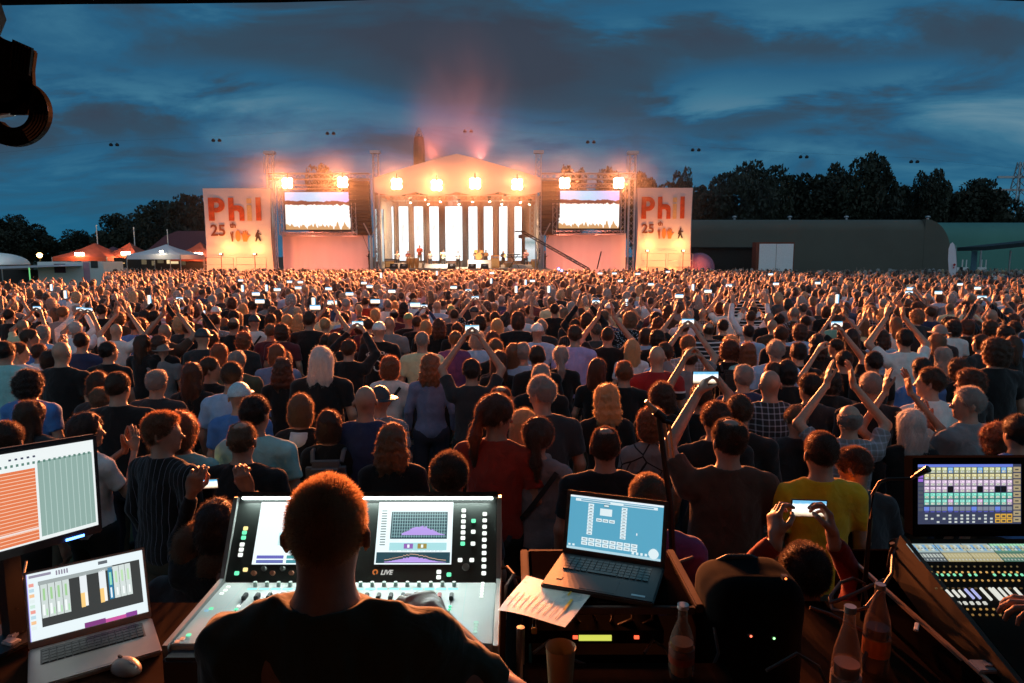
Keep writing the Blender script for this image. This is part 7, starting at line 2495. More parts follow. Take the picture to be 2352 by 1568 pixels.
# mouse, power adapter, cable
mp_ = SZ(290, 1535, 1.46)
t = thing('computer_mouse', 'grey mouse on the side table before the silver laptop', 'mouse', (mp_.x, mp_.y, 1.456), radians(60))
V, Q = surface_nets(lambda P: np.maximum(ell(P, (0, 0, 0), (0.036, 0.058, 0.036)), -P[..., 2]), (-0.05, -0.07, -0.02), (0.05, 0.07, 0.05), 0.004)
np_obj('mouse_shell', V, Q, pmat('mouse_grey', (0.35, 0.32, 0.30), 0.35), t)
MB().box((0, 0.028, 0.032), (0.006, 0.016, 0.010)).build('scroll_wheel', M_black, t)
ap = SZ(28, 1470, 1.46)
t = thing('power_adapter', 'white angled power plug lying left of the silver laptop', 'adapter', (ap.x, ap.y, 1.456))
MB().box((0, 0.02, 0.014), (0.022, 0.075, 0.026), rz=0.1).build('plug_body', M_white, t, bevel=0.004)
MB().box((0.02, -0.03, 0.012), (0.05, 0.035, 0.022), rz=-0.3).build('cable_end', M_white, t, bevel=0.004)
pm = SZ(62, 1452, 1.46)
tag(MB().tube([(ap.x - 0.01, ap.y + 0.06, 1.475), (ap.x + 0.0, ap.y + 0.13, 1.50), (ap.x + 0.06, ap.y + 0.17, 1.48), (ap.x + 0.10, ap.y + 0.18, 1.462)], 0.004, 6).build('power_cable', pmat('red_cord', (0.35, 0.03, 0.02), 0.5)), 'thin red cord curling behind the white plug', 'cable')

# ---- lit mixing desk ----------------------------------------------------------------
CW = 0.85
pf = frame((-0.904, 2.047, 1.677), 0, 33.2)
sf = (Vector((-0.904, 1.700, 1.677)), Vector((1, 0, 0)), Vector((0, 1, 0)), Vector((0, 0, 1)))
SD = 0.347; PH = 0.269
M_panel = pmat('panel_black', (0.022, 0.026, 0.024), 0.38)
M_surf = pmat('surface_grey', (0.62, 0.65, 0.63), 0.45, 0.0, var=0.04)
t = thing('mixing_desk', 'large brightly lit mixing desk with two screens in front of the engineer', 'mixing desk')
slab(pf, -0.004, 0.0, CW + 0.004, PH, -0.05, 0.0, 'screen_hood', M_panel, t, 0.003)
slab(pf, -0.008, PH - 0.002, CW + 0.008, PH + 0.014, -0.055, 0.022, 'light_hood', pmat('hood_rim', (0.10, 0.08, 0.07), 0.35, 0.5), t, 0.003)
slab(pf, 0.01, PH - 0.008, CW - 0.01, PH - 0.0035, 0.004, 0.014, 'light_strip', emat('desk_strip', (0.86, 1.0, 0.96), 14), t)
slab(sf, -0.004, 0.0, CW + 0.004, SD, -0.12, 0.0, 'surface', M_surf, t, 0.003)
for u in (-0.018, CW + 0.004):
    m = MB(); xx = sf[0].x + u
    a = sf[0]; top = pf[0] + pf[2] * (PH + 0.006)
    m.prism([(xx, 1.685, 1.56), (xx, 1.685, 1.682), (xx, 2.045, 1.690), (xx, top.y - 0.02, top.z), (xx, top.y + 0.06, top.z - 0.02), (xx, top.y + 0.06, 1.56)], (1, 0, 0), 0.014)
    m.build('side_cheek', pmat('cheek_silver', (0.35, 0.36, 0.35), 0.4, 0.4), t)
slab(sf, -0.004, -0.05, CW + 0.004, 0.0, -0.12, -0.012, 'arm_rest', pmat('arm_rest', (0.05, 0.035, 0.03), 0.6), t, 0.008)
TQ = (0.18, 0.60, 0.55); DK = (0.01, 0.05, 0.07)
# right screen
def S2(lst, u0, v0, u1, v1): return [(u0 + (a * (u1 - u0)), v0 + (b * (v1 - v0)), u0 + c * (u1 - u0), v0 + d * (v1 - v0)) + tuple(r) for (a, b, c, d, *r) in lst]
sc = [(0, 0, 1, 1, (0.78, 0.90, 0.92)), (0.02, 0.02, 0.98, 0.19, DK, 0.0004), (0.18, 0.40, 0.93, 0.84, DK, 0.0004), (0.18, 0.22, 0.93, 0.34, (0.35, 0.65, 0.68), 0.0004)]
for i in range(22): sc.append((0.20 + i * 0.0328, 0.42, 0.204 + i * 0.0328, 0.83, (0.45, 0.70, 0.72), 0.0008))
for i in range(8): sc.append((0.20, 0.44 + i * 0.05, 0.92, 0.446 + i * 0.05, (0.30, 0.55, 0.58), 0.0008))
for i in range(26):
    h_ = 0.13 * math.exp(-((i - 11) / 9.0) ** 2) * (0.75 + 0.25 * r8.random())
    sc.append((0.33 + i * 0.022, 0.46, 0.352 + i * 0.022, 0.46 + h_ * 1.3, (0.42, 0.28, 0.72), 0.0012))
for i in range(40):
    h_ = 0.09 * math.exp(-((i - 18) / 13.0) ** 2) * (0.8 + 0.2 * r8.random())
    sc.append((0.13 + i * 0.02, 0.03, 0.15 + i * 0.02, 0.03 + h_, (0.45, 0.30, 0.75), 0.0008)); sc.append((0.13 + i * 0.02, 0.055 + h_ * 1.15, 0.15 + i * 0.02, 0.063 + h_ * 1.15, (0.75, 0.45, 0.30), 0.0010))
for i in range(14): sc.append((0.05, 0.30 + i * 0.042, 0.12, 0.314 + i * 0.042, (0.03, 0.07, 0.07), 0.0006))
for x, c_ in ((0.37, (0.25, 0.10, 0.40)), (0.55, (0.30, 0.22, 0.04))): sc += [(x, 0.245, x + 0.12, 0.325, c_, 0.0008), (x + 0.045, 0.26, x + 0.075, 0.31, (0.8, 0.9, 0.9), 0.0012)]
for i in range(5): sc.append((0.19 + i * 0.15, 0.36, 0.30 + i * 0.15, 0.395, (0.72, 0.85, 0.86), 0.0008))
for i in range(44):
    if r8.random() < 0.8: sc.append((0.16 + i * 0.018, 0.955, 0.168 + i * 0.018, 0.97, (0.10, 0.16, 0.18), 0.0006))
    if r8.random() < 0.5: sc.append((0.16 + i * 0.018, 0.905, 0.170 + i * 0.018, 0.915, (0.25, 0.35, 0.38), 0.0006))
    if r8.random() < 0.6: sc.append((0.19 + i * 0.0165, 0.205, 0.20 + i * 0.0165, 0.212, (0.15, 0.22, 0.25), 0.0006))
ui(pf, CW, PH, S2(sc, 0.545, 0.20, 0.835, 0.94), 'screen', t, 0.001, 1.15)
sl_ = [(0, 0, 1, 1, (0.82, 0.93, 0.95)), (0.42, 0.70, 1, 0.88, (0.10, 0.22, 0.28), 0.0004), (0.05, 0.09, 0.40, 0.14, (0.12, 0.12, 0.45), 0.0004), (0.05, 0.02, 0.40, 0.07, (0.12, 0.15, 0.42), 0.0004), (0.44, 0.09, 0.80, 0.14, (0.06, 0.32, 0.34), 0.0004), (0.44, 0.02, 0.80, 0.07, (0.05, 0.26, 0.32), 0.0004), (0.30, 0.30, 0.36, 0.5, (0.55, 0.8, 0.8), 0.0004)]
for i in range(9): sl_.append((0.46 + i * 0.06, 0.71, 0.485 + i * 0.06, 0.87, (0.55, 0.72, 0.75), 0.0008))
items = S2(sl_, 0.085, 0.20, 0.375, 0.94)
ui(pf, CW, PH, items, 'screen', t, 0.001, 1.15)
# logo: orange mark and LIVE in slanted letters
me = text_mesh('LIVE', 0.020, 0.0006, 0.0004)
me.materials.append(emat('logo_white', (0.85, 0.85, 0.8), 0.7))
o, u, v, n_ = pf
Mx = fmat(u, v, n_).to_4x4(); Mx.translation = o + u * CW * 0.572 + v * PH * 0.085 + n_ * 0.002
me.transform(Mx @ Matrix(((1, 0.25, 0, 0), (0, 1, 0, 0), (0, 0, 1, 0), (0, 0, 0, 1))))
obj('logo_lettering', me, t)
m = MB()
for k in range(8):
    a = k * pi / 4 + 0.3
    if k == 6: continue
    c = o + u * (CW * 0.552 + 0.0065 * cos(a)) + v * (PH * 0.085 + 0.0075 + 0.0065 * sin(a)) + n_ * 0.002
    m.box(c, (0.0058, 0.0042, 0.0008), M=fmat(u, v, n_) @ Matrix.Rotation(a + pi / 2, 3, 'Z'))
m.build('logo_mark', emat('logo_orange', (0.8, 0.22, 0.04), 0.7), t)
# buttons and knobs
WB = (0.88, 0.95, 0.88); GB = (0.15, 0.85, 0.45); RB = (0.95, 0.35, 0.2); AB = (0.95, 0.75, 0.3)


def btn(fr, W, H, u_, v_, c_, s=0.0145, st=1.3, lab='button'):
    o, u, v, n_ = fr
    return MB().box(o + u * u_ * W + v * v_ * H + n_ * 0.002, (s, s * 0.85, 0.005), M=fmat(u, v, n_)).build(lab, emat('btn_%02d%02d%02d' % tuple(int(x * 50) for x in c_), c_, st), t, bevel=0.0015)


for i in range(10): btn(pf, CW, PH, 0.958, 0.10 + i * 0.077, WB)
for i in range(7): btn(pf, CW, PH, 0.876, 0.44 + i * 0.066, WB if i else GB)
for vv, c_ in ((0.44, WB), (0.58, WB), (0.71, GB)): btn(pf, CW, PH, 0.915, vv, c_)
for uu, vv, c_ in ((0.868, 0.25, WB), (0.912, 0.25, WB), (0.79, 0.115, WB), (0.79, 0.055, WB), (0.828, 0.085, GB), (0.035, 0.10, GB), (0.037, 0.31, WB), (0.037, 0.37, WB), (0.037, 0.43, WB), (0.038, 0.51, GB), (0.038, 0.57, GB), (0.04, 0.62, AB), (0.065, 0.14, AB)): btn(pf, CW, PH, uu, vv, c_)
M_knob = pmat('knob_grey', (0.25, 0.27, 0.26), 0.3, 0.3)
def knob(fr, W, H, u_, v_, r=0.008, mat=None, h_=0.014):
    o, u, v, n_ = fr
    MB().lathe([(r, 0), (r * 0.85, h_)], o + u * u_ * W + v * v_ * H, 12, fmat(u, v, n_)).build('knob', mat or M_knob, t, smooth=True)
for i, uu in enumerate((0.10, 0.135, 0.17, 0.205, 0.24, 0.275)): knob(pf, CW, PH, uu, 0.10 + 0.05 * (i % 2), mat=M_knob if i % 2 else pmat('knob_coral', (0.5, 0.2, 0.12), 0.3))
knob(pf, CW, PH, 0.89, 0.17, 0.012)
# fader surface
for i in range(18):
    uu = 0.12 + i * 0.043
    knob(sf, CW, SD, uu, 0.93, 0.007, pmat('knob_white', (0.7, 0.75, 0.72), 0.3))
ui(sf, CW, SD, [(0.10 + i * 0.043, 0.85, 0.136 + i * 0.043, 0.885, TQ) for i in range(18)], 'channel_strip_displays', t, 0.001, 1.6)
for q_ in ((0.075, 0.0, 0.078, 0.97, (0.5, 0.6, 0.58)), (0.895, 0.35, 0.898, 0.99, (0.5, 0.6, 0.58))): ui(sf, CW, SD, [q_], 'panel_edge_line', t, 0.001, 1.0)
for i in range(18):
    uu = 0.118 + i * 0.043
    slab(sf, uu * CW - 0.001, 0.30 * SD, uu * CW + 0.001, 0.78 * SD, 0.0, 0.0006, 'fader_slot', M_black, t)
    c_ = pmat('fader_red', (0.45, 0.03, 0.02), 0.35) if i in (14, 15, 16) else M_black
    slab(sf, uu * CW - 0.006, 0.66 * SD, uu * CW + 0.006, 0.74 * SD, 0.0, 0.014, 'fader_cap', c_, t, 0.002)
    if i < 3 or i > 10:
        btn(sf, CW, SD, uu, 0.56, GB if i % 3 else WB, 0.010, 0.8); btn(sf, CW, SD, uu, 0.51, GB, 0.010, 0.5)
for i in range(6): btn(sf, CW, SD, 0.955, 0.72 + i * 0.05, WB, 0.011, 0.9)
for i in range(4): btn(sf, CW, SD, 0.945, 0.30 - i * 0.045, (0.6, 0.9, 0.75), 0.014 if i == 0 else 0.011, 0.8)
for uu, vv, c_ in ((0.025, 0.90, WB), (0.025, 0.84, WB), (0.022, 0.78, WB), (0.03, 0.52, GB), (0.02, 0.49, (0.4, 0.7, 0.9)), (0.03, 0.12, GB), (0.02, 0.07, RB), (0.012, 0.03, RB)): btn(sf, CW, SD, uu, vv, c_, 0.012, 0.8)
# desk light bar
ld = bpy.data.lights.new('desk_strip', 'AREA'); ld.shape = 'RECTANGLE'; ld.size = CW - 0.04; ld.size_y = 0.012; ld.energy = 3.4; ld.color = (0.84, 1.0, 0.94)
o, u, v, n_ = pf
lo = bpy.data.objects.new('desk_strip', ld); col.objects.link(lo); lo.parent = t
lo.location = o + u * CW / 2 + v * (PH - 0.012) + n_ * 0.016
dv = (-v * 1.0 + n_ * 0.35).normalized()
lo.rotation_euler = dv.to_track_quat('-Z', 'X').to_euler()
# make the long side run along x
lo.rotation_euler = Matrix((u, u.cross(dv).normalized(), -dv)).transposed().to_euler()

# ---- rack case, paper, gear -----------------------------------------------------------
M_rail = pmat('brown_rail', (0.12, 0.075, 0.06), 0.8, 0.1, spec=0.1)  # dark reddish-brown tone for the case rails
t = thing('rack_case', 'open rack case with metal-edged top carrying the black laptop', 'rack case')
x0, x1, y0, y1 = 0.04, 0.545, 1.86, 2.24
MB().box(((x0 + x1) / 2, (y0 + y1) / 2, 1.688), (x1 - x0 - 0.05, y1 - y0 - 0.03, 0.022)).build('top_board', M_case, t)
for x in (x0, x1): MB().box((x, (y0 + y1) / 2, 1.18), (0.018, y1 - y0 - 0.02, 0.98)).build('side_board', M_case, t)
for x in (x0 + 0.002, x1 - 0.002): MB().box((x, (y0 + y1) / 2, 1.688), (0.026, y1 - y0, 0.026)).build('edge_rail', M_rail, t, bevel=0.004)
for y in (y0, y1): MB().box(((x0 + x1) / 2, y, 1.686), (x1 - x0 - 0.034, 0.018, 0.022)).build('edge_rail', M_rail, t, bevel=0.003)
MB().box(((x0 + x1) / 2, (y0 + y1) / 2, 0.70), (x1 - x0, y1 - y0, 0.03)).build('bottom_board', M_case, t)
MB().box(((x0 + x1) / 2, y0 + 0.12, 1.52), (x1 - x0 - 0.04, 0.22, 0.044)).build('power_unit', M_dull, t)
c = SZ(1373, 1492, 1.6); 
MB().box((SZ(1373, 1492, 1.60).x, y0 - 0.0, 1.60), (0.095, 0.006, 0.015)).build('yellow_display', emat('yellow_display', (0.75, 0.80, 0.12), 0.9), t)
MB().box((SZ(1373, 1492, 1.60).x, y0 + 0.06, 1.60), (0.40, 0.11, 0.040)).build('rack_unit', M_dull, t)
for px_ in (1326, 1471): MB().box((SZ(px_, 1492, 1.60).x, y0 - 0.0, 1.602), (0.014, 0.006, 0.008)).build('red_display', emat('red_display', (1, 0.10, 0.04), 2), t)
t2 = thing('light_tinted_box', 'added box tinted like orange stage light inside the rack case', 'box')
MB().box((0.42, 2.12, 1.63), (0.10, 0.05, 0.075)).build('box_shell', pmat('stage_light_orange', (0.75, 0.13, 0.02), 0.5), t2, bevel=0.005)  # orange stage light falling through the rack, put into the box colour
for k, (a, b_) in enumerate(((0.10, 0.36), (0.16, 0.42), (0.22, 0.30))):
    tag(MB().tube([(a, 2.0, 1.665), (a + 0.03, 1.92, 1.62), ((a + b_) / 2, 1.87, 1.60 - 0.01 * k), (b_, 1.92, 1.625), (b_ + 0.01, 2.0, 1.66)], 0.005, 6).build('loop_cable', pmat('brown_rubber', (0.10, 0.04, 0.02), 0.5)), 'brown looped cable %s inside the rack case' % ('nearest the desk', 'hanging lowest', 'innermost')[k], 'cable')
# paper sheet hanging over the edge
c4 = [SZ(1143, 1401, 1.706), SZ(1210, 1320, 1.706), SZ(1358, 1366, 1.706), SZ(1298, 1438, 1.706)]
n = 12; vs = []; fs = []
for i in range(n + 1):
    for j in range(n + 1):
        a, b = i / n, j / n
        p = c4[0] * (1 - a) * (1 - b) + c4[1] * (1 - a) * b + c4[2] * a * b + c4[3] * a * (1 - b)
        p.z += 0.003 * sin(a * 5) * (1 - b) + 0.0015 * sin(5 * b + 3 * a)
        vs.append(p)
for i in range(n):
    for j in range(n): q = i * (n + 1) + j; fs.append((q, q + n + 1, q + n + 2, q + 1))
m_ = bpy.data.materials.new('printed_paper'); m_.use_nodes = True
nt = m_.node_tree; b_ = nt.nodes['Principled BSDF']; tc_ = N(nt, 'ShaderNodeTexCoord')
br_ = N(nt, 'ShaderNodeTexBrick', i_Scale=30.0); br_.inputs['Color1'].default_value = (0.72, 0.72, 0.66, 1); br_.inputs['Color2'].default_value = (0.62, 0.66, 0.66, 1); br_.inputs['Mortar'].default_value = (0.40, 0.46, 0.48, 1); br_.inputs['Mortar Size'].default_value = 0.03
no_ = N(nt, 'ShaderNodeTexNoise', i_Scale=14.0, i_Detail=5.0); nt.links.new(tc_.outputs['Object'], no_.inputs['Vector'])
rr_ = ramp(nt, [(0.4, (0.75, 0.76, 0.70)), (0.55, (0.70, 0.74, 0.74)), (0.62, (0.38, 0.48, 0.50)), (0.68, (0.72, 0.72, 0.66))]); nt.links.new(no_.outputs['Fac'], rr_.inputs[0]); nt.links.new(rr_.outputs[0], b_.inputs['Base Color'])
t = thing('paper_sheet', 'printed paper sheet with yellow highlighted lines sticking out under the black laptop', 'paper')
MB().add(vs, fs).build('sheet', m_, t, smooth=True)
for (a0, b0, a1, b1) in ((0.80, 0.40, 0.84, 0.72), (0.72, 0.78, 0.75, 0.95)):
    P4 = []
    for a, b in ((a0, b0), (a1, b0), (a1, b1), (a0, b1)):
        p = c4[0] * (1 - a) * (1 - b) + c4[1] * (1 - a) * b + c4[2] * a * b + c4[3] * a * (1 - b); p.z += 0.003 * sin(a * 5) * (1 - b) + 0.0015 * sin(5 * b + 3 * a) + 0.002; P4.append(p)
    MB().quad(*P4).build('highlighted_line', pmat('marker_yellow', (0.75, 0.50, 0.05), 0.7), t)
for k in range(9):
    P4 = []
    a0 = 0.08 + 0.09 * k
    for a, b in ((a0, 0.12), (a0 + 0.012, 0.12), (a0 + 0.012, 0.5 + 0.3 * r8.random()), (a0, 0.5)):
        p = c4[0] * (1 - a) * (1 - b) + c4[1] * (1 - a) * b + c4[2] * a * b + c4[3] * a * (1 - b); p.z += 0.003 * sin(a * 5) * (1 - b) + 0.0015 * sin(5 * b + 3 * a) + 0.0012; P4.append(p)
    MB().quad(*P4).build('printed_line', pmat('print_grey', (0.38, 0.42, 0.44), 0.8), t)
# small brass padlock, steel tube legs by the desk
c = S(1227, 1448, 1.83)
t = thing('padlock', 'small brass padlock hanging below the paper sheet', 'padlock')
MB().box(c, (0.016, 0.010, 0.018)).build('lock_body', pmat('brass', (0.7, 0.5, 0.2), 0.3, 0.9), t, bevel=0.002)
MB().tube([c + Vector((-0.005, 0, 0.009)), c + Vector((-0.004, 0, 0.035)), c + Vector((0.004, 0, 0.035)), c + Vector((0.005, 0, 0.009))], 0.0018, 6).build('shackle', M_steel, t)
t = thing('steel_stand', 'pale steel tube stand between mixing desk and rack case', 'stand')
for (a, b_, r_) in (((1196, 1440), (1188, 1600), 0.012), ((1270, 1500), (1258, 1640), 0.010)):
    p0 = S(a[0], a[1], 1.78); MB().tube([p0, (p0.x - 0.01, 1.78, DECKZ)], r_, 8).build('leg', M_steel, t)
# cables between desk and rack
for k, pts_ in enumerate(([(1148, 1305, 2.2), (1165, 1302, 2.15), (1180, 1320, 2.1), (1186, 1345, 2.05)], [(1160, 1400, 1.95), (1163, 1345, 2.0), (1178, 1322, 2.05), (1200, 1330, 2.08), (1206, 1352, 2.1)], [(1590, 1280, 2.28), (1560, 1290, 2.2), (1553, 1320, 2.1), (1525, 1345, 2.02)])):
    tag(MB().tube([S(*p) for p in pts_], 0.006, 6).build('curled_cable', pmat('brown_rubber', (0.10, 0.04, 0.02), 0.5)), ('short dark cable arching at the desk corner', 'orange-lit cable loop between desk and rack case', 'cable bent over the far corner of the rack case')[k], 'cable')


def bottle(name, label, px, py, d, hgt, prof, glass, liquid, lab_c, base_z, level=0.5, cap_=None):
    yc = -(py - 784) / F
    c = Vector((0, 0, CAMZ)) + ray(px, py) * d
    t = thing(name, label, 'bottle', (c.x, c.y, base_z), 0)
    s = c.z - base_z
    MB().lathe([(r, z * s) for r, z in prof], n=20).build('glass', glass, t, smooth=True)
    MB().lathe([(r * 0.86, 0.01 + z * s * 0.98) for r, z in prof if z <= level], n=18).build('drink', liquid, t, smooth=True)
    MB().lathe([(prof[1][0] * 1.02, s * 0.22), (prof[1][0] * 1.02, s * 0.42)], n=20).build('paper_label', lab_c, t, smooth=True)
    MB().lathe([(0.015, s * 0.965), (0.015, s * 1.02)], n=14).build('cap', cap_ or M_white, t)
    return t


M_glass = pmat('clear_bottle', (0.38, 0.27, 0.22), 0.15, var=0, alpha=0.40)
M_drinkc = pmat('pale_drink', (0.30, 0.20, 0.16), 0.2, var=0)
M_drinkb = pmat('dark_drink', (0.05, 0.02, 0.01), 0.2, var=0)
P1 = [(0.036, 0.0), (0.038, 0.05), (0.038, 0.50), (0.034, 0.62), (0.016, 0.85), (0.0135, 0.97)]
# loose clutter round the rack and tables
for k, (pts_, lab) in enumerate((([(1225, 1500, 1.75), (1262, 1470, 1.8), (1310, 1512, 1.78), (1355, 1530, 1.75)], 'thin grey cable looping beside the paper cup'), ([(1480, 1500, 1.80), (1500, 1470, 1.84), (1530, 1490, 1.82), (1548, 1540, 1.78)], 'dark cable end curling near the small round bottle'), ([(1625, 1560, 1.72), (1650, 1500, 1.76), (1640, 1440, 1.8)], 'cable hanging down the side of the black bag'), ([(1760, 1540, 1.66), (1830, 1500, 1.7), (1880, 1530, 1.7), (1900, 1575, 1.68)], 'cable lying on the brown table beside the clear bottle'), ([(40, 1400, 2.1), (20, 1350, 2.2), (52, 1330, 2.3), (60, 1290, 2.4)], 'black monitor cable dropping behind the silver laptop'))):
    tag(MB().tube([S(*p) for p in pts_], 0.0045, 7).build('loose_cable', pmat('grey_rubber', (0.06, 0.05, 0.045), 0.5), smooth=True), lab, 'cable')
bottle('glass_bottle', 'clear bottle with pale drink, nearest of the two on the brown table', 1953, 1397, 1.80, 0.3, P1, M_glass, M_drinkc, pmat('clear_label', (0.45, 0.35, 0.32), 0.5), 1.46, 0.55, M_steel)
bottle('glass_bottle', 'bottle with orange label beside the metal-edged console rail', 2022, 1345, 2.02, 0.3, P1, M_glass, M_drinkb, pmat('orange_label', (0.60, 0.16, 0.04), 0.6), 1.46, 0.6, M_steel)
bottle('glass_bottle', 'small round bottle with orange drink before the rack case corner', 1569, 1391, 1.78, 0.2, [(0.030, 0), (0.033, 0.06), (0.034, 0.45), (0.026, 0.62), (0.013, 0.80), (0.012, 0.96)], M_glass, pmat('amber_drink', (0.5, 0.14, 0.02), 0.2, var=0), pmat('red_label', (0.35, 0.05, 0.02), 0.6), 1.60, 0.55)
c = Vector((0, 0, CAMZ)) + ray(1288, 1487) * 1.70
t = thing('paper_cup', 'brown paper cup on the narrow shelf below the laptop', 'cup', (c.x, c.y, 1.60))
MB().lathe([(0.028, 0), (0.037, c.z - 1.60), (0.0385, c.z - 1.597), (0.035, c.z - 1.602), (0.027, 0.006)], n=24).build('cup_wall', pmat('kraft_paper', (0.38, 0.24, 0.11), 0.7), t, smooth=True)

# black padded bag with three small lights
t = thing('padded_equipment_bag', 'black rounded equipment bag with three tiny status lights beside the bottles', 'bag')
bc = Vector((0.69, 1.90, 1.46))
def bagf(P):
    q = P - np.array(bc, np.float32)
    d = np.abs(q - np.array([0, 0, 0.15], np.float32)) - np.array([0.150 - 0.07, 0.12 - 0.07, 0.190 - 0.07], np.float32)
    return np.sqrt((np.maximum(d, 0) ** 2).sum(-1)) + np.minimum(d.max(-1), 0) - 0.07 + 0.05 * (q[..., 0] - 0.02) ** 2 / 0.02 * 0.25 + wob(P, 30) * 0.004
V, Q = surface_nets(bagf, np.array(bc) - [0.2, 0.2, 0.08], np.array(bc) + [0.2, 0.2, 0.46], 0.01)
V[:, 2] = np.maximum(V[:, 2], 1.461)
np_obj('bag_body', V, Q, pmat('black_padded_nylon', (0.006, 0.006, 0.006), 0.95, spec=0.1), t)
for k, (px_, py_, c_) in enumerate(((1805, 1329, (1, 0.22, 0.05)), (1725, 1461, (1, 0.15, 0.08)), (1778, 1466, (0.3, 0.9, 0.3)))):
    p = S(px_, py_, 1.755)
    MB().lathe([(0.0035, 0), (0.002, 0.003)], p, 8, Matrix.Rotation(pi / 2, 3, 'X')).build('status_light', emat('status_%d' % k, c_, 3), t)
    MB().box(p + Vector((0, 0.009, 0)), (0.014, 0.016, 0.012)).build('light_holder', M_black, t)
MB().tube([(0.62, 1.96, 1.785), (0.65, 1.96, 1.80), (0.72, 1.96, 1.80), (0.75, 1.96, 1.785)], 0.010, 8).build('carry_handle', M_cable, t)

# ---- microphone stand --------------------------------------------------------------------
t = thing('microphone_stand', 'black tripod microphone stand with twin lit rods before the crowd', 'microphone stand')
Ym = 2.72
top = S(1513, 959, Ym)
foot = Vector((S(1560, 1500, Ym).x + 0.03, Ym - 0.15, 0.0))
MB().tube([top, S(1540, 1160, Ym - 0.03), foot], [0.011, 0.013, 0.016], 10).build('pole', M_blackmetal, t)
MB().tube([S(1483, 920, Ym), S(1494, 933, Ym), S(1500, 940, Ym), S(1520, 955, Ym)], [0.007, 0.010, 0.016, 0.014], 10).build('microphone', pmat('champagne_metal', (0.55, 0.42, 0.30), 0.3, 0.8), t)
MB().tube([S(1505, 944, Ym), S(1526, 962, Ym)], 0.018, 10).build('clip', M_blackmetal, t)
for dx_ in (0, 11): MB().tube([S(1527 + dx_, 972, Ym + 0.02), S(1536 + dx_, 1050, Ym + 0.02)], 0.0055, 8).build('rod', MATS['champagne_metal'], t)
MB().tube([S(1520, 965, Ym + 0.02), S(1545, 972, Ym + 0.02)], 0.010, 8).build('cross_bar', M_blackmetal, t)
for k in range(3): MB().tube([(foot.x, foot.y, 0.45), (foot.x + 0.3 * cos(k * 2.1 + 1.2), foot.y + 0.22 * sin(k * 2.1 + 1.2), 0.0)], 0.010, 6).build('leg', M_blackmetal, t)

# ---- wide console at right ------------------------------------------------------------------
t = thing('lighting_console', 'wide black console with multicoloured screen and rows of lit keys', 'console')
rf = frame((1.405, 2.267, 1.779), 0.6, 7)
RW, RH = 0.36, 0.207
slab(rf, -0.014, -0.045, 1.10, RH + 0.022, -0.06, -0.002, 'screen_housing', M_dull, t, 0.004)
items = [(0, 0, 1, 1, (0.05, 0.05, 0.10))]
rows = [((0.55, 0.60, 0.30), 2), ((0.60, 0.55, 0.25), 2), ((0.70, 0.50, 0.75), 1), ((0.68, 0.50, 0.72), 1), ((0.15, 0.65, 0.50), 1), ((0.18, 0.62, 0.50), 1)]
y = 0.965
items.append((0.0, 0.955, 0.92, 1.0, (0.15, 0.22, 0.75), 0.0003))
for ri_, (c_, _) in enumerate(rows):
    y0_ = 0.855 - ri_ * 0.107
    for k in range(15):
        u0 = 0.06 + k * 0.0573
        cc = c_
        if ri_ == 0 and k in (4, 9, 13): cc = (0.15, 0.40, 0.85)
        if (ri_ == 3 and k in (4, 9, 12, 13)): cc = (0.01, 0.01, 0.015)
        if ri_ == 5 and k in (4, 9, 14): cc = (0.60, 0.40, 0.62)
        items.append((u0, y0_, u0 + 0.052, y0_ + 0.096, tuple(x * 0.6 for x in cc), 0.0004))
        if cc[0] + cc[1] > 0.1:
            items.append((u0 + 0.006, y0_ + 0.05, u0 + 0.046, y0_ + 0.088, tuple(min(1, x * 1.35 + 0.12) for x in cc), 0.0007))
            items.append((u0 + 0.010, y0_ + 0.008, u0 + 0.042, y0_ + 0.040, (0.75, 0.80, 0.70), 0.0007))
            items.append((u0 + 0.015 + 0.012 * r8.random(), y0_ + 0.018, u0 + 0.036, y0_ + 0.026, (0.10, 0.12, 0.08), 0.0009))
            items.append((u0 + 0.010, y0_ + 0.064, u0 + 0.018 + 0.02 * r8.random(), y0_ + 0.072, (0.15, 0.15, 0.2), 0.0009))
for k in range(15):
    u0 = 0.06 + k * 0.0573
    items.append((u0, 0.225, u0 + 0.05, 0.29, (0.22, 0.25, 0.32) if k % 4 else (0.15, 0.25, 0.8), 0.0004)); items.append((u0 + 0.006, 0.20, u0 + 0.044, 0.215, (0.10, 0.10, 0.5), 0.0004))
    for r_ in range(3):
        if r8.random() < 0.75 and k < 12: items.append((u0 + 0.008, 0.02 + r_ * 0.055, u0 + 0.034, 0.05 + r_ * 0.055, (0.62, 0.68, 0.66), 0.0004))
    if k >= 12:
        for r_ in range(2): items.append((u0, 0.02 + r_ * 0.08, u0 + 0.052, 0.09 + r_ * 0.08, (0.75, 0.42, 0.05), 0.0004)); items.append((u0 + 0.01, 0.035 + r_ * 0.08, u0 + 0.042, 0.065 + r_ * 0.08, (0.05, 0.05, 0.05), 0.0007))
for k in range(9): items.append((0.925, 0.03 + k * 0.105, 0.995, 0.115 + k * 0.105, (0.42, 0.34, 0.20), 0.0004)); items.append((0.94, 0.06 + k * 0.105, 0.975, 0.08 + k * 0.105, (0.04, 0.04, 0.04), 0.0007)); items.append((0.004, 0.22 + k * 0.07, 0.05, 0.27 + k * 0.07, (0.08, 0.09, 0.12) if k < 7 else (0.35, 0.15, 0.75), 0.0004))
ui(rf, RW, RH, items, 'screen', t, 0.0005, 0.95)
ui((rf[0] + rf[1] * 0.40, rf[1], rf[2], rf[3]), RW, RH, [(0, 0, 1, 1, (0.05, 0.05, 0.10))], 'side_screen', t, 0.0005, 0.8)
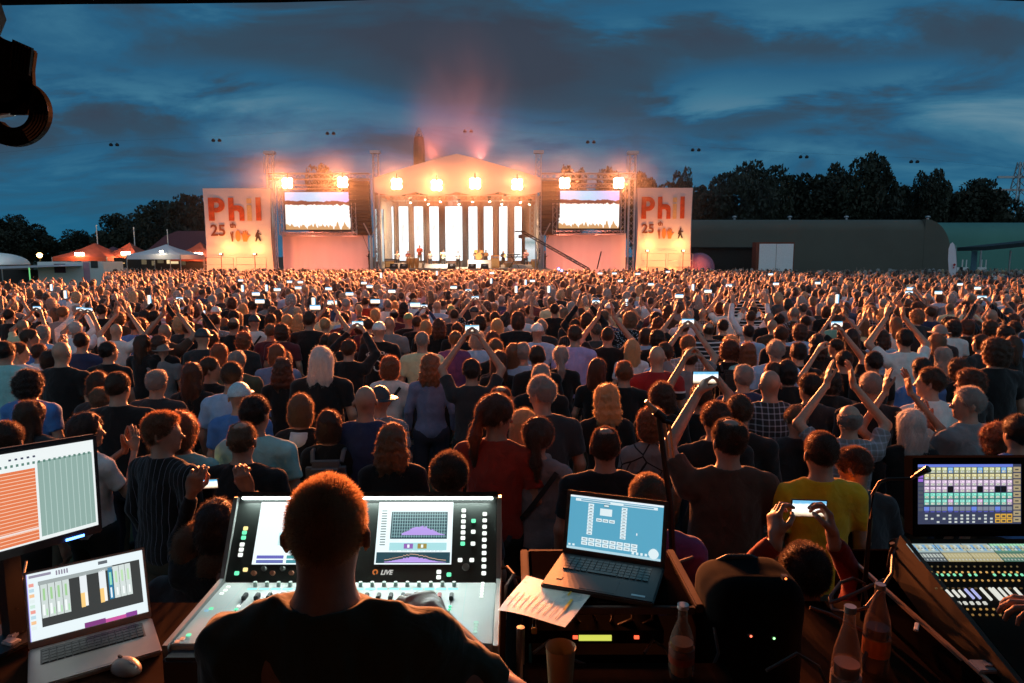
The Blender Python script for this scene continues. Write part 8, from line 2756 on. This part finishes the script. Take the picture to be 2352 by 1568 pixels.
# sloping control surface
b0 = Vector((1.36, 1.62, 1.555)); b1 = Vector((1.36, 2.255, 1.735))
vdir = (b1 - b0).normalized(); LEN = (b1 - b0).length
cf = (b0, Vector((1, 0, 0)), vdir, Vector((1, 0, 0)).cross(vdir).normalized())
slab(cf, 0, 0, 1.15, LEN, -0.16, 0.0, 'control_surface', pmat('console_black', (0.03, 0.024, 0.016), 0.8, spec=0.1), t, 0.006)
slab(cf, -0.016, 0.0, 0.0, LEN + 0.01, -0.16, 0.004, 'side_rail', pmat('ochre_trim', (0.06, 0.035, 0.015), 0.6), t)
CL = lambda px_, py_, z_: None
def toC(px_, py_):
    # where the view ray meets the control surface, in the surface's own u, v metres
    o = Vector((0, 0, CAMZ)); d = ray(px_, py_); n_ = cf[3]
    s_ = (cf[0] - o).dot(n_) / d.dot(n_); p = o + d * s_ - cf[0]
    return p.dot(cf[1]), p.dot(cf[2])
ua, va = toC(2113, 1291); ub, vb = toC(2096, 1250); uc, vc = toC(2352, 1291)
items = []
seg = [(0, 0.20), (0.205, 0.40), (0.405, 0.60), (0.605, 1.2)]
Wd = 0.46; Hd = vb - va
for si, (a, b) in enumerate(seg):
    items.append((a, 0.5, b, 1.0, (0.40, 0.52, 0.52) if si < 3 else (0.12, 0.30, 0.22)))
    items.append((a, 0.0, b, 0.49, (0.10, 0.12, 0.13) if si == 0 else (0.48, 0.42, 0.22) if si < 3 else (0.10, 0.22, 0.16)))
    for k in range(8 if si < 3 else 12):
        u0 = a + 0.008 + k * 0.0245
        if u0 > 0.99: break
        items.append((u0, 0.60, u0 + 0.018, 0.92, [(0.65, 0.75, 0.72), (0.20, 0.45, 0.75), (0.60, 0.55, 0.35)][(k + si) % 3], 0.0004))
        items.append((u0 + 0.003, 0.70, u0 + 0.013, 0.76, (0.05, 0.06, 0.08), 0.0007))
        if si == 3: items.append((u0, 0.86, u0 + 0.02, 0.98, (0.45, 0.85, 0.55), 0.0007))
        items.append((u0, 0.22, u0 + 0.017, 0.42, (0.55, 0.60, 0.55) if si == 0 else (0.62, 0.56, 0.34), 0.0004))
        items.append((u0 + 0.003, 0.06, u0 + 0.012, 0.14, (0.6, 0.65, 0.65), 0.0004))
ui((cf[0] + cf[1] * (min(ua, ub) + 0.0) + cf[2] * va, cf[1], cf[2], cf[3]), Wd, Hd, items, 'strip_display', t, 0.003, 0.85)
AM = (0.75, 0.42, 0.12); GR = (0.25, 0.85, 0.50)
def crow(py_, xs, c_, sz, st, nm='lit_key', h_=0.004, ln=1.0):
    for px_ in xs:
        uu, vv = toC(px_, py_)
        MB().box(cf[0] + cf[1] * uu + cf[2] * vv + cf[3] * h_ / 2, (sz, sz * ln, h_), M=fmat(*cf[1:])).build(nm, emat('key_%02d%02d%02d_%d' % (*[int(x * 50) for x in c_], int(st * 10)), c_, st), t)
crow(1302, range(2140, 2350, 14), (0.35, 0.25, 0.10), 0.004, 0.4)
crow(1315, range(2140, 2350, 14), AM, 0.005, 0.9)
crow(1321, [2151, 2164, 2178, 2192, 2206, 2227, 2241, 2284, 2305, 2319, 2334, 2347], GR, 0.006, 1.0, ln=1.3)
crow(1334, range(2158, 2350, 14), AM, 0.005, 0.7)
crow(1352, range(2150, 2350, 13), (0.30, 0.18, 0.07), 0.007, 0.25, ln=0.6)
WK = (0.80, 0.80, 0.72)
for px_, ln, c_ in ((2180, 16, WK), (2195, 16, WK), (2209, 15, WK), (2226, 22, (0.45, 0.48, 0.85)), (2241, 22, (0.45, 0.48, 0.85)), (2264, 28, WK), (2284, 28, WK), (2292, 28, WK), (2306, 28, WK), (2321, 28, WK), (2342, 28, WK)):
    a = toC(px_ - ln * 0.45, 1364 - ln * 0.4); b = toC(px_ + ln * 0.45, 1364 + ln * 0.55)
    pa_ = cf[0] + cf[1] * a[0] + cf[2] * a[1] + cf[3] * 0.004; pb_ = cf[0] + cf[1] * b[0] + cf[2] * b[1] + cf[3] * 0.004
    MB().tube([pa_, pb_], 0.0042, 6).build('lit_slider', emat('slider_%d' % int(c_[2] * 100), c_, 0.95), t)
crow(1386, [2203, 2217, 2232, 2247, 2262], WK, 0.009, 0.8, ln=1.2)
crow(1400, [2222, 2237, 2252, 2266, 2282, 2297], AM, 0.005, 0.6)
crow(1413, [2234, 2250, 2266, 2280, 2297, 2313], AM, 0.005, 0.35)
# its case with pale metal edge
t = thing('console_case', 'flight case tray with pale metal edge holding the wide console', 'case')
MB().box((1.302, 1.98, 1.545), (0.014, 1.25, 0.014)).build('metal_edge', pmat('pale_metal_edge', (0.55, 0.36, 0.24), 0.45, 0.4), t, bevel=0.002)
MB().box((1.304, 1.98, 1.42), (0.012, 1.25, 0.235)).build('side_board', M_case, t)
MB().box((1.95, 1.98, 1.29), (1.28, 1.25, 0.02)).build('bottom_board', M_case, t)
MB().box((1.95, 2.60, 1.42), (1.28, 0.012, 0.235)).build('rear_board', M_case, t)
for x in (1.34, 2.5):
    for y in (1.4, 2.33): MB().tube([(x, y, DECKZ), (x, y, 1.28)], 0.02, 8).build('leg', M_steel, t)
t = thing('white_keyboard', 'white keyboard edge lying on the console front at the picture corner', 'keyboard')
kz = 1.50
kc = SZ(2330, 1530, kz + 0.06)
MB().box((kc.x + 0.10, kc.y, kz + 0.055), (0.42, 0.055, 0.012), rz=-0.03).build('key_tray', pmat('keyboard_white', (0.6, 0.6, 0.6), 0.5), t, bevel=0.003)
MB().box((kc.x + 0.10, kc.y - 0.003, kz + 0.0625), (0.37, 0.012, 0.006), rz=-0.03).build('space_bar_row', pmat('keyboard_white2', (0.7, 0.7, 0.7), 0.5), t)
MB().box((kc.x + 0.10, kc.y, kz + 0.02), (0.44, 0.08, 0.055), rz=-0.03).build('arm_rest', M_case, t)
# goosenecks
for k, (pts_, lab) in enumerate((([(2000, 1190, 2.2), (2004, 1135, 2.2), (2020, 1107, 2.2), (2040, 1100, 2.2), (2092, 1099, 2.17), (2104, 1092, 2.15), (2133, 1076, 2.12)], 'curved gooseneck desk lamp before the multicoloured screen'),
                                  ([(2036, 1335, 2.3), (2040, 1300, 2.3), (2046, 1266, 2.3), (2052, 1256, 2.3), (2049, 1247, 2.3)], 'short upright gooseneck lamp beside the console rail'))):
    t = thing('gooseneck_lamp', lab, 'lamp')
    P_ = [S(*p) for p in pts_]
    MB().tube(P_[:-1], 0.0055, 8).build('flexible_neck', pmat('copper_black', (0.09, 0.05, 0.035), 0.35, 0.5), t, smooth=True)
    MB().tube(P_[-2:], [0.008, 0.012] if k == 0 else [0.007, 0.009], 10).build('lamp_head', M_black, t)
    MB().tube([P_[0], P_[0] + Vector((0.0, 0.02, -0.55 if k == 0 else -0.12))], 0.008, 8).build('stem', M_blackmetal, t)
for k, pts_ in enumerate(([(1992, 1385, 2.15), (1985, 1340, 2.18), (1960, 1328, 2.2), (1930, 1338, 2.18), (1906, 1372, 2.12), (1912, 1400, 2.08), (1950, 1408, 2.02), (1990, 1395, 2.0), (2030, 1345, 2.08), (2048, 1318, 2.2), (2052, 1260, 2.32)],
                         [(1905, 1385, 2.1), (1925, 1378, 2.1), (1965, 1362, 2.12), (2000, 1345, 2.15), (2035, 1330, 2.2)],
                         [(1860, 1395, 2.0), (1905, 1410, 1.98), (1985, 1450, 1.95), (1992, 1500, 1.9), (1975, 1530, 1.88)])):
    tag(MB().tube([S(*p) for p in pts_], 0.0062, 7).build('looped_cable', pmat('brown_rubber', (0.10, 0.04, 0.02), 0.5), smooth=True), ('largest dark cable loop rising beside the bottles', 'straighter cable crossing the loop beside the bottles', 'cable curling down over the brown table')[k], 'cable')
# small light bits on the console rail
tag(MB().box(SZ(2105, 1440, 1.60), (0.012, 0.05, 0.008), rz=-0.6).build('marker_pen', M_white, bevel=0.002), 'small pale pen lying beside the console rail', 'pen')

# ---------------------------------------------------------------- crew and close people
root, fig, sc_ = person(-0.372, 1.235, DECKZ, 1.795, 'sound engineer seen from behind, cropped ginger hair, dark T-shirt, at the lit mixing desk', 'buzz', 'gb', 'ol', None, 'short',
                        ((0.265, 0.06, 1.15), (0.14, 0.33, 1.20)), ((0.375, 0.08, 1.235), (0.185, 0.31, 1.325)), (0.06, -0.03), 0.0, 0.84, False, radians(7), 0, 0.009, 26000, 3, hands=('press', 'relax'),
                        palm={1: ((-0.5, 0.75, 0.05), (0, 0, -1)), -1: ((0.1, 0.8, -0.1), (0, 0, -1))}, cache=False, group='crew at the mixing position', hs=0.92, fold=2.2, strand=(0.022, 0.0008), hand_h=0.004)
root, fig, sc_ = person(1.99, 1.40, DECKZ, 1.76, 'console operator reaching in at the picture edge, hand on the lit sliders', 'short', 'br', 'bk', None, 'short',
                        ((0.17, 0.17, 1.13), (0.425, 0.375, 1.215)), 'reach', (0.2, -0.3), 0.0, 1.0, False, 0.0, 0, 0.012, 2000, 2, hands=('press', 'relax'),
                        palm={-1: ((-0.85, 0.5, 0.02), (0.1, 0.1, -1)), 1: ((0, 1, 0), (0, 0, -1))}, cache=False, group='crew at the mixing position', hand_h=0.0035, skin=1)
# the person whose raised hands frame a phone in front of the yellow T-shirt
p = SZ(1853, 1246, 1.655)
root, fig, sc_ = person(p.x, p.y, 0, 1.66, 'dark-haired person in dark red sleeves framing a lit phone above the black bag', 'short', 'dk', 'rd', None, 'long',
                        ((0.27, 0.10, 1.52), (0.115, 0.02, 1.75)), ((0.27, 0.10, 1.52), (0.115, 0.02, 1.75)), (0, 0), 0.0, 1.0, False, 0, 0, 0.011, 7000, 1, hands=('hold', 'hold'),
                        palm={1: ((-0.02, 0.10, 0.25), (-1, 0.3, 0)), -1: ((0.02, 0.10, 0.25), (1, 0.3, 0))}, cache=False, hand_h=0.004, skin=1)
w = to_world(root, (0.004, 0.105, 1.875))
phone(S(1857, 1167, w.y), 'large lit phone held in both hands in front of the yellow T-shirt', (0, radians(2), 0), 0.92, False, 'raised phones with lit screens')
p = SZ(492, 1150, 1.60)
root, fig, sc_ = person(p.x, p.y, 0, 1.60, 'dark-haired person filming with a lit phone held up beside the mixing desk', 'bob', 'dk', 'bk', None, 'long',
                        ((0.23, 0.13, 1.50), (0.145, 0.10, 1.76)), ((0.23, 0.13, 1.50), (0.145, 0.10, 1.76)), (0, 0), 0.1, 1.0, True, 0, 0, 0.012, 4000, 2, hands=('hold', 'hold'), cache=False, hand_h=0.0045)
w = to_world(root, (-0.01, 0.15, 1.90))
phone(S(479, 1111, w.y), 'lit phone held low in both hands beside the mixing desk', (0, radians(-3), 0), 0.62, False, 'raised phones with lit screens')

# ---------------------------------------------------------------- tell apart the labels that came out alike
by = {}
for o in list(scene.objects):
    if o.parent is None and 'label' in o.keys() and o.get('kind') != 'stuff' and 'far' not in str(o.get('group')):
        by.setdefault(o['label'], []).append(o)
for lab, os_ in by.items():
    if len(os_) > 1:
        os_.sort(key=lambda o: o.location.x / max(o.location.y, 0.1))
        for i, o in enumerate(os_):
            w = ('left one', 'right one') if len(os_) == 2 else ('left one', 'middle one', 'right one') if len(os_) == 3 else tuple('%s from left' % q for q in ('first', 'second', 'third', 'fourth', 'fifth', 'sixth', 'seventh', 'eighth', 'ninth'))
            o['label'] = lab + ', ' + w[i]
import re as _re
for o in scene.objects:
    if o.parent is None and 'label' in o.keys():
        ws = _re.findall(r"[A-Za-z0-9][A-Za-z0-9'\u2019-]*", o['label'])
        if len(ws) > 16: print('LONG', len(ws), o['label'])
